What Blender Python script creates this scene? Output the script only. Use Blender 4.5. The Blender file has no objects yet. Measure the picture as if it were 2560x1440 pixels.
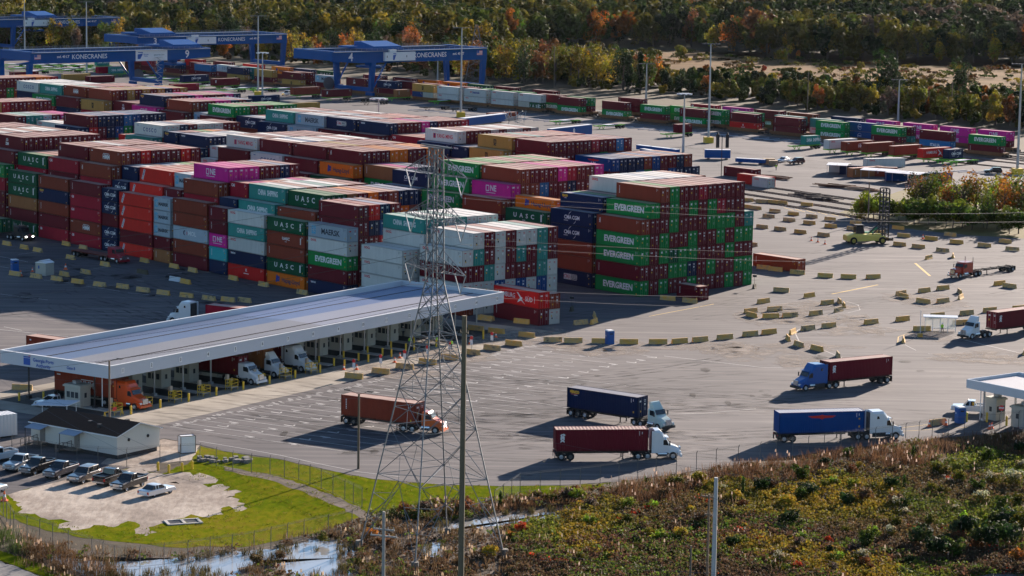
import bpy, math, random
import numpy as np
from mathutils import Vector, Matrix
from mathutils.bvhtree import BVHTree
random.seed(7); RNG = np.random.default_rng(11)
SC = bpy.context.scene
COL = SC.collection
R = math.radians
# ------------------------------------------------------------------ camera (found by resection of the photograph)
F, PT, RL, H = 6689.66, 0.1405, 0.0157, 70.912
def at(px, py, z=0.0):
    """the point at height z that the photograph shows at this pixel (2560 x 1440)"""
    X = (px-1280)/F; Y = (720-py)/F
    cr, sr = math.cos(RL), math.sin(RL)
    x = X*cr-Y*sr; y = X*sr+Y*cr
    c, s = math.cos(PT), math.sin(PT)
    d = (x, c+y*s, -s+y*c); t = (z-H)/d[2]
    return Vector((d[0]*t, d[1]*t, z))
def ray_at(px, py, dist):
    """point on the pixel's ray at ground distance (y) dist"""
    X = (px-1280)/F; Y = (720-py)/F
    cr, sr = math.cos(RL), math.sin(RL)
    x = X*cr-Y*sr; y = X*sr+Y*cr
    c, s = math.cos(PT), math.sin(PT)
    d = (x, c+y*s, -s+y*c); t = dist/d[1]
    return Vector((d[0]*t, dist, H+d[2]*t))
def pix(p):
    c, s = math.cos(PT), math.sin(PT)
    z = p[1]*c-(p[2]-H)*s; y = p[1]*s+(p[2]-H)*c; x = p[0]
    cr, sr = math.cos(RL), math.sin(RL)
    return 1280+F*(x*cr+y*sr)/z, 720-F*(-x*sr+y*cr)/z
cam = bpy.data.cameras.new('camera'); camo = bpy.data.objects.new('camera', cam); COL.objects.link(camo)
cam.sensor_width = 36; cam.lens = 36*F/2560; cam.clip_start = 1; cam.clip_end = 20000
fw = Vector((0, math.cos(PT), -math.sin(PT))); up = Vector((0, math.sin(PT), math.cos(PT))); rt = Vector((1, 0, 0))
cr, sr = math.cos(RL), math.sin(RL)
rx = rt*cr+up*sr; ux = -rt*sr+up*cr
camo.matrix_world = Matrix(((rx.x, ux.x, -fw.x, 0), (rx.y, ux.y, -fw.y, 0), (rx.z, ux.z, -fw.z, H), (0, 0, 0, 1)))
SC.camera = camo
SC.view_settings.view_transform = 'Standard'; SC.view_settings.look = 'None'
SC.view_settings.exposure = 1.5; SC.view_settings.gamma = 1
SC.cycles.max_bounces = 5; SC.cycles.diffuse_bounces = 2; SC.cycles.glossy_bounces = 2; SC.cycles.transparent_max_bounces = 8
SC.cycles.transmission_bounces = 3; SC.cycles.volume_bounces = 0; SC.cycles.use_denoising = True
# ------------------------------------------------------------------ sun and sky
SUN_EL, SUN_AZ = R(15.5), R(60.5)     # azimuth counted from +X towards +Y
W = bpy.data.worlds.new('World'); SC.world = W; W.use_nodes = True
nt = W.node_tree; sky = nt.nodes.new('ShaderNodeTexSky'); sky.sky_type = 'NISHITA'; sky.sun_disc = False
sky.sun_elevation = SUN_EL; sky.sun_rotation = R(90)-SUN_AZ; sky.air_density = 1.0; sky.dust_density = 0.25; sky.ozone_density = 3.5; sky.altitude = 30
bg = nt.nodes['Background']; bg.inputs[1].default_value = 0.058
nt.links.new(sky.outputs[0], bg.inputs[0])
sl = bpy.data.lights.new('sun', 'SUN'); sl.energy = 5.0; sl.angle = R(0.6); sl.color = (1, 0.85, 0.72)
so = bpy.data.objects.new('sun', sl); COL.objects.link(so)
sd = Vector((math.cos(SUN_EL)*math.cos(SUN_AZ), math.cos(SUN_EL)*math.sin(SUN_AZ), math.sin(SUN_EL)))
so.rotation_euler = sd.to_track_quat('Z', 'Y').to_euler(); so.location = (0, 400, 200)
# ------------------------------------------------------------------ materials
MATS = {}
def nodes(name):
    m = bpy.data.materials.new(name); m.use_nodes = True
    t = m.node_tree; b = t.nodes['Principled BSDF']
    return m, t, b
def N(t, kind, **kw):
    n = t.nodes.new(kind)
    for k, v in kw.items():
        if k.startswith('i_'): n.inputs[k[2:].replace('_', ' ')].default_value = v
        elif k.startswith('n_'): n.inputs[int(k[2:])].default_value = v
        else: setattr(n, k, v)
    return n
def L(t, a, b): t.links.new(a, b)
def mat(name, col, rough=0.6, metal=0.0, var=0.12, scale=3.0, bump=0.0, emit=0.0, spec=0.5, coat=0.0):
    """plain paint/concrete/etc. with a little procedural unevenness"""
    if name in MATS: return MATS[name]
    m, t, b = nodes(name)
    b.inputs['Roughness'].default_value = rough; b.inputs['Metallic'].default_value = metal
    b.inputs['Specular IOR Level'].default_value = spec; b.inputs['Coat Weight'].default_value = coat
    tc = N(t, 'ShaderNodeTexCoord'); ns = N(t, 'ShaderNodeTexNoise', i_Scale=scale, i_Detail=5.0, i_Roughness=0.6)
    L(t, tc.outputs['Object'], ns.inputs['Vector'])
    oi = N(t, 'ShaderNodeObjectInfo')
    add = N(t, 'ShaderNodeMath', operation='MULTIPLY_ADD'); add.inputs[1].default_value = 0.5; 
    L(t, oi.outputs['Random'], add.inputs[0]); L(t, ns.outputs['Fac'], add.inputs[2])
    mr = N(t, 'ShaderNodeMapRange'); mr.inputs[1].default_value = 0.3; mr.inputs[2].default_value = 1.2
    mr.inputs[3].default_value = 1-var; mr.inputs[4].default_value = 1+var
    L(t, add.outputs[0], mr.inputs[0])
    mx = N(t, 'ShaderNodeMix', data_type='RGBA', blend_type='MULTIPLY'); mx.inputs[0].default_value = 1
    mx.inputs[6].default_value = (*col, 1); L(t, mr.outputs[0], mx.inputs[7]); L(t, mx.outputs[2], b.inputs['Base Color'])
    if bump:
        bp = N(t, 'ShaderNodeBump', i_Strength=bump, i_Distance=0.05); L(t, ns.outputs['Fac'], bp.inputs['Height']); L(t, bp.outputs[0], b.inputs['Normal'])
    if emit:
        b.inputs['Emission Color'].default_value = (*col, 1); b.inputs['Emission Strength'].default_value = emit
    MATS[name] = m; return m
def attr_mat(name, rough=0.5, var=0.15, scale=0.5, spec=0.4):
    """colour comes from the mesh's own colour attribute; streaks and object-to-object variation are procedural"""
    if name in MATS: return MATS[name]
    m, t, b = nodes(name)
    at_ = N(t, 'ShaderNodeAttribute', attribute_name='Col')
    oi = N(t, 'ShaderNodeObjectInfo'); uv = N(t, 'ShaderNodeUVMap'); 
    mp = N(t, 'ShaderNodeMapping'); mp.inputs['Scale'].default_value = (1.0, 0.12, 1); L(t, uv.outputs[0], mp.inputs[0])
    cb = N(t, 'ShaderNodeCombineXYZ'); mu = N(t, 'ShaderNodeMath', operation='MULTIPLY'); mu.inputs[1].default_value = 40
    L(t, oi.outputs['Random'], mu.inputs[0]); L(t, mu.outputs[0], cb.inputs[2])
    ad = N(t, 'ShaderNodeVectorMath', operation='ADD'); L(t, mp.outputs[0], ad.inputs[0]); L(t, cb.outputs[0], ad.inputs[1])
    ns = N(t, 'ShaderNodeTexNoise', i_Scale=scale*3, i_Detail=4.0); L(t, ad.outputs[0], ns.inputs['Vector'])
    ns2 = N(t, 'ShaderNodeTexNoise', i_Scale=0.35, i_Detail=6.0, i_Roughness=0.7); 
    ad2 = N(t, 'ShaderNodeVectorMath', operation='ADD'); L(t, uv.outputs[0], ad2.inputs[0]); L(t, cb.outputs[0], ad2.inputs[1]); L(t, ad2.outputs[0], ns2.inputs['Vector'])
    sm = N(t, 'ShaderNodeMath', operation='ADD'); L(t, ns.outputs['Fac'], sm.inputs[0]); L(t, ns2.outputs['Fac'], sm.inputs[1])
    sm2 = N(t, 'ShaderNodeMath', operation='MULTIPLY_ADD'); sm2.inputs[1].default_value = 0.7; L(t, oi.outputs['Random'], sm2.inputs[0]); L(t, sm.outputs[0], sm2.inputs[2])
    mr = N(t, 'ShaderNodeMapRange'); mr.inputs[1].default_value = 0.7; mr.inputs[2].default_value = 2.0; mr.inputs[3].default_value = 1-var; mr.inputs[4].default_value = 1+var
    L(t, sm2.outputs[0], mr.inputs[0])
    mx = N(t, 'ShaderNodeMix', data_type='RGBA', blend_type='MULTIPLY'); mx.inputs[0].default_value = 1
    L(t, at_.outputs['Color'], mx.inputs[6]); L(t, mr.outputs[0], mx.inputs[7])
    # rust blooms
    rr = N(t, 'ShaderNodeMapRange'); rr.inputs[1].default_value = 0.66; rr.inputs[2].default_value = 0.8; rr.inputs[3].default_value = 0; rr.inputs[4].default_value = 0.55
    L(t, ns2.outputs['Fac'], rr.inputs[0])
    mx2 = N(t, 'ShaderNodeMix', data_type='RGBA'); mx2.inputs[7].default_value = (0.10, 0.045, 0.025, 1)
    L(t, rr.outputs[0], mx2.inputs[0]); L(t, mx.outputs[2], mx2.inputs[6]); L(t, mx2.outputs[2], b.inputs['Base Color'])
    b.inputs['Roughness'].default_value = rough; b.inputs['Specular IOR Level'].default_value = spec
    # corrugation along U
    sx = N(t, 'ShaderNodeSeparateXYZ'); L(t, uv.outputs[0], sx.inputs[0])
    m1 = N(t, 'ShaderNodeMath', operation='MULTIPLY'); m1.inputs[1].default_value = 2*math.pi/0.28; L(t, sx.outputs[0], m1.inputs[0])
    sn = N(t, 'ShaderNodeMath', operation='SINE'); L(t, m1.outputs[0], sn.inputs[0])
    bp = N(t, 'ShaderNodeBump', i_Strength=0.6, i_Distance=0.03); L(t, sn.outputs[0], bp.inputs['Height']); L(t, bp.outputs[0], b.inputs['Normal'])
    MATS[name] = m; return m
# ------------------------------------------------------------------ mesh builder
class MB:
    """collects faces (with colour and UV in metres) and links them as ONE mesh object"""
    def __init__(s): s.v = []; s.f = []; s.c = []; s.uv = []; s.m = []; s.smooth = False
    def quad(s, pts, col=(0.5, 0.5, 0.5), uv=None, mi=0):
        k = len(s.v); s.v += [tuple(p) for p in pts]; s.f.append(tuple(range(k, k+len(pts)))); s.c.append(col); s.m.append(mi)
        s.uv.append(uv if uv else [(0, 0)]*len(pts))
    def grid_face(s, vidx, col=(0.5, 0.5, 0.5), mi=0):
        s.f.append(tuple(vidx)); s.c.append(col); s.m.append(mi); s.uv.append([(s.v[i][0]+s.v[i][1], s.v[i][2]) for i in vidx])
    def hexa(s, P, col=(0.5, 0.5, 0.5), skip=(), mi=0, cols=None):
        """8 points: bottom 0-3 counter-clockwise, top 4-7"""
        k = len(s.v); s.v += [tuple(p) for p in P]
        for i, fc in enumerate(((0, 3, 2, 1), (4, 5, 6, 7), (0, 1, 5, 4), (1, 2, 6, 5), (2, 3, 7, 6), (3, 0, 4, 7))):
            if i in skip: continue
            s.f.append(tuple(k+j for j in fc)); s.c.append(cols[i] if cols else col); s.m.append(mi)
            a, b2, c2, d2 = (Vector(P[j]) for j in fc)
            w = (b2-a).length; hh = (d2-a).length
            s.uv.append([(0, 0), (w, 0), (w, hh), (0, hh)])
    def box(s, c, d, col=(0.5, 0.5, 0.5), rz=0.0, M=None, skip=(), mi=0):
        """centre c, full size d"""
        x, y, z = d[0]/2, d[1]/2, d[2]/2
        P = [Vector(q) for q in ((-x, -y, -z), (x, -y, -z), (x, y, -z), (-x, y, -z), (-x, -y, z), (x, -y, z), (x, y, z), (-x, y, z))]
        if rz: 
            ca, sa = math.cos(rz), math.sin(rz); P = [Vector((p.x*ca-p.y*sa, p.x*sa+p.y*ca, p.z)) for p in P]
        P = [p+Vector(c) for p in P]
        if M: P = [M@p for p in P]
        s.hexa(P, col, skip, mi)
    def bar(s, a, b, r, col=(0.5, 0.5, 0.5), n=4, r2=None, caps=True, mi=0):
        """round or square bar between two points"""
        a = Vector(a); b = Vector(b); d = (b-a)
        if d.length < 1e-6: return
        q = d.to_track_quat('Z', 'Y'); r2 = r if r2 is None else r2
        k = len(s.v); off = math.pi/n
        for p, rr_ in ((a, r), (b, r2)):
            for i in range(n):
                an = off+2*math.pi*i/n; s.v.append(tuple(p+q@Vector((rr_*math.cos(an), rr_*math.sin(an), 0))))
        ln = d.length
        for i in range(n):
            j = (i+1) % n; s.f.append((k+i, k+j, k+n+j, k+n+i)); s.c.append(col); s.m.append(mi); s.uv.append([(0, 0), (r, 0), (r, ln), (0, ln)])
        if caps:
            s.f.append(tuple(k+n-1-i for i in range(n))); s.c.append(col); s.m.append(mi); s.uv.append([(0, 0)]*n)
            s.f.append(tuple(k+n+i for i in range(n))); s.c.append(col); s.m.append(mi); s.uv.append([(0, 0)]*n)
    def path(s, pts, r, col=(0.5, 0.5, 0.5), n=4):
        for a, b in zip(pts[:-1], pts[1:]): s.bar(a, b, r, col, n)
    def lathe(s, prof, c=(0, 0, 0), axis='Z', n=16, col=(0.5, 0.5, 0.5), cols=None, mi=0):
        """prof: (radius, height) list"""
        k = len(s.v)
        for r_, h_ in prof:
            for i in range(n):
                an = 2*math.pi*i/n; x, y = r_*math.cos(an), r_*math.sin(an)
                p = (x, y, h_) if axis == 'Z' else (x, h_, y) if axis == 'Y' else (h_, x, y)
                s.v.append((p[0]+c[0], p[1]+c[1], p[2]+c[2]))
        for j in range(len(prof)-1):
            for i in range(n):
                i2 = (i+1) % n
                fc = (k+j*n+i, k+j*n+i2, k+(j+1)*n+i2, k+(j+1)*n+i)
                if axis == 'Y': fc = fc[::-1]
                s.f.append(fc); s.c.append(cols[j] if cols else col); s.m.append(mi); s.uv.append([(0, 0)]*4)
    def prism(s, poly, axis_pts, col=(0.5, 0.5, 0.5), mi=0):
        """poly: list of 3-D points; extrude by vector axis_pts; closed solid"""
        k = len(s.v); n = len(poly); e = Vector(axis_pts)
        s.v += [tuple(p) for p in poly]+[tuple(Vector(p)+e) for p in poly]
        s.f.append(tuple(range(k+n-1, k-1, -1))); s.c.append(col); s.m.append(mi); s.uv.append([(0, 0)]*n)
        s.f.append(tuple(range(k+n, k+2*n))); s.c.append(col); s.m.append(mi); s.uv.append([(0, 0)]*n)
        for i in range(n):
            j = (i+1) % n; w = (Vector(poly[j])-Vector(poly[i])).length
            s.f.append((k+i, k+j, k+n+j, k+n+i)); s.c.append(col); s.m.append(mi); s.uv.append([(0, 0), (w, 0), (w, e.length), (0, e.length)])
    def mesh(s, name, mats):
        me = bpy.data.meshes.new(name)
        me.from_pydata(s.v, [], s.f)
        ca = me.color_attributes.new('Col', 'FLOAT_COLOR', 'CORNER')
        cl = np.ones((len(me.loops), 4), dtype=np.float32); uvl = np.zeros((len(me.loops), 2), dtype=np.float32)
        i = 0
        for f_, c_, u_ in zip(s.f, s.c, s.uv):
            n = len(f_); cl[i:i+n, :3] = c_; uvl[i:i+n] = u_; i += n
        ca.data.foreach_set('color', cl.ravel())
        ul = me.uv_layers.new(name='UVMap'); ul.data.foreach_set('uv', uvl.ravel())
        for m in (mats if isinstance(mats, (list, tuple)) else [mats]): me.materials.append(m)
        me.polygons.foreach_set('material_index', s.m)
        if s.smooth: me.polygons.foreach_set('use_smooth', [True]*len(s.f))
        me.update(); return me
    def build(s, name, mats, parent=None, loc=None):
        return link(name, s.mesh(name, mats), parent, loc)
def link(name, me, parent=None, loc=None):
    o = bpy.data.objects.new(name, me); COL.objects.link(o)
    if parent: o.parent = parent
    if loc is not None: o.location = loc
    return o
def tag(o, label=None, cat=None, group=None, kind=None):
    if label: o['label'] = label
    if cat: o['category'] = cat
    if group: o['group'] = group
    if kind: o['kind'] = kind
    return o
def thing(name, label, cat, loc=(0, 0, 0), rz=0.0, group=None):
    o = bpy.data.objects.new(name, None); COL.objects.link(o); o.empty_display_size = 0.3
    o.location = loc; o.rotation_euler = (0, 0, rz); return tag(o, label, cat, group)
KIDS = {}
def children(o): return [c for c in o.children]
def copy_tree(o, loc=None, rz=None, label=None, group=None, parent=None):
    c = o.copy(); COL.objects.link(c)
    if parent: c.parent = parent
    if loc is not None: c.location = loc
    if rz is not None: c.rotation_euler = (0, 0, rz)
    if label: c['label'] = label
    if group: c['group'] = group
    for ch in list(o.children): copy_tree(ch, parent=c)
    return c
ORD = ['first', 'second', 'third', 'fourth', 'fifth', 'sixth', 'seventh', 'eighth', 'ninth', 'tenth', 'eleventh', 'twelfth', 'thirteenth', 'fourteenth', 'fifteenth', 'sixteenth', 'seventeenth', 'eighteenth', 'nineteenth', 'twentieth']
TENS = ['', '', 'twenty', 'thirty', 'forty', 'fifty', 'sixty', 'seventy', 'eighty', 'ninety']
def nth(i):
    """1 -> first"""
    if i <= 20: return ORD[i-1]
    if i >= 100: return 'hundred and '+nth(i-100) if i > 100 else 'hundredth'
    t, u = divmod(i, 10)
    return (TENS[t]+'-'+ORD[u-1]) if u else TENS[t][:-1]+'ieth'
def text_mesh(name, s, size=1.0, col=None, bold=0.0, shear=0.0, spacing=1.0, xs=1.0, line=1.0):
    """flat lettering in the XY plane, centred"""
    cu = bpy.data.curves.new(name, 'FONT'); cu.body = s; cu.size = size; cu.align_x = 'CENTER'; cu.align_y = 'CENTER'
    cu.offset = bold; cu.shear = shear; cu.space_character = spacing; cu.resolution_u = 2; cu.space_line = line
    o = bpy.data.objects.new(name, cu); COL.objects.link(o)
    dg = bpy.context.evaluated_depsgraph_get(); me = bpy.data.meshes.new_from_object(o.evaluated_get(dg))
    bpy.data.objects.remove(o); bpy.data.curves.remove(cu)
    if xs != 1.0: me.transform(Matrix.Diagonal((xs, 1, 1, 1)))
    return me
def ngon_sheet(name, pts, z, m, kind='structure'):
    """flat polygon sheet"""
    import bmesh
    bm = bmesh.new(); vs = [bm.verts.new((p[0], p[1], z)) for p in pts]; f = bm.faces.new(vs)
    if f.normal.z < 0: f.normal_flip()
    bmesh.ops.triangulate(bm, faces=bm.faces[:]); bm.normal_update()
    me = bpy.data.meshes.new(name); bm.to_mesh(me); bm.free(); me.materials.append(m)
    o = link(name, me); 
    if kind: o['kind'] = kind
    return o
# ================================================================== shipping containers
A0 = Vector((23.036, 492.893, 0)); AA = 0.869
U = Vector((-math.cos(AA), math.sin(AA), 0)); V = Vector((math.sin(AA), math.cos(AA), 0))
RZC = math.atan2(-U.y, -U.x)            # container local +X (door end) points along -U
CC = dict(M=(.145, .010, .020), B=(.25, .045, .024), R=(.60, .014, .014), r=(.36, .010, .032), O=(.6, .06, .02), o=(.80, .17, .008),
  N=(.005, .018, .068), b=(.004, .056, .22), k=(.02, .15, .36), G=(.006, .24, .055), g=(.004, .09, .038), T=(.04, .27, .235), t=(.035, .40, .42),
  W=(.60, .605, .57), S=(.38, .46, .52), P=(.68, .018, .28), Y=(.45, .26, .065), A=(.33, .13, .05), L=(.70, .028, .020))
BASE = dict(j='b', C='N', c='N', H='B', h='r', Z='M', K='W', Q='W', E='Y', U='B', X='N', V='N', e='M', J='b', D='S')
DESC = dict(M='maroon', B='brown', R='bright red', r='crimson', O='orange', o='orange', N='navy', b='blue', k='light blue', G='green', g='dark green', T='teal',
  t='turquoise', W='pale grey', S='silver grey', P='pink', Y='ochre', A='tan', L='orange red')
EXTRA = dict(j=' with red winged emblem', C=' with white arc lettering', c=' with boxed red lettering', H=' with white block lettering', h=' with small white mark', Z=' with white stacked lettering',
  K=' with dark blue lettering', Q=' with red lettering', E=' with black emblem', U=' with white lettering', X=' with yellow corner mark', V=' with white corner mark', e=' with upright white lettering', J=' with red eagle emblem',
  D=' with white lettering', L=' with slanting white band')
def ccol(code): return CC[BASE.get(code, code)]
def cdesc(code):
    return DESC[BASE.get(code, code)]+' container'+EXTRA.get(code, '')
def mixc(a, b, f): return tuple(a[i]*(1-f)+b[i]*f for i in range(3))
WHITE = (.72, .74, .74); YEL = (.65, .38, .03)
# --- lettering kept as flat polygon lists in the side plane (x along the side, z up from the floor of the box)
GLY = {}
def glyph(s, size=1.0, bold=0.0, xs=1.0, sp=1.0, shear=0.0, line=1.0):
    k = (s, size, bold, xs, sp, shear, line)
    if k not in GLY:
        me = text_mesh('t', s, size, None, bold, shear, sp, xs, line)
        GLY[k] = ([tuple(v.co)[:2] for v in me.vertices], [tuple(p.vertices) for p in me.polygons]); bpy.data.meshes.remove(me)
    return GLY[k]
def lay(out, g, x, z, col, rot=0.0):
    ca, sa = math.cos(rot), math.sin(rot)
    out.append(([(x+a*ca-b*sa, z+a*sa+b*ca) for a, b in g[0]], g[1], col))
def rect(out, x, z, w, h_, col, rot=0.0):
    lay(out, ([(-w/2, -h_/2), (w/2, -h_/2), (w/2, h_/2), (-w/2, h_/2)], [(0, 1, 2, 3)]), x, z, col, rot)
def arc(out, x, z, r, a0, a1, w, col, n=8):
    P = []
    for i in range(n+1):
        a = a0+(a1-a0)*i/n; ww = w*math.sin(math.pi*(i+.3)/(n+.6)); P.append((x+(r-ww)*math.cos(a), z+(r-ww)*math.sin(a))); P.append((x+(r+ww)*math.cos(a), z+(r+ww)*math.sin(a)))
    out.append((P, [(2*i, 2*i+1, 2*i+3, 2*i+2) for i in range(n)], col))
LOGO = {}
def side_marks(code, ln, var):
    key = (code, ln, var)
    if key in LOGO: return LOGO[key]
    o = []; s = 1.0 if ln > 8 else 0.55; hl = ln/2
    if code == 'G': lay(o, glyph('EVERGREEN', 1.55, .06, 1.0), 0.2*s, 1.4, WHITE)
    elif code == 'g': lay(o, glyph('U  A  S  C', 1.3, .03, 1.15), -.6*s, 1.5, WHITE); rect(o, hl-1.5, 1.5, .38, 1.5, WHITE); rect(o, -.6, .62, .9, .12, WHITE)
    elif code == 'U': lay(o, glyph('UASC', .8, .03, 1.2), 0, 1.55, WHITE); rect(o, hl-1.4, 1.5, .3, 1.3, WHITE); rect(o, 0, .95, .7, .1, WHITE)
    elif code == 'T': lay(o, glyph('CHINA  SHIPPING', 1.35, .045, .62), .2, 1.45, WHITE)
    elif code == 'P':
        q = 1.6 if ln > 8 else 1.5; lay(o, glyph('NE', q, .035, .95), .55, 1.6, WHITE)
        for (a, b, w, h_) in ((-1.22, 2.1, .95, .17), (-1.22, 1.1, .95, .17), (-1.65, 1.6, .17, 1.1), (-.79, 1.6, .17, 1.1)): rect(o, a, b, w, h_, WHITE)
        rect(o, -.2, .72, 2.9, .1, WHITE)
    elif code == 'W': lay(o, glyph('OOCL', .62, .03, 1.0), -hl+1.7, 2.2, (.62, .02, .03))
    elif code == 'S':
        rect(o, -hl*.72, 1.45, 1.25*max(s, .8), 1.6, (.10, .42, .62))
        for k in range(4): rect(o, -hl*.72, 1.45, .14, 1.15, WHITE, k*math.pi/4)
        lay(o, glyph('MAERSK', 1.55*max(s, .62), .045, 1.0), hl*.13, 1.35, (.02, .03, .05))
    elif code == 'o':
        rect(o, -2.9*s, 1.5, .5, 1.5, (.02, .04, .28), -.15); rect(o, -2.35*s, 1.75, .8, .55, (.02, .04, .28)); rect(o, -2.4*s, 1.2, .8, .5, (.02, .04, .28))
        lay(o, glyph('Hapag-Lloyd', 1.25*s, .035, .92), 1.6*s, 1.35, (.02, .03, .10))
    elif code == 'C':
        lay(o, glyph('CMA CGM', 1.0 if ln > 8 else .95, .03, .95), .1, 1.45, WHITE); q = 1.15
        arc(o, .2, 1.45, q, 1.75, 2.8, .05, WHITE); arc(o, .2, 1.45, q, -1.3, -.35, .05, WHITE); rect(o, -1.2*s-.4, .85, 1.2, .18, mixc(WHITE, ccol('N'), .5))
    elif code == 'c':
        rect(o, -.85, 1.5, 2.0, 1.1, WHITE); rect(o, 1.0, 1.5, 1.75, 1.1, WHITE); rect(o, 1.0, 1.5, 1.65, .98, (.02, .03, .07)); lay(o, glyph('CMA', 1.0, .04, .95), -.85, 1.5, (.6, .02, .04)); lay(o, glyph('CGM', 1.0, .04, .9), 1.0, 1.5, WHITE)
    elif code == 'H': lay(o, glyph('HMM', 1.25, .05, .95), .3, 1.3, WHITE); rect(o, .3, 2.0, 2.4, .1, WHITE); rect(o, -hl+.8, 2.3, .7, .16, WHITE)
    elif code == 'h': lay(o, glyph(['GB', 'CAI'][var % 2], .72, .03), -hl+1.0, 2.1, WHITE)
    elif code == 'Z': lay(o, glyph('ZIM', .8, .05), -1.2, 1.0, WHITE); rect(o, -1.2, 1.9, 1.0, .12, WHITE); rect(o, -1.2, 1.65, 1.0, .12, WHITE); rect(o, -1.2, 2.1, .6, .12, WHITE)
    elif code == 'K': lay(o, glyph('COSCO', 1.3, .03, 1.0, 1.5), .6, 1.35, (.02, .05, .22)); rect(o, -hl+1.5, 2.2, .8, .14, (.05, .1, .3))
    elif code == 'Q':
        lay(o, glyph('YANG MING', 1.25, .03, .85), 1.2, 1.3, (.6, .02, .05)); rect(o, -2.6, 1.3, .9, 1.1, (.6, .02, .05)); rect(o, -2.6, 1.3, .4, 1.0, (.05, .06, .3)); rect(o, -2.4, 2.35, 2.4, .06, (.6, .1, .1))
    elif code == 'E': lay(o, glyph('m', 1.7, .08, .8), 0, 1.75, (.02, .015, .01)); lay(o, glyph('sc', 1.1, .06, 1.0), 0, 1.0, (.02, .015, .01))
    elif code == 'D': lay(o, glyph('MOL', 1.25, .03, 1.1), .6, 1.5, WHITE); arc(o, -1.9, 1.5, .45, 1.2, 4.8, .22, (.05, .05, .1)); arc(o, -1.6, 1.5, .4, -1.0, 1.0, .12, (.6, .05, .05))
    elif code in 'Jj':
        P = [(-2, 2.25), (-.4, 2.3), (0, 2.42), (.4, 2.3), (2, 2.25), (1.5, 2.0), (.3, 1.95), (0, 1.75), (-.3, 1.95), (-1.5, 2.0)]; o.append((P, [tuple(range(10))[::-1]], (.6, .03, .02)))
        if code == 'J': lay(o, glyph('APL', 1.3, .05), 0, 1.15, WHITE)
    elif code == 'X': lay(o, glyph('SEACO', .5, .05), -hl+1.3, 2.25, YEL); rect(o, -hl+1.2, 1.95, 1.1, .09, (.5, .1, .1)); rect(o, -hl+1.5, 1.82, .6, .06, WHITE)
    elif code == 'V': lay(o, glyph('TRITON', .42, .03), -hl+1.6, 2.2, WHITE); rect(o, -hl+.75, 2.3, .18, .18, (.5, .1, .1))
    elif code == 'L':
        rect(o, -hl*.78, 1.45, .62, 2.2, WHITE, -.42); lay(o, glyph('CRONOS', .5, .04), -hl*.78, 1.45, (.02, .05, .25), math.pi/2-.42)
    elif code == 'e': lay(o, glyph('tex', 1.0, .05, .8), -hl+1.0, 1.7, WHITE, -math.pi/2)
    elif code in 'MBAt' and ln > 5:
        if var % 5 in (0, 1):
            for k in range(6): rect(o, -hl+.85, 2.2-k*.24, .17, .15, WHITE)
        elif var % 5 == 2:
            lay(o, glyph('TEX', .5, .03), -hl+.85, 1.8, WHITE, -math.pi/2)
        elif var % 5 == 3: rect(o, -hl+.9, 2.2, .35, .2, WHITE)
    elif code == 'R' and var % 2: lay(o, glyph('K', .9, .05), 0, 1.0, WHITE)
    elif code == 'R': lay(o, glyph('K', .7, .05), 0, 1.9, WHITE); rect(o, 0, 1.2, 1.7, .16, WHITE)
    lt = (.6, .6, .6) if code not in 'WSKQD' else (.1, .1, .12)
    # identification marks at the door end
    rect(o, hl-1.15, 2.25, .08, .55, lt); rect(o, hl-.8, 2.3, .09, .3, lt)
    if var % 3: rect(o, hl-.75, 1.0-(var % 3)*.3, .2, .26, YEL)
    if var % 4 == 1: rect(o, hl-.75, 1.75, .22, .2, YEL)
    LOGO[key] = o; return o
M_CONT = attr_mat('container_paint', .6, .18, .5, .12)
M_DOOR = attr_mat('container_door_paint', .65, .14, .6, .1)
def roof_col(code):
    c = ccol(code); bse = BASE.get(code, code)
    if bse in 'WS' or code == 'T': return (.76, .73, .68) if bse == 'W' else (.52, .53, .54) if bse == 'S' else (.40, .50, .44)
    w = {'M': (.50, .345, .30), 'B': (.54, .385, .32), 'G': (.33, .42, .25), 'g': (.3, .36, .24), 'P': (.58, .22, .33), 'N': (.34, .34, .38), 'b': (.33, .36, .42), 'Y': (.50, .40, .24), 'o': (.56, .32, .18)}.get(bse, (.55, .37, .31))
    return mixc(c, w, .86)
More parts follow.
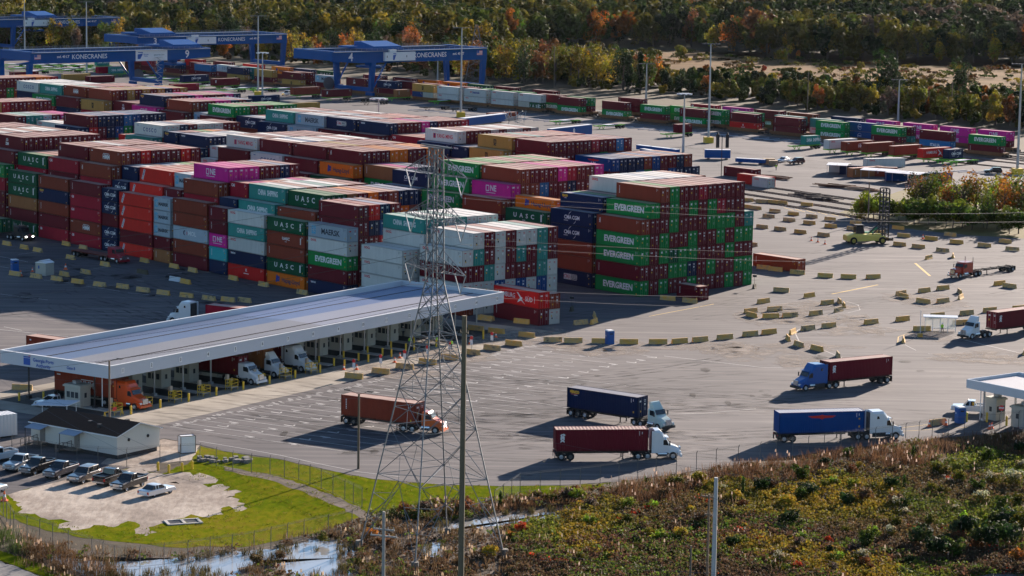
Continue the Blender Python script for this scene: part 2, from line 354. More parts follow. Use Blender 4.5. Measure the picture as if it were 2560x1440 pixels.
def body_mb(mb, ln, h_, code, T=None, var=0):
    """corner posts, rails, inset corrugated sides, ribbed roof; local frame: floor centre, door end +X"""
    c = ccol(code); d = mixc(c, (.02, .015, .012), .35); rc = roof_col(code); rc = tuple(x*(.86+.07*(var % 5)) for x in rc); x, y = ln/2, 1.219; p = .12; g = .045
    Q = (lambda q: T@Vector(q)) if T is not None else (lambda q: Vector(q))
    def bx(x0, x1, y0, y1, z0, z1, col, cols=None, skip=()):
        mb.hexa([Q(q) for q in ((x0, y0, z0), (x1, y0, z0), (x1, y1, z0), (x0, y1, z0), (x0, y0, z1), (x1, y0, z1), (x1, y1, z1), (x0, y1, z1))], col, skip, 0, cols)
    for sx in (-1, 1):
        for sy in (-1, 1):
            bx(min(sx*x, sx*(x-p)), max(sx*x, sx*(x-p)), min(sy*y, sy*(y-p)), max(sy*y, sy*(y-p)), 0, h_, d)
    for sy in (-1, 1):
        y0, y1 = sorted((sy*y, sy*(y-p)))
        bx(-x+p, x-p, y0, y1, 0.02, .16, d); bx(-x+p, x-p, y0, y1, h_-.11, h_-.015, d)
        ya, yb = sorted((sy*(y-g), sy*(y-g-.03))); bx(-x+p, x-p, ya, yb, .16, h_-.11, c, None, (0, 1, 3, 5))
    z = h_-.04
    if ln > 13: nr = 3
    nr = 1
    mb.quad([Q((-x+.05, -y+.05, z)), Q((x-.05, -y+.05, z)), Q((x-.05, y-.05, z)), Q((-x+.05, y-.05, z))], rc, [(0, 0), (ln*.6, 0), (ln*.6, 2.4), (0, 2.4)])
    # front end (closed) and sill/header of the door end
    mb.quad([Q((-x+.04, y-p, .05)), Q((-x+.04, -y+p, .05)), Q((-x+.04, -y+p, h_-.05)), Q((-x+.04, y-p, h_-.05))], c, [(0, 0), (2.2, 0), (2.2, 2.5), (0, 2.5)])
    for zz in (.09, h_-.08): bx(x-p, x, -y+p, y-p, zz-.08, zz+.07, d)
    mb.quad([Q((x-.14, -y+p, .1)), Q((x-.14, y-p, .1)), Q((x-.14, y-p, h_-.1)), Q((x-.14, -y+p, h_-.1))], d)
def door_mb(mb, h_, code, side, var, T=None, x=0):
    """one door leaf with two locking bars and stickers; x = plane of the door"""
    c = ccol(code); c2 = tuple(q*.86 for q in c); y0, y1 = (-1.09, -.012) if side < 0 else (.012, 1.09)
    Q = (lambda q: T@Vector(q)) if T is not None else (lambda q: Vector(q))
    def bx(ya, yb, za, zb, xa, xb, col):
        mb.hexa([Q(q) for q in ((xa, ya, za), (xb, ya, za), (xb, yb, za), (xa, yb, za), (xa, ya, zb), (xb, ya, zb), (xb, yb, zb), (xa, yb, zb))], col, (0, 5))
    bx(y0, y1, .16, h_-.15, x-.09, x-.035, c2)
    lb = BASE.get(code, code)
    rod = mixc(c, (.4, .4, .4), .35) if lb in 'MBNRrgb' else mixc(c, (.3, .3, .3), .4)
    for f in (.3, .72):
        yy = y0+(y1-y0)*f; bx(yy-.022, yy+.022, .14, h_-.12, x-.035, x+.01, rod)
    rnd = random.Random(hash((code, side, var)) & 0xffff)
    def st(yc, zc, w, hh, col):
        mb.quad([Q((x-.03, yc-w/2, zc-hh/2)), Q((x-.03, yc+w/2, zc-hh/2)), Q((x-.03, yc+w/2, zc+hh/2)), Q((x-.03, yc-w/2, zc+hh/2))], col)
    lt = WHITE if lb not in 'WS' else (.5, .03, .04); yc = (y0+y1)/2
    if side > 0:
        st(yc, h_-.55, .55, .09, lt); st(yc+.05, h_-.75, .42, .08, lt)
        if var % 2: st(yc, h_-1.15, .3, .28, WHITE)
        for k in range(3): st(yc+.1, 1.25-k*.16, .4, .05, mixc(lt, c, .4))
    else:
        if lb == 'W': st(yc, h_-.55, .6, .13, lt); st(yc+.05, 1.05, .24, .3, (.02, .02, .02)); 
        elif lb == 'P': st(yc, h_-.6, .7, .3, WHITE)
        elif lb == 'G': st(yc, h_-.7, .42, .36, WHITE)
        else: st(yc-.05, h_-.65, .5, .24, lt) if var % 3 else st(yc, h_-.9, .26, .34, WHITE)
        if var % 2 == 0: st(yc-.1, 1.45, .3, .3, YEL)
        if var % 4 == 1: st(yc+.1, .8, .24, .24, YEL)
def marks_mb(mb, code, ln, h_, var, T=None, both=False):
    Q = (lambda q: T@Vector(q)) if T is not None else (lambda q: Vector(q))
    sc_ = (h_)/2.8
    for sgn in ((-1, 1) if both else (-1,)):
        for P, Fc, col in side_marks(code, ln, var):
            k = len(mb.v); mb.v += [tuple(Q((a*(-sgn), sgn*1.184, b*sc_))) for a, b in P]
            for f in Fc:
                mb.f.append(tuple(k+i for i in f)); mb.c.append(col); mb.m.append(0); mb.uv.append([(0, 0)]*len(f))
CONT = []
def add_cont(loc, rz, ln, h_, code, label, group, force=False, both=False, visible=True, flip=False):
    CONT.append(dict(loc=Vector(loc), rz=rz, ln=ln, h=h_, code=code, label=label, group=group, force=force, both=both, vis=visible, var=random.randrange(12)))
NUM = ['ground', 'second', 'third', 'fourth', 'fifth', 'sixth', 'topmost']
def stack(line, bayno, u, cols, v0, h_=2.86, h0=None, h1=None, ln=12.19, pitch=2.45):
    """a bay: one string per column, tiers from the ground up; '.' = any brown"""
    for i, spec in enumerate(cols):
        if not spec: continue
        hh = h0 if (i == 0 and h0) else h1 if (i == 1 and h1) else h_
        z = 0.02
        for j, code in enumerate(spec):
            c = random.choice('MMBBrGN') if code == '.' else code
            p = A0+U*(u+ln/2)+V*(v0+1.22+i*pitch)
            top = j == len(spec)-1
            tier = 'top tier' if top else NUM[j]+' tier'
            lab = f"{cdesc(c)}, {tier}, {nth(i+1)} column, {nth(bayno)} {line} bay from right"
            add_cont((p.x+random.uniform(-.05, .05), p.y+random.uniform(-.05, .05), z), RZC, ln, hh-.012, c, lab, 'stacked containers in the yard')
            z += hh
def bay(line, no, u, spec, v0, **kw):
    """spec: 'col col*n ...'"""
    cols = []
    for w in spec.split():
        if '*' in w: a, n = w.split('*'); cols += [a]*int(n)
        elif w == '-': cols.append('')
        else: cols.append(w)
    stack(line, no, u, cols, v0, **kw)
F1, F2, F3 = 'front', 'middle', 'rear'
def tops(base, s): return ' '.join('.'*base+c for c in s)
# ---- front block
bay(F1, 1, -1.0, '.WMW WWMTW WWTMM bbWWW WWMMM WbMTW bWMMW WbTTT WWWMM', -42.4, h_=2.9)
bay(F1, 2, 12.1, 'WWWW WWWW ...WWT .....T .....W .....T .....W .....W .....W', -45.6, h_=2.61)
bay(F1, 3, 26.4, 'VMGWS ..MMMM ...MNR ....bN .....M .... ....', -47.2, h_=2.84, h0=2.62)
bay(F1, 4, 39.7, 'ogBUg ....B .....g .....g .....A .....M .....o .....M .....B ....oN ....BN', -47.2, h_=2.93, h0=2.58)
bay(F1, 5, 52.7, 'RVWTW ....T .....T '+tops(5, 'WBWTWBM'), -47.2, h_=2.95, h0=2.6)
bay(F1, 6, 65.4, 'NtPMM ....N .....h '+tops(5, 'PRBWPB'), -47.2, h_=2.93, h0=2.6, ln=6.06)
bay(F1, 7, 72.0, 'MBDBB .....B '+tops(6, 'PPPMMNM'), -47.2, h_=2.86, h0=2.68)
bay(F1, 8, 85.2, 'AMSSS ....M .....S '+tops(5, 'WSMB'), -47.2, h_=2.93, h0=2.6, ln=6.06)
bay(F1, 9, 92.2, 'LMLLL ....L '+tops(5, 'LRBLBRB'), -47.0, h_=2.93, h0=2.56)
bay(F1, 10, 105.2, 'CCMCC ....C .....V '+tops(5, 'WBbWGB'), -47.0, h_=2.9, h0=2.6, ln=6.06)
bay(F1, 11, 112.0, 'hHhhM .....B '+tops(6, 'HMRMMMRM'), -46.8, h_=2.86, h0=2.68)
bay(F1, 12, 125.3, 'hMBXB .....h '+tops(6, 'MAMWMBMM'), -46.6, h_=2.86, h0=2.68)
bay(F1, 13, 138.6, 'gMAgg .....g '+tops(5, 'AMBMMBMM'), -46.4, h_=2.86, h0=2.68)
bay(F1, 14, 151.6, '..... .....M .....ZZ .....ZZ .....MZ .....ZM .....MM .....MZ .....MM .....MZ', -46.8, h_=2.86)
bay(F1, 15, 164.8, '- - '+tops(6, 'WWMWBWWB'), -46.8, h_=2.86)
bay(F1, 16, 177.9, '- - '+tops(6, 'BMBBMBMM'), -46.8, h_=2.86)
# ---- middle block
bay(F2, 1, -0.9, 'GMGGB MMMMMG GMGGMMB MGgMGGG MGGMMMM GNGGMGM MMMMMMr MGMMGGM MMMGGrM GMGMGMM MGMGMMM GGMGT', 0, h_=2.87, pitch=2.46)
bay(F2, 2, 12.4, 'cBBCC .....X .....G .....M '+tops(6, 'WWWSWWWB'), 0, h_=2.86)
bay(F2, 3, 25.8, '....g .....o '+tops(4, 'BMBMMMBM'), 0, h_=2.72, h0=2.62, h1=2.57)
bay(F2, 4, 39.3, '....B ....MP .....BB .....BM .....kM ....MMM ....BMP ....BNr .....MM .....MM .....NP ....M', 0, h_=2.87)
bay(F2, 5, 52.4, '....G .....G ......G '+tops(6, 'BGGBMGBGB'), 0, h_=2.87)
bay(F2, 6, 65.4, '....C .....C '+tops(4, 'MBMMBB'), 0, h_=2.86)
bay(F2, 7, 78.4, '- .... .....A .....P .....N .....N', 0, h_=2.84)
bay(F2, 8, 91.2, '....g .....o .....MM ....MgM ....RRM .....Mo .....oo .....MM .....MM .....oo .....Mo', 0, h_=2.79)
bay(F2, 9, 104.2, '....M .....M '+tops(6, 'MBBYMBMMB'), 0, h_=2.79)
bay(F2, 10, 117.2, '....M .....K '+tops(6, 'MWbWWMWMW'), 0, h_=2.79)
bay(F2, 11, 130.2, '.... .....M '+tops(6, 'QBMWMMBMM'), 0, h_=2.79)
bay(F2, 12, 143.2, '- ....W .....W '+tops(5, 'WWW'), 0, h_=2.75, ln=6.06)
bay(F2, 13, 149.8, '- .....V '+tops(6, 'VNWWSW'), 0, h_=2.62)
bay(F2, 14, 162.6, '- .....N '+tops(6, 'XMBGoM'), 0, h_=2.62, ln=6.06)
bay(F2, 15, 169.2, '- .....T '+tops(6, 'KWNMWWWMM'), 0, h_=2.79)
bay(F2, 16, 182.4, '- ....T .....R .....R', 0, h_=2.7, ln=6.06)
bay(F2, 17, 189.0, '- '+tops(4, 'BMNMMB'), 0, h_=2.7)
bay(F2, 18, 201.8, '- .....C .....RM .....MN .....NN .....bN ......k ......b ......N ......N ......N', 0, h_=2.79)
bay(F2, 19, 214.8, '- ....N '+tops(5, 'WWBMN'), 0, h_=2.79)
bay(F2, 20, 227.8, '......M ......T ......T ......S ......M ......P ......P', 0, h_=2.56)
bay(F2, 21, 252.2, '- .....M '+tops(6, 'YrMMBMM'), 2, h_=2.79)
bay(F2, 22, 240.6, '- - '+tops(5, 'WWPBP'), 0, h_=2.6, ln=6.06)
# ---- rear block
bay(F3, 1, 71.6, '....MJ ....NN ....NN ....kN ....GB ....bb ....MM ....bM ....NN ....NB ....N', 58.4, h_=2.84)
bay(F3, 2, 84.6, '- .... .....MM .....MM .....MM .....BM .....MM ......r ......M ......M ......k ......M', 47, h_=2.86)
bay(F3, 3, 97.8, '- .....E '+tops(6, 'EMBTMMBMR'), 47, h_=2.86)
bay(F3, 4, 110.5, '....R .....V '+tops(5, 'NMB'), 47, h_=2.84, ln=6.06)
bay(F3, 5, 117.2, '- .....N '+tops(6, 'QMMMWMWWMW'), 47, h_=2.86)
bay(F3, 6, 130.2, '- ....M '+tops(5, 'hAMWMB'), 47, h_=2.93)
bay(F3, 7, 143.2, '- .....M '+tops(6, 'VMMMPNMMMr'), 47, h_=2.86)
bay(F3, 8, 156.3, '- .....M '+tops(6, 'cWMSBRBRM'), 47, h_=2.86)
bay(F3, 9, 169.4, '- .....S '+tops(6, 'SWMWSBMW'), 47, h_=2.86)
bay(F3, 10, 182.4, '- .....C '+tops(6, 'TMBWMM'), 47, h_=2.86)
bay(F3, 11, 195.4, '- - '+tops(5, 'CSRM'), 47, h_=2.93)
bay(F3, 12, 208.4, '- .....M '+tops(6, 'GGMGMGGG'), 47, h_=2.82)
bay(F3, 13, 221.2, '- - .....S .....S', 47, h_=2.86, ln=6.06)
bay(F3, 14, 228.0, '- .....M '+tops(6, 'BMMPPNMN'), 47, h_=2.82)
bay(F3, 15, 241.4, '- .....P '+tops(6, 'XMMNPMMMPN'), 47, h_=2.9)
bay(F3, 16, 254.6, '- ....M '+tops(5, 'ZMBM'), 47, h_=2.93)
bay(F3, 17, 267.6, '- .....E '+tops(6, 'BMYMYMYNrY'), 47, h_=2.9)
bay(F3, 18, 280.8, '- .....M '+tops(6, 'HTMMRMMM'), 47, h_=2.9)
bay(F3, 19, 294.0, '- .....G '+tops(6, 'TWWWWW'), 47, h_=2.86)
bay(F3, 20, 307.0, '- - '+tops(6, 'KWWWWW'), 47, h_=2.86)
bay(F3, 21, 329.4, '- - '+tops(6, 'MMMBMoor'), 47, h_=2.86)
# ---- the short pair beside the gate canopy
stack('stack beside the gate roof,', 1, -16.9, ['MR', 'WB'], -38.4, h_=2.88, h1=2.66)
for c in CONT[-4:]:
    c['label'] = {'R': 'bright red container with white bird and lettering beside the gate roof', 'M': 'maroon container lying under a bright red one beside the gate roof',
      'B': 'brown container with a white door sticker, behind the bright red one', 'W': 'pale grey container on the asphalt under a brown one, beside gate roof'}[c['code']]
CONT[-3]['code'] = 'R'
# ================================================================== vehicles (local +X forward, ground at z = 0)
def paint(name, col, rough=.28, metal=0.0, coat=.5): return mat('paint '+name, col, rough, metal, .06, 1.0, 0, 0, .5, coat)
M_GLASS = mat('vehicle_glass', (.018, .024, .028), .06, 0, .02, 1, 0, 0, .8)
M_TYRE = mat('tyre_rubber', (.018, .018, .019), .85, 0, .2)
M_RIM = mat('wheel_rim', (.55, .56, .58), .35, .7, .1)
M_RIMD = mat('wheel_rim_dark', (.16, .15, .14), .5, .4, .2)
M_CHROME = mat('chrome', (.62, .63, .65), .22, .9, .05)
M_BLACK = mat('black_plastic', (.022, .022, .024), .55, 0, .1)
M_STEEL = mat('dark_chassis_steel', (.045, .042, .042), .6, .3, .25)
M_LAMP = mat('headlight_lens', (.78, .80, .80), .1, 0, .03)
M_LAMPON = mat('headlight_lit', (1, .95, .8), .2, 0, 0, 1, 0, 6)
M_RED = mat('red_lens', (.5, .015, .012), .25, 0, .05)
M_AMBER = mat('amber_lens', (.8, .28, .02), .3, 0, .05)
def ring(x, hw, z0, z1, ch=.12, cb=.04):
    return [(x, -hw+cb, z0), (x, hw-cb, z0), (x, hw, z0+cb), (x, hw, z1-ch), (x, hw-ch*.8, z1), (x, -hw+ch*.8, z1), (x, -hw, z1-ch), (x, -hw, z0+cb)]
def loft(mb, rings, col=(.5, .5, .5), cap=True):
    k = len(mb.v); n = len(rings[0])
    for r_ in rings: mb.v += r_
    for j in range(len(rings)-1):
        for i in range(n):
            i2 = (i+1) % n; mb.f.append((k+j*n+i, k+j*n+i2, k+(j+1)*n+i2, k+(j+1)*n+i)); mb.c.append(col); mb.m.append(0); mb.uv.append([(0, 0)]*4)
    if cap:
        mb.f.append(tuple(k+n-1-i for i in range(n))); mb.c.append(col); mb.m.append(0); mb.uv.append([(0, 0)]*n)
        mb.f.append(tuple(k+(len(rings)-1)*n+i for i in range(n))); mb.c.append(col); mb.m.append(0); mb.uv.append([(0, 0)]*n)
def fixn(me):
    import bmesh
    bm = bmesh.new(); bm.from_mesh(me); bmesh.ops.recalc_face_normals(bm, faces=bm.faces); bm.to_mesh(me); bm.free(); return me
def part(mb, name, m, parent, loc=None):
    me = fixn(mb.mesh(name, m)); return link(name, me, parent, loc)
WH = {}
def wheel(parent, x, y, r, w, rim=None, dual=False, name='wheel'):
    """tyre with its rim as a sub-part"""
    key = (r, w, rim.name if rim else 0)
    if key not in WH:
        t = MB(); t.lathe([(r*.55, -w/2), (r*.9, -w/2), (r, -w*.36), (r, w*.36), (r*.9, w/2), (r*.55, w/2), (r*.55, -w/2)], axis='Y', n=18)
        q = MB(); q.lathe([(0.01, -w*.30), (r*.16, -w*.42), (r*.2, -w*.30), (r*.42, -w*.26), (r*.56, -w*.49), (r*.56, w*.49), (r*.42, w*.26), (r*.2, w*.30), (r*.16, w*.42), (.01, w*.30)], axis='Y', n=16)
        WH[key] = (fixn(t.mesh('tyre', M_TYRE)), fixn(q.mesh('rim', rim or M_RIM)))
    a = link(name, WH[key][0], parent, (x, y, r)); link('rim', WH[key][1], a); return a
TRN = {}
def tractor(label, colname, col, loc, rz, wb=4.0, style='high', cab=2.0, group='semi trucks', lit=False, rim=None, stacks=False, longhood=False, key=None):
    """conventional lorry tractor; origin on the ground between the drive axles"""
    t = thing('truck_tractor', label, 'truck', loc, rz, group)
    P = paint(colname, col); fx = wb
    hl = 1.05 if not longhood else 1.15; ap = fx-.45 if not longhood else fx-.95     # bonnet front / windscreen foot
    back = ap-cab
    # chassis rails
    m = MB()
    for s in (-1, 1): m.box((fx/2-.4, s*.43, .86), (fx+2.0, .09, .26))
    m.box((-.1, 0, 1.06), (1.0, .9, .1)); m.box((-1.35, 0, .8), (.1, 2.2, .16)); m.box((back+.5, 0, .78), (.3, 1.6, .35))
    part(m, 'frame', M_STEEL, t)
    # bonnet with wheel arches
    m = MB(); hz = 1.98 if not longhood else 1.95
    if longhood:
        loft(m, [ring(ap-.1, .78, .75, hz+.05, .2), ring(fx+.2, .72, .75, hz-.06, .2), ring(fx+hl-.15, .68, .75, hz-.14, .16)])
    else:
        loft(m, [ring(ap-.05, 1.03, .8, hz+.12, .25), ring(fx-.1, 1.0, .85, hz-.1, .28), ring(fx+.55, .93, .8, hz-.32, .3), ring(fx+hl-.1, .80, .75, hz-.6, .25)])
    for s in (-1, 1):   # mudguards
        n = 9; pts = []
        for i in range(n):
            a = math.pi*(i/(n-1)); pts.append((fx-.62*math.cos(a), .46+.66*math.sin(a)))
        for (x0, z0), (x1, z1) in zip(pts[:-1], pts[1:]):
            m.hexa([(x0, min(s*.72, s*1.2), z0-.05), (x1, min(s*.72, s*1.2), z1-.05), (x1, max(s*.72, s*1.2), z1-.05), (x0, max(s*.72, s*1.2), z0-.05), (x0, min(s*.72, s*1.2), z0+.05), (x1, min(s*.72, s*1.2), z1+.05), (x1, max(s*.72, s*1.2), z1+.05), (x0, max(s*.72, s*1.2), z0+.05)])
        if not longhood: m.box((fx+.78, s*.98, .82), (.42, .38, .5))
    part(m, 'bonnet', P, t)
    m = MB(); m.box((fx+hl+.02, 0, .55), (.28, 2.36, .34)); 
    part(m, 'bumper', M_CHROME if longhood else (P if style != 'fairing' and colname != 'blue' else M_BLACK), t)
    m = MB(); gz = 1.22 if not longhood else 1.25
    m.box((fx+hl-.02, 0, gz), (.12, 1.05, .75))
    for k in range(6): m.box((fx+hl+.05, 0, gz-.3+k*.12), (.04, 1.0, .045))
    part(m, 'grille', M_CHROME, t)
    for s in (-1, 1):
        m = MB(); m.box((fx+hl-.08, s*(.86 if not longhood else .92), 1.02), (.22, .34, .24)); part(m, 'headlight', M_LAMPON if lit else M_LAMP, t)
    # cab
    m = MB(); cz = 2.95 if not longhood else 2.75; hw = 1.08
    if style in ('high', 'sleeper'):
        top = 3.92
        loft(m, [ring(back, 1.2, .9, top-.05, .28), ring(back+(cab-1.35), 1.2, .9, top, .34), ring(ap-.95, 1.17, .9, top-.35, .42), ring(ap-.62, 1.12, .9, top-.85, .42), ring(ap-.48, 1.1, .9, 2.95, .2), ring(ap-.05, 1.08, .9, 2.12, .12)])
    elif style == 'flat':
        loft(m, [ring(back, 1.12, .9, 3.05, .16), ring(ap-.6, 1.1, .9, 3.02, .16), ring(ap-.38, 1.06, .9, 2.72, .2), ring(ap, 1.04, .9, 2.08, .1)])
    elif style == 'midroof':
        loft(m, [ring(back, 1.15, .9, 3.1, .16), ring(ap-.9, 1.13, .9, 3.05, .2), ring(ap-.45, 1.08, .9, 2.75, .25), ring(ap-.02, 1.06, .9, 2.1, .1)])
    else:
        loft(m, [ring(back, 1.08, .9, 2.86, .18), ring(ap-.6, 1.08, .9, 2.9, .22), ring(ap-.42, 1.06, .9, 2.72, .22), ring(ap-.02, 1.05, .9, 2.1, .1)])
    part(m, 'cab', P, t)
    if style == 'fairing':
        m = MB(); m.hexa([(back+.15, -.95, 2.9), (ap-.5, -.8, 2.92), (ap-.5, .8, 2.92), (back+.15, .95, 2.9), (back+.1, -.92, 3.75), (back+.35, -.78, 3.72), (back+.35, .78, 3.72), (back+.1, .92, 3.75)]); part(m, 'roof_deflector', P, t)
    # glass
    m = MB(); wtop = 2.74; dx = .34 if style != 'flat' else .26; z0w = 2.14
    m.hexa([(ap-.0, -.92, z0w), (ap+.05, -.92, z0w), (ap+.05, .92, z0w), (ap, .92, z0w), (ap-dx-.02, -.84, wtop), (ap-dx+.04, -.84, wtop), (ap-dx+.04, .84, wtop), (ap-dx-.02, .84, wtop)])
    part(m, 'windscreen', M_GLASS, t)
    for s in (-1, 1):
        m = MB(); y0 = s*1.09 if style != 'flat' else s*1.075; e = .045*s
        y1 = y0+(.03*s if style in ('high', 'sleeper', 'midroof') else 0)
        m.hexa([(ap-1.1, y1-e, 2.0), (ap-.16, y0-e, 1.92), (ap-.16, y0+e, 1.92), (ap-1.1, y1+e, 2.0), (ap-1.1, y1-e, 2.66), (ap-.42, y0-e, 2.66), (ap-.42, y0+e, 2.66), (ap-1.1, y1+e, 2.66)]); part(m, 'side_window', M_GLASS, t)
        m = MB(); m.box((ap-.05, s*1.36, 2.25), (.16, .1, .62)); m.bar((ap-.2, s*1.06, 2.5), (ap-.05, s*1.36, 2.5), .025); m.bar((ap-.2, s*1.06, 2.0), (ap-.05, s*1.36, 2.0), .025); part(m, 'mirror', M_BLACK, t)
        m = MB(); m.lathe([(.01, -.6), (.33, -.6), (.33, .6), (.01, .6)], (ap-.95, s*.86, .78), 'X', 14); part(m, 'fuel_tank', M_CHROME, t)
        m = MB(); m.box((ap-.95, s*1.1, .48), (1.5, .16, .08)); m.box((ap-.95, s*1.05, .95), (1.3, .1, .1)); part(m, 'step', M_BLACK if style != 'flat' else M_CHROME, t)
        if style in ('sleeper',):
            m = MB(); m.hexa([(back+.55, s*1.2-.04*s, 2.9), (back+.95, s*1.2-.04*s, 2.9), (back+.95, s*1.2+.03*s, 2.9), (back+.55, s*1.2+.03*s, 2.9), (back+.62, s*1.2-.04*s, 3.3), (back+.85, s*1.2-.04*s, 3.25), (back+.85, s*1.2+.03*s, 3.25), (back+.62, s*1.2+.03*s, 3.3)]); part(m, 'sleeper_window', M_GLASS, t)
            m = MB(); m.box((back+.95, s*1.1, .72), (1.9, .2, .62)); part(m, 'side_skirt', M_BLACK if colname in ('white', 'blue') else P, t)
    if style in ('high', 'sleeper'):      # dark back wall between the side extenders
        m = MB(); m.box((back-.12, 0, 2.3), (.2, 1.9, 2.6)); part(m, 'back_panel', M_STEEL, t)
        m = MB()
        for s in (-1, 1): m.box((back-.2, s*1.15, 2.35), (.42, .05, 2.9))
        part(m, 'side_extender', P, t)
        m = MB(); m.box((ap-.3, 0, 2.92), (.35, 1.9, .05)); part(m, 'sun_visor', P, t)
    if stacks:
        for s in (-1, 1):
            m = MB(); m.bar((back-.15, s*.95, .9), (back-.15, s*.95, 3.9), .09, n=8); part(m, 'exhaust_stack', M_CHROME, t)
    else:
        m = MB(); m.bar((back-.22, .55, .9), (back-.22, .55, 2.9), .08, n=8); part(m, 'exhaust_stack', M_STEEL, t)
    for s in (-1, 1):
        wheel(t, fx, s*1.03, .51, .3, rim)
        for x in (-.63, .63): wheel(t, x, s*.94, .51, .56, rim)
        m = MB(); m.box((-1.25, s*.94, .55), (.03, .55, .6)); part(m, 'mud_flap', M_BLACK, t)
    return t
def trailer(label, loc, rz, length=12.4, axles=2, deck=False, colour=None, group='container chassis trailers', over=.85):
    """skeletal chassis; origin on the ground under the rearmost axle, front end at +length-over"""
    t = thing('chassis_trailer', label, 'trailer', loc, rz, group); x0, x1 = -over, length-over
    mt = colour or M_STEEL
    m = MB()
    for s in (-1, 1):
        m.box(((x0+x1-2.6)/2, s*.45, .98), (x1-2.6-x0, .12, .3)); m.box((x1-1.3, s*.45, 1.08), (2.8, .12, .16))
    for f in (0, .22, .44, .66, .86): m.box((x0+.15+(x1-x0-.3)*f, 0, 1.06), (.16, 2.3, .14))
    m.box((x1-.1, 0, 1.1), (.2, 2.42, .18)); m.box((x0+.1, 0, .98), (.2, 2.42, .26))
    if deck: m.box(((x0+x1)/2, 0, 1.19), (x1-x0, 2.44, .1))
    part(m, 'frame', mt, t)
    for s in (-1, 1):
        m = MB(); m.box((x1-3.4, s*.75, .55), (.12, .12, .8)); m.box((x1-3.4, s*.75, .12), (.3, .26, .06)); m.bar((x1-3.4, s*.75, .85), (x1-2.7, s*.5, .95), .04); part(m, 'landing_leg', mt, t)
        for k in range(axles): wheel(t, k*1.23, s*.92, .5, .58, M_RIMD if k % 2 else M_RIM)
        m = MB(); m.box((x0+.02, s*.95, .55), (.03, .55, .7)); part(m, 'mud_flap', M_BLACK, t)
        m = MB(); m.box((x0-.02, s*.85, .95), (.04, .4, .12)); part(m, 'tail_light', M_RED, t)
    m = MB(); m.box((1.23*(axles-1)/2, 0, .5), (1.23*axles, .3, .3)); part(m, 'axle_frame', M_STEEL, t)
    return t
def head(a, b): d = b-a; return math.atan2(d.y, d.x)
def side_shift(p, rz, w, away=True):
    n = Vector((-math.sin(rz), math.cos(rz), 0))
    if (n.y < 0) == away: n = -n
    return p+n*w
def rig(rear, front, label_t, label_r, label_c, code, col, style, tr=None, cab=2.0, wb=4.0, axles=2, ln=12.19, over=.85, h_=2.88, box=True, **kw):
    """lorry whose near-side rear and front tyre contacts are at these photo pixels; tr = near-side drive tyre if it is turning"""
    a, b = at(*rear), at(*front); rz = head(a, b)
    if tr: rzt = head(at(*tr), b)
    else: rzt = rz
    fc = side_shift(b, rzt, 1.03); org = fc-Vector((math.cos(rzt), math.sin(rzt), 0))*wb
    tractor(label_t, col[0], col[1], org, rzt, wb, style, cab, **kw)
    ra = side_shift(a, rz, .95)
    if tr:  # aim the trailer at the fifth wheel
        rz = head(ra, org)
    if label_r: trailer(label_r, ra, rz, ln+.2, axles, over=over)
    if box:
        c = ra+Vector((math.cos(rz), math.sin(rz), 0))*(ln/2-over+.05); c.z = 1.24
        flip = rz if math.cos(rz) > 0 else rz      # side with the marks faces -y
        add_cont(c, rz if abs(math.sin(rz)) < 2 else rz, ln, h_, code, label_c, 'containers on lorries', True, True)
WHT = ('white', (.72, .75, .77)); 
rig((1402.5, 1151), (1682, 1149), 'white tractor with tall fairing pulling the maroon upright-lettered container', 'black chassis trailer under the maroon upright-lettered container', 'maroon container with upright white lettering close to the wire fence', 'e', WHT, 'high', cab=2.0, wb=4.0)
rig((1428, 1040), (1644.5, 1077), 'pale mint day cab tractor with tilted roof deflector', 'three axle chassis trailer under the navy container', 'navy container with yellow and red corner lettering on a moving trailer', 'X', ('mint', (.50, .62, .58)), 'fairing', tr=(1584, 1064), cab=1.5, wb=3.9, axles=3, over=.7)
rig((868, 1060), (1088, 1085), 'orange day cab tractor turning behind the steel pylon', 'chassis trailer under the brick brown container behind the pylon', 'brick brown plain container behind the steel lattice pylon', 'B', ('orange', (.68, .13, .02)), 'day', tr=(1016, 1080), cab=1.5, wb=3.9, over=.85)
rig((2216, 957.5), (2013, 978), 'bright blue sleeper tractor driving across the open asphalt', 'chassis trailer coupled to the bright blue tractor', 'brick red container behind the bright blue tractor', 'e', ('blue', (.004, .095, .34)), 'sleeper', cab=3.2, wb=5.1, over=.9)
rig((1959, 1106), (2238, 1098), 'white rounded sleeper tractor beside the fence pulling a blue container', 'chassis trailer under the blue container with red emblem', 'blue container with red winged emblem on a trailer', 'j', WHT, 'sleeper', cab=2.9, wb=4.8, over=.85)
rig((2596, 826), (2429, 848.5), 'white day cab tractor with roof deflector by the glass shelter', 'chassis trailer behind the white day cab by the shelter', 'rust red container beside the glass waiting shelter', 'e', WHT, 'fairing', cab=1.5, wb=3.8, over=.9)
rig((2530, 678.5), (2400, 696), 'red long nosed tractor with chrome stacks hauling an empty chassis', 'empty skeletal trailer behind the red long nosed tractor', '', '', ('deep red', (.42, .045, .02)), 'flat', cab=3.0, wb=5.6, over=.8, box=False, stacks=True, longhood=True)
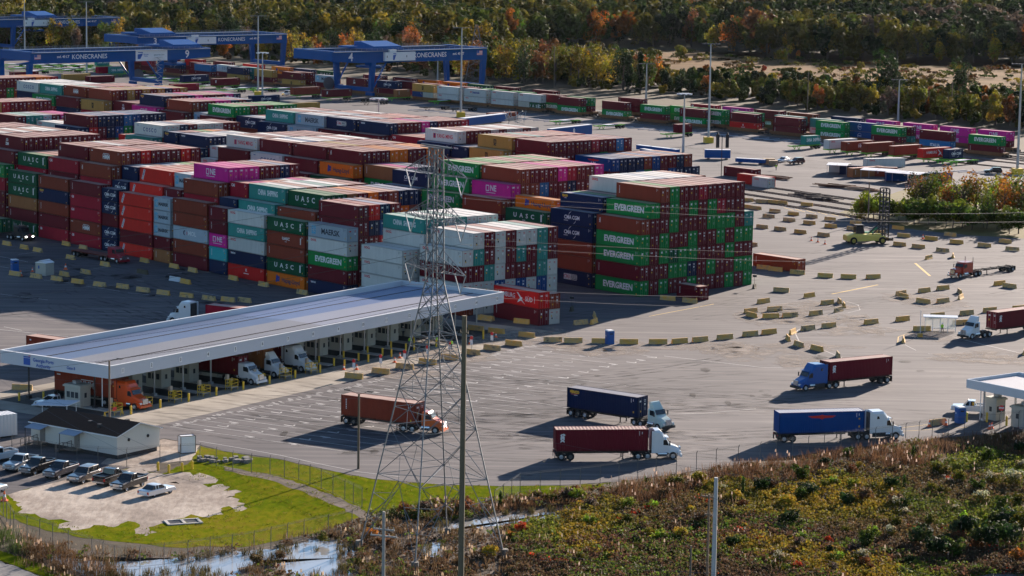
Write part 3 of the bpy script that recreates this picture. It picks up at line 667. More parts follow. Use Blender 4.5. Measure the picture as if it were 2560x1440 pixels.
# dark lorries driving along the front of the stacks
rig((187, 640), (293, 659), 'dark red tractor with lit lamps in the stack shadow', '', '', '', ('crimson', (.30, .012, .025)), 'midroof', cab=2.6, wb=4.6, box=False, lit=False)
a = side_shift(at(187, 640), head(at(187, 640), at(293, 659)), .95); trailer('empty flat deck trailer behind the dark red tractor', a, head(at(187, 640), at(293, 659)), 12.4, 2, True, mat('rusty_red_frame', (.16, .03, .02), .7))
rig((-70, 583), (57, 603.5), 'black tractor with bright headlights in front of the container wall', 'chassis trailer behind the black tractor in the stack shadow', 'dark green container on the trailer of the black tractor', 'g', ('black', (.015, .016, .018)), 'midroof', cab=2.6, wb=4.6, lit=True, stacks=True)
# lanes under the gate roof
GD = Vector((math.cos(R(55.5)), math.sin(R(55.5)), 0)); GN = Vector((math.sin(R(55.5)), -math.cos(R(55.5)), 0)); GRZ = math.atan2(GN.y, GN.x)
def lane_truck(front_px, label_t, col, style, cab, wb, code, label_c, **kw):
    b = at(*front_px); fc = b+Vector((-GN.y, GN.x, 0))*1.03; org = fc-GN*wb
    tractor(label_t, col[0], col[1], org, GRZ, wb, style, cab, **kw)
    ra = org-GN*9.6; trailer('chassis trailer in the gate lane behind the '+label_t.split(' tractor')[0]+' tractor', ra, GRZ, 12.4, 2)
    if code: c = ra+GN*(12.19/2-.8); c.z = 1.24; add_cont(c, GRZ, 12.19, 2.88, code, label_c, 'containers on lorries', True, True)
lane_truck((337, 1026), 'bright orange sleeper tractor in the end lane under the gate roof', ('vivid orange', (.72, .09, .012)), 'sleeper', 3.0, 5.0, 'H', 'red brown container with white lettering waiting under the gate roof')
lane_truck((629, 963), 'white low roofed tractor waiting in a gate lane', WHT, 'midroof', 2.4, 4.3, 'M', 'maroon container behind the white low roofed tractor in the gate')
lane_truck((686, 945), 'white tractor with propped deflector between two others in the gate', WHT, 'fairing', 1.5, 3.9, 'A', 'tan container behind the propped deflector in the gate')
lane_truck((754, 931), 'white high roofed sleeper tractor in the third busy gate lane', WHT, 'sleeper', 3.1, 5.1, 'M', 'dark maroon container behind the high roofed sleeper in the gate')
rig((655, 832), (432, 808), 'white sleeper tractor passing behind the gate roof', 'chassis trailer passing behind the gate roof', 'dark red container with yellow corner mark passing behind the gate roof', 'X', WHT, 'sleeper', cab=2.9, wb=4.8, h_=2.6)
CONT[-1]['code'] = 'r'
# ------------------------------------------------------------------ cars
def car(kind, label, colname, col, front, rear, group='parked cars and pickups', far=False, nose_cam=True, metal=0.3):
    """near-side tyre contacts at photo pixels"""
    a, b = at(*rear), at(*front); rz = head(a, b); wbm = {'pickup': 3.5, 'suv': 3.0, 'sedan': 2.85}[kind]
    mid = (a+b)/2; mid = side_shift(mid, rz, .82)
    t = thing({'pickup': 'pickup_truck', 'suv': 'sport_utility', 'sedan': 'sedan_car'}[kind], label, {'pickup': 'pickup', 'suv': 'car', 'sedan': 'car'}[kind], mid, rz, group)
    P = paint('car '+colname, col, .25, metal, .8); w = wbm/2
    fr, re = w+.95, -w-(1.15 if kind != 'suv' else .95); hw = .98 if kind != 'sedan' else .9
    zb = .42 if kind != 'sedan' else .28; zh = 1.12 if kind == 'pickup' else 1.08 if kind == 'suv' else .82; belt = 1.2 if kind != 'sedan' else .92; top = 1.9 if kind == 'pickup' else 1.85 if kind == 'suv' else 1.42
    m = MB()
    loft(m, [ring(fr, hw-.16, zb+.08, zh-.12, .1, .06), ring(fr-.15, hw-.04, zb, zh-.02, .12, .06), ring(w-.55, hw, zb, zh+.05, .1, .06), ring(w-.75, hw, zb, belt, .06, .06),
             ring(-w*.35 if kind == 'pickup' else re+.5, hw, zb, belt, .06, .06), ring(re+.1, hw-.02, zb, belt-.02 if kind != 'sedan' else belt-.02, .08, .06), ring(re, hw-.08, zb+.1, belt-.1, .08, .06)])
    part(m, 'body', P, t)
    cab0 = w-.72; cab1 = -w*.42 if kind == 'pickup' else re+.12 if kind == 'suv' else re+.75
    rake = .75; rr = .12 if kind == 'pickup' else .3 if kind == 'suv' else .7
    m = MB(); k = [ring(cab0, hw-.08, belt-.03, belt+.02, .02, .01), ring(cab0-rake, hw-.2, belt-.03, top-.05, .1, .01), ring(cab1+rr, hw-.2, belt-.03, top-.05, .1, .01), ring(cab1, hw-.1, belt-.03, belt+.05, .02, .01)]
    loft(m, k); part(m, 'window_glass', M_GLASS, t)
    m = MB(); loft(m, [ring(cab0-rake+.05, hw-.2, top-.08, top-.01, .06, .02), ring((cab0+cab1)/2-.2, hw-.17, top-.08, top+.02, .06, .02), ring(cab1+rr-.05, hw-.19, top-.08, top, .06, .02)])
    for s in (-1, 1):
        for xx, tt in ((cab0-rake*.9, 0), ((cab0+cab1)/2-.1, 1), (cab1+rr, 2)): m.bar((xx+(.55 if tt == 0 else 0), s*(hw-.07), belt), (xx, s*(hw-.18), top-.06), .045)
    part(m, 'roof', P, t)
    if kind == 'pickup':
        m = MB(); m.box(((cab1+re)/2, 0, belt+.02), (cab1-re-.25, 1.55, .03)); part(m, 'load_bed', M_BLACK, t)
        m = MB()
        for s in (-1, 1): m.box(((cab1+re)/2, s*(hw-.1), belt+.08), (cab1-re-.1, .12, .16))
        m.box((re+.08, 0, belt+.08), (.1, 1.7, .16)); part(m, 'bed_rail', P, t)
    m = MB(); m.box((fr+.02, 0, zb+.13), (.14, 1.7, .2)); m.box((re-.03, 0, zb+.15), (.14, 1.7, .18)); part(m, 'bumper', M_CHROME if kind == 'pickup' else P, t)
    m = MB(); m.box((fr-.02, 0, zh-.28), (.1, .95, .3)); part(m, 'grille', M_CHROME if kind != 'sedan' else M_BLACK, t)
    for s in (-1, 1):
        m = MB(); m.box((fr-.08, s*(hw-.3), zh-.24), (.2, .34, .2)); part(m, 'headlight', M_LAMP, t)
        m = MB(); m.box((re+.06, s*(hw-.13), belt-.3), (.16, .2, .36)); part(m, 'tail_light', M_RED, t)
        m = MB(); m.box((cab0-.35, s*(hw+.1), belt+.08), (.12, .2, .16)); part(m, 'mirror', P, t)
        for x in (w, -w): wheel(t, x, s*(hw-.16), .4 if kind != 'sedan' else .33, .27, M_RIM)
    return t
# ================================================================== gate roof, booths, yard furniture
M_CONC = mat('pale_concrete', (.42, .40, .37), .85, 0, .15, .6)
M_WALLW = mat('cream_wall_paint', (.46, .45, .39), .6, 0, .06)
M_FASC = mat('pale_metal_fascia', (.56, .60, .66), .42, .1, .04, .3)
M_BLUEP = mat('crane_blue_paint', (.003, .080, .28), .5, 0, .1, .3, 0, 0, .15)
M_BLUE2 = mat('sign_blue', (.02, .10, .42), .4)
M_YELP = mat('yellow_paint', (.72, .47, .03), .5, 0, .12)
M_WHITEP = mat('white_paint', (.78, .79, .8), .5, 0, .05)
M_GREY = mat('galvanised_steel', (.38, .40, .42), .45, .6, .12)
M_WOOD = mat('weathered_wood_pole', (.16, .12, .085), .85, 0, .2)
M_REDP = mat('red_paint', (.62, .02, .02), .45)
M_ORAN = mat('cone_orange', (.85, .13, .02), .5)
M_DKROOF = mat('brown_roof_shingle', (.085, .050, .036), .95, 0, .3, 3, 0, 0, .05)
M_DARK = mat('dark_opening', (.02, .02, .022), .8)
M_LETW = mat('white_lettering', (.78, .79, .8), .5, 0, .02)
M_GREENP = mat('lime_green_paint', (.16, .50, .03), .45, 0, .12)
M_GLS2 = mat('booth_glass', (.05, .06, .07), .08, 0, .02)
def letter(parent, s, size, m, M, bold=.02, sp=1, xs=1, name='lettering'):
    me = text_mesh('lettering', s, size, None, bold, 0, sp, xs); me.transform(M); me.materials.append(m); return link(name, me, parent)
def frame_mat(o, x, y):
    """matrix whose X axis is x, Y axis is y, at o"""
    x = Vector(x).normalized(); y = Vector(y).normalized(); z = x.cross(y)
    return Matrix(((x.x, y.x, z.x, o[0]), (x.y, y.y, z.y, o[1]), (x.z, y.z, z.z, o[2]), (0, 0, 0, 1)))
def ribbed(name, c1, c2, period, axis, rough=.45, metal=0.2):
    m, t, b = nodes(name); tc = N(t, 'ShaderNodeTexCoord'); sx = N(t, 'ShaderNodeSeparateXYZ'); L(t, tc.outputs['Object'], sx.inputs[0])
    mu = N(t, 'ShaderNodeMath', operation='MULTIPLY'); mu.inputs[1].default_value = 2*math.pi/period; L(t, sx.outputs[axis], mu.inputs[0])
    sn = N(t, 'ShaderNodeMath', operation='SINE'); L(t, mu.outputs[0], sn.inputs[0])
    bp = N(t, 'ShaderNodeBump', i_Strength=.7, i_Distance=.05); L(t, sn.outputs[0], bp.inputs['Height']); L(t, bp.outputs[0], b.inputs['Normal'])
    ns = N(t, 'ShaderNodeTexNoise', i_Scale=.15, i_Detail=6.0); L(t, tc.outputs['Object'], ns.inputs['Vector'])
    mx = N(t, 'ShaderNodeMix', data_type='RGBA'); mx.inputs[6].default_value = (*c1, 1); mx.inputs[7].default_value = (*c2, 1); L(t, ns.outputs['Fac'], mx.inputs[0]); L(t, mx.outputs[2], b.inputs['Base Color'])
    b.inputs['Roughness'].default_value = rough; b.inputs['Metallic'].default_value = metal
    return m
# ---- the long roof: local x along the front, y to the back
NC = at(277, 948, 5.0); NC.z = 0; GLEN, GWID = 96.3, 21.6
gc = thing('gate_canopy', 'very long pale blue flat gate roof with numbered lanes over the truck booths', 'gate roof', NC, R(55.5))
zu, zt = 5.0, 6.8
for nm, c, d in (('fascia', (GLEN/2, .1, (zu+zt)/2), (GLEN, .2, zt-zu)), ('fascia', (GLEN/2, GWID-.1, (zu+zt)/2), (GLEN, .2, zt-zu)), ('fascia', (.1, GWID/2, (zu+zt)/2), (.2, GWID-.42, zt-zu)), ('fascia', (GLEN-.1, GWID/2, (zu+zt)/2), (.2, GWID-.42, zt-zu))):
    m = MB(); m.box(c, d); part(m, nm, M_FASC, gc)
for nm, c, d in (('coping', (GLEN/2, .1, zt+.04), (GLEN+.1, .32, .07)), ('coping', (GLEN/2, GWID-.1, zt+.04), (GLEN+.1, .32, .07)), ('coping', (.1, GWID/2, zt+.04), (.32, GWID-.4, .07)), ('coping', (GLEN-.1, GWID/2, zt+.04), (.32, GWID-.4, .07))):
    m = MB(); m.box(c, d); part(m, nm, M_WHITEP, gc)
M_RF1 = ribbed('roof_sheet_front', (.22, .21, .215), (.29, .275, .28), .6, 0); M_RF2 = ribbed('roof_sheet_back', (.10, .14, .24), (.14, .18, .28), .6, 0, .4); M_RF3 = ribbed('roof_sheet_new', (.30, .30, .35), (.36, .36, .40), .6, 0)
xs_ = 52; ym = 11.2
def slab(name, x0, x1, y0, y1, za, zb, m_):
    m = MB(); m.hexa([(x0, y0, za-.15), (x1, y0, za-.15), (x1, y1, zb-.15), (x0, y1, zb-.15), (x0, y0, za), (x1, y0, za), (x1, y1, zb), (x0, y1, zb)]); return part(m, name, m_, gc)
slab('roof_sheet', .2, xs_, .2, ym, 5.95, 6.2, M_RF1); slab('roof_sheet', xs_, GLEN-.2, .2, ym, 5.95, 6.2, M_RF3)
slab('roof_sheet', .2, xs_, ym, GWID-.2, 6.2, 5.95, M_RF2); M_RF4 = ribbed('roof_sheet_blue', (.15, .20, .34), (.19, .24, .38), .6, 0, .4); slab('roof_sheet', xs_, GLEN-.2, ym, GWID-.2, 6.2, 5.95, M_RF4)
for yy, zz in ((6.2, 6.12), (15.8, 6.12)):
    m = MB(); m.box((GLEN/2, yy, zz), (GLEN-.8, .22, .06)); part(m, 'roof_gutter', M_STEEL, gc)
m = MB(); m.box((GLEN/2, GWID/2, 5.06), (GLEN-.6, GWID-.6, .1)); part(m, 'soffit', M_STEEL, gc)
# lane numbers on the front, name and logo on the end
npx = [304, 374, 446, 516, 585, 652, 718, 780, 845, 905, 965, 1022, 1136, 1190, 1242]; npy = [926, 912, 898, 885, 872, 859, 847, 835, 823, 811, 800, 789, 767, 757, 747]
for i, (a, b) in enumerate(zip(npx, npy)):
    q = at(a, b, 5.9)-NC; xx = q.x*math.cos(R(55.5))+q.y*math.sin(R(55.5))
    m = MB(); m.box((xx, -.02, 5.9), (.62, .03, .8)); part(m, 'number_plate', M_WHITEP, gc)
    letter(gc, str(i+1), .62, M_DARK, frame_mat((xx, -.045, 5.9), (1, 0, 0), (0, 0, 1)), .01, name='lane_number')
def endp(px, py):
    q = at(px, py, 5.9)-NC; return -q.x*math.sin(R(55.5))+q.y*math.cos(R(55.5))
ex = -.02
y1_ = 15.1
def end_rect(y0, y1, z0, z1, m_, nm='logo'):
    m = MB(); m.box((ex, (y0+y1)/2, (z0+z1)/2), (.03, abs(y1-y0), z1-z0)); part(m, nm, m_, gc)
end_rect(15.6, 16.9, 5.25, 6.25, M_BLUE2); end_rect(15.6, 16.9, 6.32, 6.5, M_BLUE2); end_rect(15.5, 15.9, 6.55, 6.65, M_REDP)
letter(gc, 'Georgia Ports\nAuthority', .72, M_BLUE2, frame_mat((ex-.02, 13.0, 5.75), (0, -1, 0), (0, 0, 1)), .015)
letter(gc, 'Gate 8', .6, M_BLUE2, frame_mat((ex-.02, 7.6, 5.7), (0, -1, 0), (0, 0, 1)), .015)
# posts
lane = 6.22
for k in range(16):
    for yy in (4.6, 17.5):
        xx = 1.6+k*lane
        if xx > GLEN: continue
        m = MB(); m.bar((xx, yy, 0), (xx, yy, 5.0), .13, n=8); m.box((xx, yy, .25), (.6, .6, .5)); part(m, 'post', M_GREY if k else M_STEEL, gc)
m = MB(); m.bar((2.5, 4.0, .3), (2.5, 4.0, 5.0), .08, n=6); part(m, 'downpipe', M_WHITEP, gc)
def gp(x, y, z=0): 
    c, s = math.cos(R(55.5)), math.sin(R(55.5)); return Vector((NC.x+x*c-y*s, NC.y+x*s+y*c, z))
# islands, booths, stands, bollards
def booth(label, loc, rz, w=2.2, d=2.6, hh=2.75, group='gate booths'):
    t = thing('gate_booth', label, 'booth', loc, rz, group)
    m = MB(); m.box((0, 0, hh/2), (w, d, hh)); part(m, 'wall', M_WALLW, t)
    m = MB(); m.box((0, 0, hh+.12), (w+.4, d+.4, .24)); m.box((0, 0, hh+.3), (w+.1, d+.1, .12)); part(m, 'roof', M_WALLW, t)
    m = MB(); m.box((.1, .3, hh+.6), (.9, .7, .45)); part(m, 'air_conditioner', M_GREY, t)
    for k in (-.7, 0, .7):
        for s in (-1, 1):
            m = MB(); m.box((s*(w/2+.01), k*d/2.6, 1.65), (.04, .6, .85)); part(m, 'window', M_GLS2, t)
    m = MB(); m.box((0, -d/2-.01, 1.05), (.8, .04, 2.0)); dd = part(m, 'door', M_WALLW, t)
    m = MB(); m.box((0, -d/2-.04, 1.6), (.45, .03, .7)); part(m, 'door_window', M_GLS2, dd)
    return t
def bollard(label, loc, hh=1.25, group='yellow bollards at the gate'):
    o = BOL.copy(); COL.objects.link(o); o.location = loc; tag(o, label, 'bollard', group); o.scale = (1, 1, hh/1.25); return o
m = MB(); m.lathe([(.01, 0), (.16, 0), (.16, 1.2), (.1, 1.25), (.01, 1.26)], n=10); BOL = bpy.data.objects.new('bollard', fixn(m.mesh('bollard', M_YELP)))
def stand(label, loc, rz):
    t = thing('ticket_stand', label, 'railed stand', loc, rz, 'yellow railed driver stands')
    m = MB(); m.box((0, 0, .5), (1.6, 1.2, .08)); 
    part(m, 'platform', M_GREY, t)
    for x in (-.75, .75):
        for y in (-.55, .55):
            m = MB(); m.bar((x, y, 0), (x, y, 1.6), .045); part(m, 'post', M_YELP, t)
    m = MB()
    for z in (.65, 1.1, 1.6):
        for y in (-.55, .55): m.bar((-.75, y, z), (.75, y, z), .045)
        for x in (-.75, .75): m.bar((x, -.55, z), (x, .55, z), .045)
    part(m, 'railing', M_YELP, t)
    m = MB(); m.box((-.2, .7, 1.9), (.5, .35, .8)); m.bar((-.2, .7, 0), (-.2, .7, 1.5), .06); part(m, 'screen_cabinet', mat('tan_cabinet', (.4, .33, .26), .6), t)
for k in range(16):
    xx = 1.6+k*lane
    if xx < GLEN-4:
        m = MB(); m.box((0, 0, .075), (1.5, 15, .15)); o = m.build('lane_island', M_CONC); o.location = gp(xx, 9.0); o.rotation_euler = (0, 0, R(55.5)); tag(o, f'low concrete lane island under the {nth(k+1)} roof post', 'island', 'lane islands')
        booth(f'cream booth with dark windows on the {nth(k+1)} lane island', gp(xx, 9.4 if k else 7.9, .15), R(55.5), 2.1, 3.0)
    if k < 9:
        if k < 9 and k != 8: stand(f'yellow railed stand with screen beside the {nth(k+1)} gate lane', gp(xx-1.3, -.6, 0), R(55.5))
    if k < 13:
        bollard(f'yellow bollard in front of the {nth(k+1)} lane island', gp(xx+.1, -2.2+k*.14))
        bollard(f'yellow bollard at the nose of the {nth(k+1)} lane island', gp(xx+.1, 1.0))
        if k > 6: bollard(f'yellow bollard behind the booth window of the {nth(k+1)} island', gp(xx+.1, 4.0))
for i, p in enumerate([(48, 1002), (108, 990), (2323, 846)]): pass
bollard('lone yellow bollard on the asphalt beyond the roof corner', at(48, 1002)); bollard('yellow bollard by the parked white car', at(109, 1000))
bollard('yellow bollard past the last lane of the gate roof', at(1208, 848), 1.5)
# ---- jersey barriers
m = MB()
prof = [(-.3, 0), (.3, 0), (.3, .08), (.17, .33), (.1, .86), (-.1, .86), (-.17, .33), (-.3, .08)]
m.prism([(-1.53, y, z) for y, z in prof][::-1], (3.06, 0, 0))
M_BAR = None
def barrier_mat():
    mm, t, b = nodes('painted_barrier_concrete'); tc = N(t, 'ShaderNodeTexCoord'); oi = N(t, 'ShaderNodeObjectInfo')
    ad = N(t, 'ShaderNodeVectorMath', operation='ADD'); L(t, tc.outputs['Object'], ad.inputs[0]); L(t, oi.outputs['Location'], ad.inputs[1])
    ns = N(t, 'ShaderNodeTexNoise', i_Scale=1.1, i_Detail=7.0, i_Roughness=.65); L(t, ad.outputs[0], ns.inputs['Vector'])
    sm = N(t, 'ShaderNodeMath', operation='MULTIPLY_ADD'); sm.inputs[1].default_value = .22; L(t, oi.outputs['Random'], sm.inputs[0]); L(t, ns.outputs['Fac'], sm.inputs[2])
    cr_ = N(t, 'ShaderNodeValToRGB'); e = cr_.color_ramp.elements; e[0].position = .36; e[0].color = (.66, .35, .045, 1); e[1].position = .86; e[1].color = (.06, .05, .035, 1)
    e2 = cr_.color_ramp.elements.new(.58); e2.color = (.60, .36, .11, 1); e3 = cr_.color_ramp.elements.new(.72); e3.color = (.46, .34, .18, 1)
    L(t, sm.outputs[0], cr_.inputs[0]); L(t, cr_.outputs[0], b.inputs['Base Color']); b.inputs['Roughness'].default_value = .85; return mm
M_BAR = barrier_mat(); BAR = fixn(m.mesh('concrete_barrier', M_BAR))
BARN = {}
def barrier(px, py, slope, row, label=None, mesh=None):
    """base centre pixel; slope = lean of the base line in the picture, degrees (+ = right end up); 90 = seen end on"""
    BARN[row] = BARN.get(row, 0)+1
    p = at(px, py); q = at(px+14*math.cos(R(slope)), py-14*math.sin(R(slope))) if abs(slope) < 89 else at(px, py-6)
    rz = head(p, q)+random.uniform(-.05, .05)
    o = link('concrete_barrier', mesh or BAR, None, p); o.rotation_euler = (0, 0, rz)
    tag(o, label or f'yellow concrete barrier, {nth(BARN[row])} one {row}', 'barrier', 'yellow concrete barriers'); return o
A4 = lambda x, y: (1860+x/2.88, 400+y/2.88)
A3 = lambda x, y: (1200+x/2.88, 320+y/2.88)
A1 = lambda x, y: (x/3.6, 320+y/3.6)
A0_ = lambda x, y: (x/3.6, 680+y/3.6)
def row(lst, name, f, s=None):
    for b in lst: barrier(*f(b[0], b[1]), b[2] if len(b) > 2 else s, name)
row([(25, 298), (130, 308), (203, 312), (270, 318), (453, 331)], 'in the lane line below the railway tracks', A4, -4)
row([(18, 346), (85, 356), (222, 378), (355, 397), (487, 417), (620, 437), (805, 462), (1110, 500), (1485, 548), (1880, 597)], 'in the line running to the tree clump', A4, -6)
row([(177, 416), (325, 442), (470, 463), (625, 487), (785, 505), (975, 533), (1150, 555), (1347, 577), (1530, 602), (1730, 626), (1932, 653)], 'in the line passing the tall black mast', A4, -5)
row([(50, 620), (130, 492), (260, 508), (405, 529), (572, 550), (1120, 618), (1255, 635), (1430, 662)], 'in the line in front of the tall black mast', A4, -6)
row([(1330, 714, 14), (1505, 702, 88), (585, 845, -3), (752, 853, -2), (930, 853, 2)], 'on the open asphalt near the red long nosed lorry', A4)
row([(140, 786, -6), (228, 800, -6), (385, 822, -5)], 'beside the lone red container', A4)
row([(268, 950, -4), (470, 988, 9), (140, 1030, 7), (220, 1087, 4), (48, 1100, 6), (55, 1130, -14), (192, 1138, 2), (330, 1131, 3), (517, 1116, 6), (600, 1040, 6), (688, 1030, -48), (720, 1058, -65), (680, 1092, 14)], 'round the nearer traffic island', A4)
row([(1130, 972, 8), (1148, 992, -14), (1298, 952, 6), (1432, 934, 5), (1552, 962, -34), (1560, 1000, 24), (1432, 1027, 6), (1290, 1030, -8), (1840, 900, 7), (1912, 920, -8)], 'round the traffic island near the red lorry', A4)
row([(45, 1266, 4), (180, 1252, 6), (350, 1252, 24), (317, 1298, -42), (460, 1225, 6), (610, 1206, 5), (915, 1180, 6), (1142, 1158, 5), (1393, 1132, 5), (1603, 1114, 5), (1770, 1094, 5), (1980, 1078, 5), (395, 1342, -20), (525, 1372, -14), (678, 1420, -52)], 'along the curved lane edge', A4)
row([(1555, 1185, 4), (1280, 1230, 0), (1148, 1310, 86)], 'by the glass waiting shelter', A4)
row([(1352, 1240, -6), (1510, 1258, -6), (50, 1382, -8), (300, 1408, -6), (725, 1415, 6), (820, 1408, 22), (825, 1362, -58)], 'beside the pair of short stacked containers', A3)
for i, (x, y) in enumerate([(1382, 855), (1433, 857), (1502, 858), (1572, 860), (1645, 860), (1699, 858), (1750, 854), (1812, 848)]): barrier(x, y, 0 if i < 5 else 4, 'in the straight row with the blue toilet')
row([(62, 1055), (218, 1088), (340, 1114), (595, 1057), (750, 1090), (1300, 1208), (1567, 1260), (1735, 1295), (2100, 1368), (2373, 1424)], 'in the stack shadow along the container wall', A1, -12)
row([(635, 1180), (945, 1242), (578, 1332), (770, 1312), (1670, 1400)], 'loose between the two shaded barrier rows', A1, -11)
row([(135, 1328), (325, 1350), (510, 1373), (698, 1398), (897, 1425), (1105, 1443)], 'in the long shaded row behind the gate roof', A1, -8)
row([(1288, 178), (1470, 204), (1680, 228), (1880, 254), (2052, 266), (2200, 272)], 'in the long shaded row nearer the canopy back', A0_, -7)
row([(705+0, 200)], 'against the orange bottom container', lambda x, y: (560+x/3.6, 680+y/3.6), -10)
M_BARW = mat('white_barrier_plastic', (.62, .66, .70), .7, 0, .1); BARW = BAR.copy(); BARW.materials.clear(); BARW.materials.append(M_BARW)
barrier(*A1(1575, 1378), -10, 'w', 'whitish grey concrete barrier among the shaded yellow ones', BARW)
M_BARD = mat('dark_stained_concrete', (.09, .075, .05), .9, 0, .5, 2); BARD = BAR.copy(); BARD.materials.clear(); BARD.materials.append(M_BARD)
barrier(*A1(1283, 1312), -10, 'd', 'dark streaked barrier lying alone in the stack shadow', BARD)
barrier(*A0_(200, 1062), -2, 'c', 'orange tinted barrier with a grey signal post on top'); barrier(2343, 1062, 7, 't', 'brownish barrier between two cones at the small roofed gate')
barrier(2561, 885, 60, 'u', 'barrier cut by the picture edge near the shelter')
# barriers with signs in front of the gate
for i, (x, y) in enumerate([(885, 946), (952, 934), (1012, 922), (1069, 910), (1124, 899), (1179, 886), (1230, 875), (1284, 864), (1317, 843), (1213, 801), (1190, 826), (1241, 833)]):
    barrier(x, y, -6, 'in the slanting row between gate roof and painted lanes')
    if i < 7:
        p = at(x, y); t = thing('lane_sign', f'red and white lane sign post on the {nth(i+1)} barrier of the slanting row', 'sign', (p.x, p.y, .86), R(-34), 'lane signs on barriers')
        m = MB(); m.bar((0, 0, 0), (0, 0, 1.6), .04); part(m, 'post', M_GREY, t)
        m = MB(); m.box((0, -.06, 1.15), (.5, .04, .8)); part(m, 'panel', M_WHITEP, t)
        m = MB(); m.lathe([(.01, -.1), (.3, -.1), (.3, -.05), (.01, -.05)], (0, 0, 1.85), 'Y', 12); part(m, 'disc', M_REDP, t)
for i, (x, y) in enumerate([A4(75, 925), A3(660, 1318)]):
    p = at(x, y); b_ = barrier(x, y, 30 if i else 20, 's', ['short dark concrete block with a small sign post near the stack corner', 'stained concrete block with a sign post in the stack shade'][i], BARD); b_.scale = (.45, 1, 1)
    t = thing('post_sign', ['small dark sign on a stained concrete block by the stack corner', 'small dark sign on a block in the shade of the stacks'][i], 'sign', (p.x, p.y, .86), R(-20), 'small dark signs')
    m = MB(); m.bar((0, 0, 0), (0, 0, 1.6), .04); part(m, 'post', M_STEEL, t); m = MB(); m.box((0, -.04, 1.55), (.8, .05, .4)); part(m, 'panel', M_STEEL, t)
# cones
m = MB(); m.lathe([(.01, .05), (.2, .05), (.13, .3)], n=10); m.box((0, 0, .025), (.5, .5, .05)); m.lathe([(.09, .5), (.04, .75), (.01, .76)], n=10); k0 = len(m.f); m.lathe([(.13, .3), (.09, .5)], n=10, mi=1)
CONE = fixn(m.mesh('traffic_cone', [M_ORAN, M_WHITEP]))
def cone(x, y, label, s=1.2):
    o = link('traffic_cone', CONE, None, at(x, y)); o.scale = (s, s, s); tag(o, label, 'cone', 'orange traffic cones')
for i, q in enumerate([A4(485, 582), A4(532, 592), A4(583, 607)]): cone(*q, f'orange cone, {nth(i+1)} of three lying west of the yellow mast truck')
cone(*A4(1288, 570), 'orange and white drum behind a barrier by the tree clump', 1.5)
Z5 = lambda x, y: (560+x/3.6, 680+y/3.6)
for i, q in enumerate([(1078, 880), (1195, 880), (1537, 815), (1583, 775), (2447, 588), (2213, 648)]): cone(*Z5(*q), f'orange cone, {nth(i+1)} along the apron before the gate islands')
Z6 = lambda x, y: (1860+x/3.6, 840+y/3.6)
for i, q in enumerate([(1667, 815), (1817, 803), (2208, 838), (2230, 832)]): cone(*Z6(*q), f'orange cone, {nth(i+1)} near the small roofed gate')
cone(11, 1252, 'orange striped drum by the gravel lot edge', 1.6); cone(52, 690, 'orange drum beside the shaded toilet', 1.5); cone(81, 679, 'orange cone behind the cream shed', 1.1); cone(164, 674, 'tall orange cone beyond the cream shed', 1.6)
# toilets
def toilet(x, y, rz, label, col, w=1.15, hh=2.2):
    t = thing('portable_toilet', label, 'portable toilet', at(x, y), rz, 'blue portable toilets')
    P = mat('toilet_'+col[0], col[1], .5)
    m = MB(); m.box((0, 0, hh/2), (w, w, hh)); part(m, 'cabin', P, t)
    m = MB(); m.prism([(-w/2-.04, -w/2-.04, hh), (w/2+.04, -w/2-.04, hh), (w/2-.1, -w/2-.04, hh+.16), (-w/2+.1, -w/2-.04, hh+.16)], (0, w+.08, 0)); part(m, 'roof', M_WHITEP, t)
    m = MB(); m.box((-w/2-.01, 0, hh/2), (.03, w*.75, hh*.88)); d = part(m, 'door', P, t)
    m = MB(); m.box((-w/2-.03, .2, 1.4), (.02, .2, .2)); part(m, 'door_latch', M_WHITEP, d)
    for s in (-1, 1):
        m = MB(); m.box((0, s*(w/2+.01), hh*.8), (w*.5, .02, .2)); part(m, 'vent', M_DARK, t)
TB = ('blue', (.01, .10, .36))
toilet(1524, 860, R(25), 'blue portable toilet standing between yellow barriers', TB); toilet(37, 678, R(30), 'dark blue portable toilet in the shaded yard with white roof', TB, 1.25); toilet(2400, 1057, R(20), 'blue portable toilet beside the post of the small roofed gate', TB)
t = thing('storage_shed', 'cream shed with gabled roof and small sign in the shade', 'shed', at(112, 687), R(-30))
m = MB(); m.box((0, 0, 1.2), (2.5, 2.5, 2.4)); part(m, 'wall', M_WALLW, t)
m = MB(); m.prism([(-1.35, -1.35, 2.4), (1.35, -1.35, 2.4), (0, -1.35, 2.95)], (0, 2.7, 0)); part(m, 'roof', M_WHITEP, t)
m = MB(); m.box((-.4, -1.28, 1.6), (.3, .04, .6)); part(m, 'sign', M_BLUE2, t)
# ---- small roofed gate on the edge
c0 = at(2415.6, 969, 4.75); c0.z = 0
tg = thing('small_gate_canopy', 'small pale metal roof on grey posts over two booths', 'gate roof', c0, R(-52.2))
def tb(nm, c, d, m_): m = MB(); m.box(c, d); return part(m, nm, m_, tg)
SL, SW = 26, 11
tb('fascia', (SL/2, .1, 5.35), (SL, .2, 1.25), M_FASC); tb('fascia', (SL/2, SW-.1, 5.35), (SL, .2, 1.25), M_FASC); tb('fascia', (.1, SW/2, 5.35), (.2, SW-.42, 1.25), M_FASC); tb('fascia', (SL-.1, SW/2, 5.35), (.2, SW-.42, 1.25), M_FASC)
tb('roof_sheet', (SL/2, SW/2, 5.5), (SL-.4, SW-.4, .15), ribbed('small_roof_sheet', (.46, .44, .44), (.54, .52, .52), .5, 1)); tb('soffit', (SL/2, SW/2, 4.8), (SL-.5, SW-.5, .1), M_GREY)
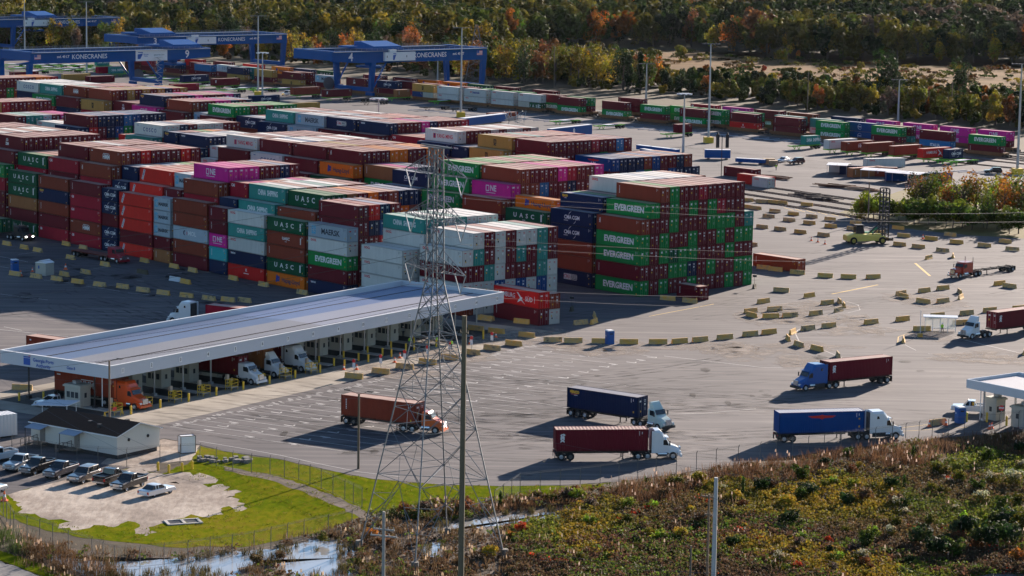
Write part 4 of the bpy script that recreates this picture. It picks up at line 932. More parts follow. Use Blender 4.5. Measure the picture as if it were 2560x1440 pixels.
for x in (1.5, 9, 17):
    for y in (2.2, SW-2.2):
        m = MB(); m.bar((x, y, 0), (x, y, 4.75), .16, n=8); m.box((x, y, .1), (.8, .8, .2)); part(m, 'post', M_GREY, tg)
m = MB(); m.bar((1.1, 1.9, 0), (1.1, 1.9, 4.75), .07, n=6); part(m, 'downpipe', M_WHITEP, tg)
booth('cream booth under the small roof beside the white pickup', at(2487, 1048), R(-50), 2.0, 2.0, 2.9); booth('cream booth by the frame edge under the small roof', at(2556, 1066), R(-50), 2.2, 2.4, 2.7)
for i, q in enumerate([(2185, 775), (2362, 808), (2432, 812), (2003, 772)]): bollard(f'yellow bollard, {nth(i+1)} under the small roofed gate', at(*Z6(*q)), 1.4)
t = thing('stop_sign', 'red octagonal STOP sign on a grey post before the small gate booths', 'sign', at(2502, 1068), R(-20))
m = MB(); m.bar((0, 0, 0), (0, 0, 2.9), .05); part(m, 'post', M_GREY, t)
m = MB(); m.prism([(.42*math.cos(R(22.5+45*k)), -.03, 2.75+.42*math.sin(R(22.5+45*k))) for k in range(8)], (0, -.04, 0)); part(m, 'plate', M_REDP, t)
letter(t, 'STOP', .3, M_LETW, frame_mat((0, -.08, 2.75), (1, 0, 0), (0, 0, 1)))
# ---- waiting shelter
p = at(2350, 828); t = thing('waiting_shelter', 'clear walled waiting shelter with thin white frame and flat roof', 'shelter', p, R(-8))
for x in (-2.6, -1.3, 0, 1.3, 2.6):
    for y in (-1, 1): m = MB(); m.bar((x, y, 0), (x, y, 2.5), .05); part(m, 'post', M_WHITEP, t)
m = MB(); m.box((0, 0, 2.58), (5.9, 2.6, .14)); part(m, 'roof', M_FASC, t)
mg, tt, bb = nodes('clear_panel'); bb.inputs['Alpha'].default_value = .3; bb.inputs['Base Color'].default_value = (.8, .85, .85, 1); bb.inputs['Roughness'].default_value = .08
for c, d in (((0, 1, 1.3), (5.2, .03, 2.1)), ((-2.6, 0, 1.3), (.03, 2, 2.1)), ((2.6, 0, 1.3), (.03, 2, 2.1))): m = MB(); m.box(c, d); part(m, 'glass_panel', mg, t)
m = MB(); m.box((0, .5, .45), (4, .4, .08)); part(m, 'bench', M_GREY, t)
t = thing('island_post', 'thin white post on a concrete block beside the waiting shelter', 'post', at(2300, 842), 0); m = MB(); m.bar((0, 0, 0), (0, 0, 4.6), .06); part(m, 'post', M_WHITEP, t); m = MB(); m.box((0, 0, .3), (.8, .8, .6)); part(m, 'footing', M_BAR, t)
# ---- site office
o0 = at(293, 1150); LB, WB = 15.85, 7.8; rzb = R(143.6)
# local x along the long wall from the gable corner, y towards the back (left of x is -y): keep right handed with x reversed
o1 = at(78, 1110); ang = math.atan2(o0.y-o1.y, o0.x-o1.x)
t = thing('site_office', 'long cream cabin with dark brown gable roof raised on blocks', 'building', (o1.x, o1.y, 0), ang)
m = MB(); m.box((LB/2, WB/2, .3), (LB-.5, WB-.5, .6)); part(m, 'skirting', M_DARK, t)
m = MB(); m.box((LB/2, WB/2, 1.85), (LB, WB, 2.5)); m.prism([(0.0, .02, 3.1), (0, WB-.02, 3.1), (0, WB/2, 4.25)], (LB, 0, 0)); part(m, 'wall', mat('cream_siding', (.60, .585, .53), .7, 0, .05), t)
for s in (0, 1):
    m = MB(); y0, y1 = (-.25, WB/2) if s == 0 else (WB+.25, WB/2); m.hexa([(-.3, min(y0, y1), 3.06 if s == 0 else 4.3), (LB+.3, min(y0, y1), 3.06 if s == 0 else 4.3), (LB+.3, max(y0, y1), 4.3 if s == 0 else 3.06), (-.3, max(y0, y1), 4.3 if s == 0 else 3.06), (-.3, min(y0, y1), 3.14 if s == 0 else 4.4), (LB+.3, min(y0, y1), 3.14 if s == 0 else 4.4), (LB+.3, max(y0, y1), 4.4 if s == 0 else 3.14), (-.3, max(y0, y1), 4.4 if s == 0 else 3.14)]); rf = part(m, 'roof', M_DKROOF, t)
for x, y in ((12.5, 5.2), (9, 2), (11.5, 1.2)): m = MB(); m.box((x, y, 3.9 if y > 3 else 3.75), (.5, .5, .5)); part(m, 'roof_vent', M_STEEL, t)
m = MB()
for x, y, z in ((LB/2, -.27, 3.0), ): m.box((x, y, z), (LB+.5, .06, .16))
part(m, 'eaves_trim', M_WHITEP, t)
m = MB()
m.bar((LB+.3, -.25, 3.05), (LB+.3, WB/2, 4.33), .08); m.bar((LB+.3, WB+.25, 3.05), (LB+.3, WB/2, 4.33), .08); part(m, 'gable_trim', M_WHITEP, t)
for y in (2.1, 5.6): m = MB(); m.lathe([(.01, 0), (.22, 0), (.22, .08), (.01, .1)], (LB, y, 2.35), 'X', 12); part(m, 'vent', M_DARK, t)
for i, x in enumerate((1.6, 8.0)):
    m = MB(); m.box((x+.6, -.03, 1.75), (.95, .08, 2.1)); d = part(m, 'door', mat('grey_door', (.22, .2, .18), .6), t); m = MB(); m.box((x+.95, -.09, 1.7), (.08, .06, .08)); part(m, 'handle', M_CHROME, d)
    m = MB(); m.hexa([(x-.9, -1.9, 2.6), (x+2.0, -1.9, 2.6), (x+2.0, 0, 3.0), (x-.9, 0, 3.0), (x-.9, -1.9, 2.66), (x+2.0, -1.9, 2.66), (x+2.0, 0, 3.06), (x-.9, 0, 3.06)]); part(m, 'awning', mat('awning_metal', (.22, .26, .33), .4, .3), t)
    m = MB(); m.bar((x-.8, -1.8, 0), (x-.8, -1.8, 2.6), .05); part(m, 'awning_post', M_STEEL, t)
    m = MB(); m.box((x+.6, -.9, .62), (2.0, 1.7, .1))
    for k in range(4): m.box((x-.7-k*.3, -.9, .5-k*.14), (.3, 1.5, .06))
    part(m, 'stair', M_WOOD, t)
    m = MB()
    for yy in (-1.7, -.15):
        m.bar((x-.3, yy, 1.5), (x-1.8, yy, .9), .04); m.bar((x-.3, yy, .6), (x-.3, yy, 1.5), .04); m.bar((x-1.8, yy, 0), (x-1.8, yy, .9), .04); m.bar((x-1.05, yy, .3), (x-1.05, yy, 1.2), .03)
    m.bar((x-.3, -1.72, 1.5), (x+1.6, -1.72, 1.5), .04); m.bar((x+1.6, -1.72, .6), (x+1.6, -1.72, 1.5), .04); part(m, 'stair_rail', M_STEEL, t)
m = MB(); m.box((1.2, -.1, 2.75), (.2, .16, .16)); part(m, 'wall_lamp', mat('lit_lamp', (1, .6, .2), .3, 0, 0, 1, 0, 4), t)
t = thing('utility_cabinet', 'white cabinet with dark brown frame standing on the grass edge', 'cabinet', at(467, 1131), R(25))
m = MB(); m.box((0, 0, 1.15), (2.0, 1.2, 2.2)); part(m, 'body', M_WHITEP, t)
m = MB()
for x in (-1, 1):
    for y in (-.6, .6): m.bar((x, y, 0), (x, y, 2.3), .05)
for z in (.06, 2.28):
    for y in (-.6, .6): m.bar((-1, y, z), (1, y, z), .05)
    for x in (-1, 1): m.bar((x, -.6, z), (x, .6, z), .05)
part(m, 'frame', mat('brown_frame', (.08, .05, .04), .6), t)
t = thing('carport', 'small pale sloping sheet roof on thin posts beside the white car', 'carport', at(140, 1043), R(-15))
m = MB(); m.hexa([(-3.0, -1.5, 1.75), (2.4, -1.5, 1.95), (3.1, 1.3, 2.25), (-1.6, 1.3, 2.1), (-3.0, -1.5, 1.85), (2.4, -1.5, 2.05), (3.1, 1.3, 2.35), (-1.6, 1.3, 2.2)]); part(m, 'roof', M_FASC, t)
for x, y in ((-1.5, -1.2), (2.2, -1.2), (2.6, 1), (-1.2, 1)): m = MB(); m.bar((x, y, 0), (x, y, 1.9), .05); part(m, 'post', M_WHITEP, t)
t = thing('white_trailer_box', 'white ribbed box cut by the picture edge above the pickups', 'box trailer', at(-18, 1094), R(40))
m = MB(); m.box((0, 0, 1.7), (6, 2.5, 2.9)); part(m, 'body', ribbed('white_ribbed', (.66, .67, .68), (.72, .73, .74), .5, 0), t); m = MB(); m.box((0, 0, .2), (5.6, 2.2, .3)); part(m, 'frame', M_STEEL, t)
for i, (x, y) in enumerate([(395, 1176), (422, 1183), (455, 1178), (480, 1173)]): bollard(f'yellow bollard, {nth(i+1)} of four round the valve pit on the grass', at(x, y), 1.1, 'bollards round the valve pit')
for i, q in enumerate([((262, 1048), (305, 1038))]):
    a, b = at(*q[0]), at(*q[1]); t = thing('swing_barrier', 'yellow trestle barrier with red panel at the gate corner', 'barrier', (a+b)/2, head(a, b)); ll = (b-a).length/2
    m = MB(); m.bar((-ll, 0, .95), (ll, 0, .95), .06); part(m, 'rail', M_YELP, t)
    for s in (-1, 1): m = MB(); m.bar((s*ll, 0, .95), (s*ll-.35, 0, 0), .05); m.bar((s*ll, 0, .95), (s*ll+.35, 0, 0), .05); part(m, 'leg', M_YELP, t)
    m = MB(); m.box((.2, -.06, 1.15), (.8, .05, .5)); part(m, 'panel', M_REDP, t)
# ---- people
def person(label, loc, rz, vest=(.35, .75, .05), pants=(.02, .025, .05), step=.12):
    t = thing('person', label, 'person', loc, rz, 'workers in bright vests')
    import bmesh
    J = {'pelvis': (0, 0, .95), 'chest': (0, 0, 1.35), 'neck': (0, 0, 1.5), 'head': (.03, 0, 1.62), 'top': (.02, 0, 1.75), 'hl': (0, .1, .92), 'kl': (.06+step, .11, .5), 'al': (step, .11, .08), 'tl': (step+.18, .12, .04), 'hr': (0, -.1, .92), 'kr': (.04-step, -.11, .5), 'ar': (-step, -.11, .08), 'tr': (.18-step, -.12, .04),
         'sl': (0, .19, 1.42), 'el': (-.02, .27, 1.14), 'wl': (.1, .28, .9), 'fl': (.14, .28, .8), 'sr': (0, -.19, 1.42), 'er': (-.02, -.27, 1.14), 'wr': (.12, -.27, .92), 'fr': (.18, -.27, .83)}
    E_ = [('pelvis', 'chest'), ('chest', 'neck'), ('neck', 'head'), ('head', 'top'), ('pelvis', 'hl'), ('hl', 'kl'), ('kl', 'al'), ('al', 'tl'), ('pelvis', 'hr'), ('hr', 'kr'), ('kr', 'ar'), ('ar', 'tr'), ('chest', 'sl'), ('sl', 'el'), ('el', 'wl'), ('wl', 'fl'), ('chest', 'sr'), ('sr', 'er'), ('er', 'wr'), ('wr', 'fr')]
    rad = {'pelvis': .15, 'chest': .17, 'neck': .06, 'head': .1, 'top': .07, 'h': .1, 'k': .065, 'a': .045, 't': .04, 's': .07, 'e': .045, 'w': .035, 'f': .03}
    ks = list(J); me = bpy.data.meshes.new('person'); me.from_pydata([J[k] for k in ks], [(ks.index(a), ks.index(b)) for a, b in E_], []); o = link('body', me, t)
    md = o.modifiers.new('skin', 'SKIN'); 
    for i, k in enumerate(ks):
        r_ = rad.get(k, rad.get(k[0], .05)); o.data.skin_vertices[0].data[i].radius = (r_, r_*1.05); o.data.skin_vertices[0].data[i].use_root = (k == 'pelvis')
    o.modifiers.new('sub', 'SUBSURF').levels = 1
    mm, nt_, b = nodes('worker'); tc = N(nt_, 'ShaderNodeTexCoord'); sx = N(nt_, 'ShaderNodeSeparateXYZ'); L(nt_, tc.outputs['Object'], sx.inputs[0])
    rp = N(nt_, 'ShaderNodeValToRGB'); rp.color_ramp.interpolation = 'CONSTANT'; e = rp.color_ramp.elements; mu = N(nt_, 'ShaderNodeMath', operation='MULTIPLY'); mu.inputs[1].default_value = .5; L(nt_, sx.outputs[2], mu.inputs[0]); L(nt_, mu.outputs[0], rp.inputs[0])
    e[0].color = (.02, .02, .02, 1); e[1].position = .05; e[1].color = (*pants, 1)
    for p_, c_ in ((.5, vest), (.76, (.38, .22, .15))): q = rp.color_ramp.elements.new(p_); q.color = (*c_, 1)
    L(nt_, rp.outputs[0], b.inputs['Base Color']); b.inputs['Roughness'].default_value = .8; o.data.materials.append(mm)
    m = MB(); m.lathe([(.14, 1.69), (.13, 1.74), (.09, 1.8), (.01, 1.82)], (.02, 0, 0), n=10); part(m, 'helmet', M_WHITEP, t)
for x, y, l, v in ((1128, 875, 'worker in a lime vest walking near the end of the gate roof', (.38, .8, .05)), (1025, 868, 'worker in a lime vest standing behind the pylon at the gate', (.38, .8, .05)), (1092, 866, 'worker in a lime vest bending beside a yellow bollard in the gate', (.38, .8, .05)), (1008, 842, 'worker in a pale shirt in the deep shade of the gate', (.3, .34, .36)), (2355, 833, 'worker in a lime vest inside the clear waiting shelter', (.4, .8, .05)), (1940, 426, 'worker in a lime vest beside the blue steel parts on the ground', (.4, .7, .05))):
    person(l, at(x, y), random.uniform(-2, 2), v)
# ================================================================== rail yard
def solve_x(g, d, px, z=0.0):
    """distance s along d from g at which the point's picture x is px"""
    lo, hi = -700.0, 700.0
    f = lambda s: pix((g.x+d.x*s, g.y+d.y*s, z))[0]-px
    # pick a bracket around 0 where the projection is monotone
    lo, hi = -260, 460
    inc = f(hi) > f(lo)
    for _ in range(50):
        m_ = (lo+hi)/2
        if (f(m_) > 0) == inc: hi = m_
        else: lo = m_
    return lo
TA = Vector((math.cos(R(132.0)), math.sin(R(132.0)), 0))     # along the track, away to the west
TN = Vector((-TA.y, TA.x, 0))                                  # towards the camera side
if TN.y > 0: TN = -TN
TRZ = math.atan2(-TA.y, -TA.x)
T0 = at(2508, 341.6, 6.25); T0.z = 0                           # near top corner of the last double stack
M_CAR = mat('rusty_ochre_wagon', (.20, .085, .03), .75, 0, .4, .6); M_BOGIE = mat('wagon_bogie', (.035, .03, .028), .8)
wc = {}
def well_car(p, label):
    t = thing('well_wagon', label, 'wagon', p, TRZ, 'container wagons')
    if not wc:
        m = MB()
        for s in (-1, 1): m.box((0, s*1.38, .85), (13.4, .12, .95)); m.box((0, s*1.45, 1.33), (13.6, .12, .1))
        for x in (-6.9, 6.9): m.hexa([(x-.6, -1.3, .7), (x+.6, -1.3, .7), (x+.6, 1.3, .7), (x-.6, 1.3, .7), (x-.6, -1.3, 1.35), (x+.6, -1.3, 1.35), (x+.6, 1.3, 1.35), (x-.6, 1.3, 1.35)])
        for k in range(6): m.box((-5.5+k*2.2, -1.47, .85), (.1, .06, .9))
        wc['s'] = fixn(m.mesh('sill', M_CAR)); m = MB()
        for x in (-.9, .9):
            for s in (-1, 1): m.lathe([(.01, -.07), (.42, -.07), (.42, .07), (.01, .07)], (x, s*.75, .45), 'Y', 12)
        for s in (-1, 1): m.box((0, s*.95, .55), (2.5, .12, .3))
        m.box((0, 0, .6), (.5, 2.2, .3)); wc['b'] = fixn(m.mesh('bogie', M_BOGIE))
        m = MB(); m.box((0, 0, .38), (12.6, 2.5, .06)); wc['f'] = fixn(m.mesh('floor', M_CAR))
    link('sill', wc['s'], t); link('floor', wc['f'], t)
    for x in (-7.6, 7.6): link('bogie', wc['b'], t, (x, 0, 0))
nwell = {}
def double(off, x0, x1, top, low, row, hi=2.86, zb=.42):
    """containers at picture x0..x1 on the track lying off metres behind the front one; top/low = colour codes"""
    g = T0-TN*off
    ztop = zb+2*hi
    s0, s1 = solve_x(g, TA, x1, ztop), solve_x(g, TA, x0, ztop)
    c = (s0+s1)/2; p = g+TA*c-TN*1.22; p.z = 0
    nwell[row] = nwell.get(row, 0)+1; k = nth(nwell[row])
    well_car(p, f'{"rusty ochre" } low wagon under the {k} double stack of the {row} track')
    if low:
        parts_ = [low] if isinstance(low, str) else low
        if len(parts_) == 1: add_cont((p.x, p.y, zb), TRZ, 12.19, hi-.02, parts_[0], f'{cdesc(parts_[0])} low in the wagon of the {k} stack, {row} track', 'containers on the trains')
        else:
            for j, cc in enumerate(parts_):
                q = p+TA*(3.07 if j == 0 else -3.07); add_cont((q.x, q.y, zb), TRZ, 6.06, hi-.02, cc, f'short {cdesc(cc)} low in the {k} stack, {row} track', 'containers on the trains')
    if top: add_cont((p.x, p.y, zb+hi), TRZ, 12.19, hi-.02, top, f'{cdesc(top)} on top of the {k} stack, {row} track', 'containers on the trains')
FT = [(2416, 2508, 'G', 'M'), (2295, 2382, 'M', 'i'), (2174, 2259, 'G', 'M'), (2035, 2117, 'G', 'G'), (1928, 2009, 'M', 'M'), (1817, 1900, 'X', 'R'), (1695, 1769, 'M', 'G'), (1596, 1668, 'G', 'M'), (1501, 1571, 'M', 'G'), (1389, 1458, 'M', 'G'),
      (1290, 1358, 'W', 'wg'), (1222, 1290, 'W', 'W'), (1154, 1221, 's', 'W'), (1090, 1150, 'W', 'W'), (1026, 1088, 'E', 'bw'), (938, 998, 'C', 'M'), (858, 923, 'Z', 'M'), (788, 835, 'S', 'M'), (700, 757, 'y', 'E'), (629, 688, 'E', 'M'), (563, 617, 'V', 'E'), (481, 534, 'k', 'M'), (395, 470, 'C', 'M'), (310, 385, 'r', 'M'), (190, 260, 'M', 'B'), (110, 180, 'M', 'M')]
CC['w'] = (.5, .5, .42); CC['i'] = CC['k']; DESC['w'] = 'cream'; BASE['i'] = 'k'; BASE['s'] = 'W'; BASE['y'] = 'M'; BASE['F'] = 'R'; BASE['v'] = 'b'
EXTRA.update(i=' lettered in white', s=' with blue lettering', y=' with yellow emblem', F=' with white bird and lettering', v=' with round pale emblem')
for a, b, c, d in FT: double(0, a, b, 'M' if c == 'X' else c, list(d) if len(d) > 1 else d, 'front')
for a, b, c, d in [(2197, 2283, 'M', 'T'), (2111, 2189, 'v', 'v'), (2019, 2103, 'T', 'W'), (1932, 2010, 'T', 'M'), (1828, 1903, 'G', 'M'), (1742, 1817, 'G', 'G'), (1672, 1742, 'G', 'G'), (1414, 1480, 'G', 'M'), (1345, 1405, 'M', 'G'), (1270, 1333, 'G', 'M'), (1200, 1262, 'G', 'M'), (1133, 1194, 'M', 'M'), (1048, 1108, 'M', 'M'), (982, 1040, 'M', 'r'), (725, 778, 'M', 'M'), (592, 642, 'T', 'T'), (537, 590, 'K', 'M'), (468, 520, 'M', 'M')]: double(4.9, a, b, c, d, 'second')
for a, b, c, d in [(2441, 2529, 'P', 'M'), (2345, 2432, 'P', 'P'), (2253, 2337, 'P', 'P'), (2160, 2244, 'P', 'M'), (2074, 2153, 'N', 'M'), (1965, 2042, 'B', 'M'), (1881, 1958, 'M', 'H'), (1801, 1876, 'P', 'M'), (1721, 1796, 'h', 'M'), (1540, 1612, 'M', 'M'), (1326, 1393, 'M', 'M'), (1230, 1295, 'M', 'M'), (1165, 1226, 'g', 'M'), (1100, 1164, 'o', 'M'), (1040, 1100, 'o', 'M'), (978, 1036, 'M', 'M'), (903, 962, 'M', 'M'), (790, 842, 'g', 'M'), (730, 783, 'N', 'M'), (675, 728, 'o', 'M'), (603, 655, 'R', 'M'), (528, 580, 'M', 'M'), (455, 510, 'R', 'M'), (360, 420, 'M', 'M'), (280, 350, 'B', 'M'), (205, 270, 'M', 'G'), (130, 195, 'B', 'M'), (50, 120, 'M', 'M'), (-30, 40, 'B', 'G')]: double(17.5, a, b, c, d, 'pink topped rear')
# rails
M_RAIL = mat('rail_steel', (.14, .10, .08), .5, .5, .2); RN = 0
def track(off, s0, s1):
    g = T0-TN*off-TN*1.22; t = thing('railway_track', f'straight steel railway track, {nth(len(TRK)+1)} from the container stacks', 'track', g+TA*((s0+s1)/2), TRZ, 'railway tracks'); TRK.append(t); ln = s1-s0
    for s in (-1, 1): m = MB(); m.box((0, s*.75, .09), (ln, .1, .17)); part(m, 'rail', M_RAIL, t)
    m = MB()
    for k in range(int(ln/1.3)): m.box((-ln/2+k*1.3, 0, .02), (.28, 2.5, .06))
    part(m, 'sleeper_bed', mat('timber_sleeper', (.07, .055, .045), .9, 0, .3), t)
TRK = []
for o_ in (-26, -13, -4.9, 0, 4.9, 12.6, 17.5): track(o_, -120, 460 if o_ > -6 else 200) if o_ > -6 else track(o_, -120, 40)
# ---- lime chassis parked in the slots
VRZ = math.atan2(V.y, V.x)
M_DKB = mat('dark_blue_tarp', (.02, .03, .10), .6)
def chassis(x, y, label, load=None, black=False, rz=None, ln=12.2):
    """px of the landing leg foot"""
    p = at(x, y); rz = VRZ if rz is None else rz; mt = M_STEEL if black else M_GREENP
    t = thing('parked_chassis', label, 'trailer', p, rz, 'lime green parked trailers')
    m = MB()
    for s in (-1, 1): m.box((ln/2-2.6, s*.5, 1.05), (ln, .14, .32))
    for k in (0, .2, .4, .6, .8, 1): m.box((-2.4+ln*k*.98, 0, 1.12), (.2, 2.4, .16))
    m.hexa([(-2.7, -1.2, 1.0), (-2.2, -1.2, .95), (-2.2, 1.2, .95), (-2.7, 1.2, 1.0), (-2.7, -1.2, 1.25), (-2.2, -1.2, 1.25), (-2.2, 1.2, 1.25), (-2.7, 1.2, 1.25)]); part(m, 'frame', mt, t)
    for s in (-1, 1):
        m = MB(); m.bar((-.5, s*.9, .95), (.1, s*.9, .05), .09); m.bar((.7, s*.9, .95), (.1, s*.9, .05), .09); m.box((.1, s*.9, .04), (.5, .35, .08)); part(m, 'landing_leg', mt, t)
        for k in range(2): wheel(t, ln-4.6+k*1.3, s*.92, .5, .56, M_RIMD)
    if not load and not black: m = MB(); m.box((3.0, 0, 1.32), (3.2, 2.2, .14)); part(m, 'pad', M_WHITEP, t); m = MB(); m.box((5.6, 0, 1.32), (2.0, 2.2, .16)); part(m, 'tarp', M_DKB, t)
    if load:
        code, ln2, shift = load; c = p+Vector((math.cos(rz), math.sin(rz), 0))*shift; c.z = 1.28
        add_cont(c, rz, ln2, 2.75, code, f'{cdesc(code)} on a lime trailer{", short" if ln2 < 8 else ""}, {label.split(", ")[1]}', 'containers on parked trailers', False)
cl = [(1991, 373.6, ('T', 6.06, 6.0)), (2079.7, 382, ('W', 12.19, 3.6)), (2123, 387, ('H', 12.19, 3.6)), (2171, 391, ('B', 12.19, 4.2)), (2242, 398, ('B', 12.19, 3.6)), (2314.6, 405, ('F', 12.19, 3.6)), (2350, 409, ('C', 6.06, 5.5)), (2384, 413, None), (1394, 311, None), (1503, 322.5, None), (1672, 343, ('M', 6.06, 6)),
      (1090, 260, None), (560, 232, None), (590, 228.5, None), (636, 231, None), (690, 229, None), (745, 245, ('B', 12.19, 3.4)), (823, 251, ('e', 12.19, 3.4)), (975, 252, ('A', 6.06, 5.5)), (545, 222, ('e', 12.19, 3.4)), (53, 172.5, None), (105, 175, None), (130, 179, None), (152, 182, None), (185, 170, None), (285, 190, ('r', 12.19, -2)), (300, 191, ('T', 6.06, -2)), (470, 213, ('C', 12.19, 3.0)), (345, 196, None), (440, 208, None), (15, 168, None), (30, 178, None), (70, 185, None), (88, 169, None), (118, 168, None), (150, 170, None), (170, 178, None), (205, 181, None), (225, 176, None), (250, 184, None), (265, 178, None), (230, 172, ('T', 6.06, 5)), (320, 185, None), (362, 202, None), (400, 205, None), (505, 222, None)]
for i, (x, y, ld) in enumerate(cl): chassis(x, y, f'lime green container trailer, {nth(i+1)} along the parking slots', ld)
for i, (x, y) in enumerate([(1068, 276), (1136, 279), (868, 256), (915, 262)]): chassis(x, y, f'dark low trailer without load, {nth(i+1)} by the track', None, True)
# parking slot kerbs
M_SLOT = mat('pale_slot_marker', (.34, .36, .42), .7); n_ = 0
sl_ = MB()
for k in range(40):
    for q0, q1 in (((1040, 275), (2060, 360)),):
        x = q0[0]+(q1[0]-q0[0])*k/39; y = q0[1]+(q1[1]-q0[1])*k/39; p = at(x, y)
        o = MB(); o.box((0, 0, .1), (7.0, .5, .2)); o = o.build('slot_kerb', M_SLOT) if k == 0 else link('slot_kerb', KB)
        KB = o.data; o.location = p; o.rotation_euler = (0, 0, VRZ); tag(o, f'low pale kerb strip, {nth(k+1)} along the trailer parking', 'kerb', 'slot kerbs in the trailer parking')
for k in range(12):
    p = at(2395+k*22, 428+k*1.5); o = link('slot_kerb', KB, None, p); o.rotation_euler = (0, 0, VRZ); tag(o, f'low pale kerb strip, {nth(k+1)} towards the light mast base', 'kerb', 'slot kerbs in the trailer parking')
# ---- gantry cranes
CX, CY = V, U            # girders lie along V, tracks along U
def crane(label, no, g0, xr, xl, xre, xfar, zb, gh, lean, house, trol, logo='house', left_off=0, flip=False):
    """g0: ground under the near girder's leg; xr: picture x of the other leg on that girder; xl, xre: picture x of girder ends; xfar: picture x of the far girder's left end"""
    def sx(px, z=zb): return solve_x(g0, CX, px, z)
    a, b = (0, sx(xr, 0)); e0, e1 = sx(xl), sx(xre)
    ge = g0+CX*e0; wd = solve_x(ge, CY, xfar, zb) if xfar is not None else left_off
    t = thing('gantry_crane', label, 'crane', g0, VRZ, 'blue rail gantry cranes')
    # local: x along the girder, y = U side (VRZ + 90 deg)
    def P(nm, c, d, m_, par=None): q = MB(); q.box(c, d); return part(q, nm, m_, par or t)
    gw = 1.6
    for y in (0, wd):
        q = MB(); lo = zb; xm0, xm1 = sorted((a, b)); hd_ = .9
        # deep belly between the legs, tapered ends
        pts = [(e0, zb+hd_), (xm0-6, zb), (xm1+6 if xm1+6 < e1 else e1, zb), (e1, zb+(hd_ if e1-xm1 > 8 else 0)), (e1, zb+gh), (e0, zb+gh)]
        q.prism([(px_, y-gw/2, pz_) for px_, pz_ in pts], (0, gw, 0)); part(q, 'girder', M_BLUEP, t)
        P('walkway', ((e0+e1)/2, y-gw/2-.5, zb+gh-.1), (e1-e0-.6, 1.0, .12), M_GREY)
        q = MB()
        for z in (zb+gh+.5, zb+gh+1.0): q.bar((e0+.3, y-gw/2-.95, z), (e1-.3, y-gw/2-.95, z), .04)
        for k in range(int((e1-e0)/2.5)): q.bar((e0+.3+k*2.5, y-gw/2-.95, zb+gh-.1), (e0+.3+k*2.5, y-gw/2-.95, zb+gh+1.0), .035)
        part(q, 'handrail', M_GREY, t)
    for x in (e0+.9, e1-.9): P('end_beam', (x, wd/2, zb+gh-gh*.38), (1.7, abs(wd)-gw-.02, gh*.72), M_BLUEP); P('end_beam_cap', (x, wd/2, zb+gh+.12), (1.9, abs(wd)+gw, .18), M_BLUEP)
    for x in (a, b):
        for y in (0, wd):
            yy = y+(1.0 if y == 0 else -1.0)*(1 if wd > 0 else -1)
            q = MB(); q.hexa([(x-.75, yy-.75, 1.6), (x+.75, yy-.75, 1.6), (x+.75, yy+.75, 1.6), (x-.75, yy+.75, 1.6), (x-1.05, y-.8, zb), (x+1.05, y-.8, zb), (x+1.05, y+.8, zb), (x-1.05, y+.8, zb)]); part(q, 'leg', M_BLUEP, t)
        P('sill_beam', (x, wd/2, 2.3), (1.2, abs(wd)-.2, 1.5), M_BLUEP)
        for y in (1.5*(1 if wd > 0 else -1), wd-1.5*(1 if wd > 0 else -1)): P('bogie', (x, y, .7), (1.0, 4.5, 1.2), M_BLUEP)
    if lean:
        sgn = 1 if b > a else -1
        x = a
        for y in (0, wd): q = MB(); q.bar((x+lean*.55, y, 3.2), (x+lean*6.5, y, zb+.2), .32, n=8); part(q, 'strut', M_BLUEP, t)
        for yy in (0,):   # stair tower beside the leg
            q = MB(); x2 = a+2.2*(1 if lean > 0 else -1)
            zz = 0
            while zz < zb-1:
                q.bar((x2-1.2, -1.6, zz), (x2+1.2, -1.6, zz+1.5), .1); q.bar((x2+1.2, -2.3, zz+1.5), (x2-1.2, -2.3, zz+3.0), .1); q.box((x2, -2.0, zz+3.0), (3.0, 1.2, .08)); zz += 3.0
            part(q, 'stair_tower', M_GREY, t)
        q = MB(); q.lathe([(.01, -.25), (2.4, -.25), (2.4, -.1), (1.6, -.1), (1.6, .1), (2.4, .1), (2.4, .25), (.01, .25)], (a-3.4 if lean > 0 else a+3.4, wd, 3.6), 'Y', 24); part(q, 'cable_reel', mat('reel_grey', (.12, .12, .13), .6, .3, .1), t)
    # lettering on the camera side (local -y)
    yf = -gw/2-.03
    def T(s, x, z, sz, bold=.03, xs=1.0, sp=1.0): letter(t, s, sz, M_LETW, frame_mat((x, yf, z), (1, 0, 0), (0, 0, 1)), bold, sp, xs)
    zc = zb+gh*.5
    def LX(px): return solve_x(g0+(-CY)*(gw/2), CX, px, zc)
    T(no[0], LX(no[1]), zc, gh*.95, .08) if no[0] else None
    if house:
        h0, h1 = LX(house[0]), LX(house[1]); hh = house[2]; hc = zb+gh*.5
        hm = P('machine_house', ((h0+h1)/2, yf-.7, hc), (h1-h0, 1.3, hh), M_WHITEP)
        q = MB(); w_ = (h1-h0); x_ = h0+w_*.31
        q.hexa([(x_-.8, yf-1.4, hc-1.3), (x_-.1, yf-1.4, hc-1.3), (x_-.1, yf-1.36, hc-1.3), (x_-.8, yf-1.36, hc-1.3), (x_-.8, yf-1.4, hc+.5), (x_+.7, yf-1.4, hc+.8), (x_+.7, yf-1.36, hc+.8), (x_-.8, yf-1.36, hc+.5)]); q.box((x_, yf-1.38, hc+1.1), (1.4, .04, .25)); part(q, 'logo', M_BLUE2, hm)
        q = MB()
        for f in (.06, .71): q.box((h0+w_*f, yf-1.37, hc), (.25, .05, .8))
        part(q, 'window', M_DARK, hm)
        P('air_unit', (h0+w_*.27, yf-.6, hc+hh/2+.5), (3.2, 1.0, .9), M_WHITEP)
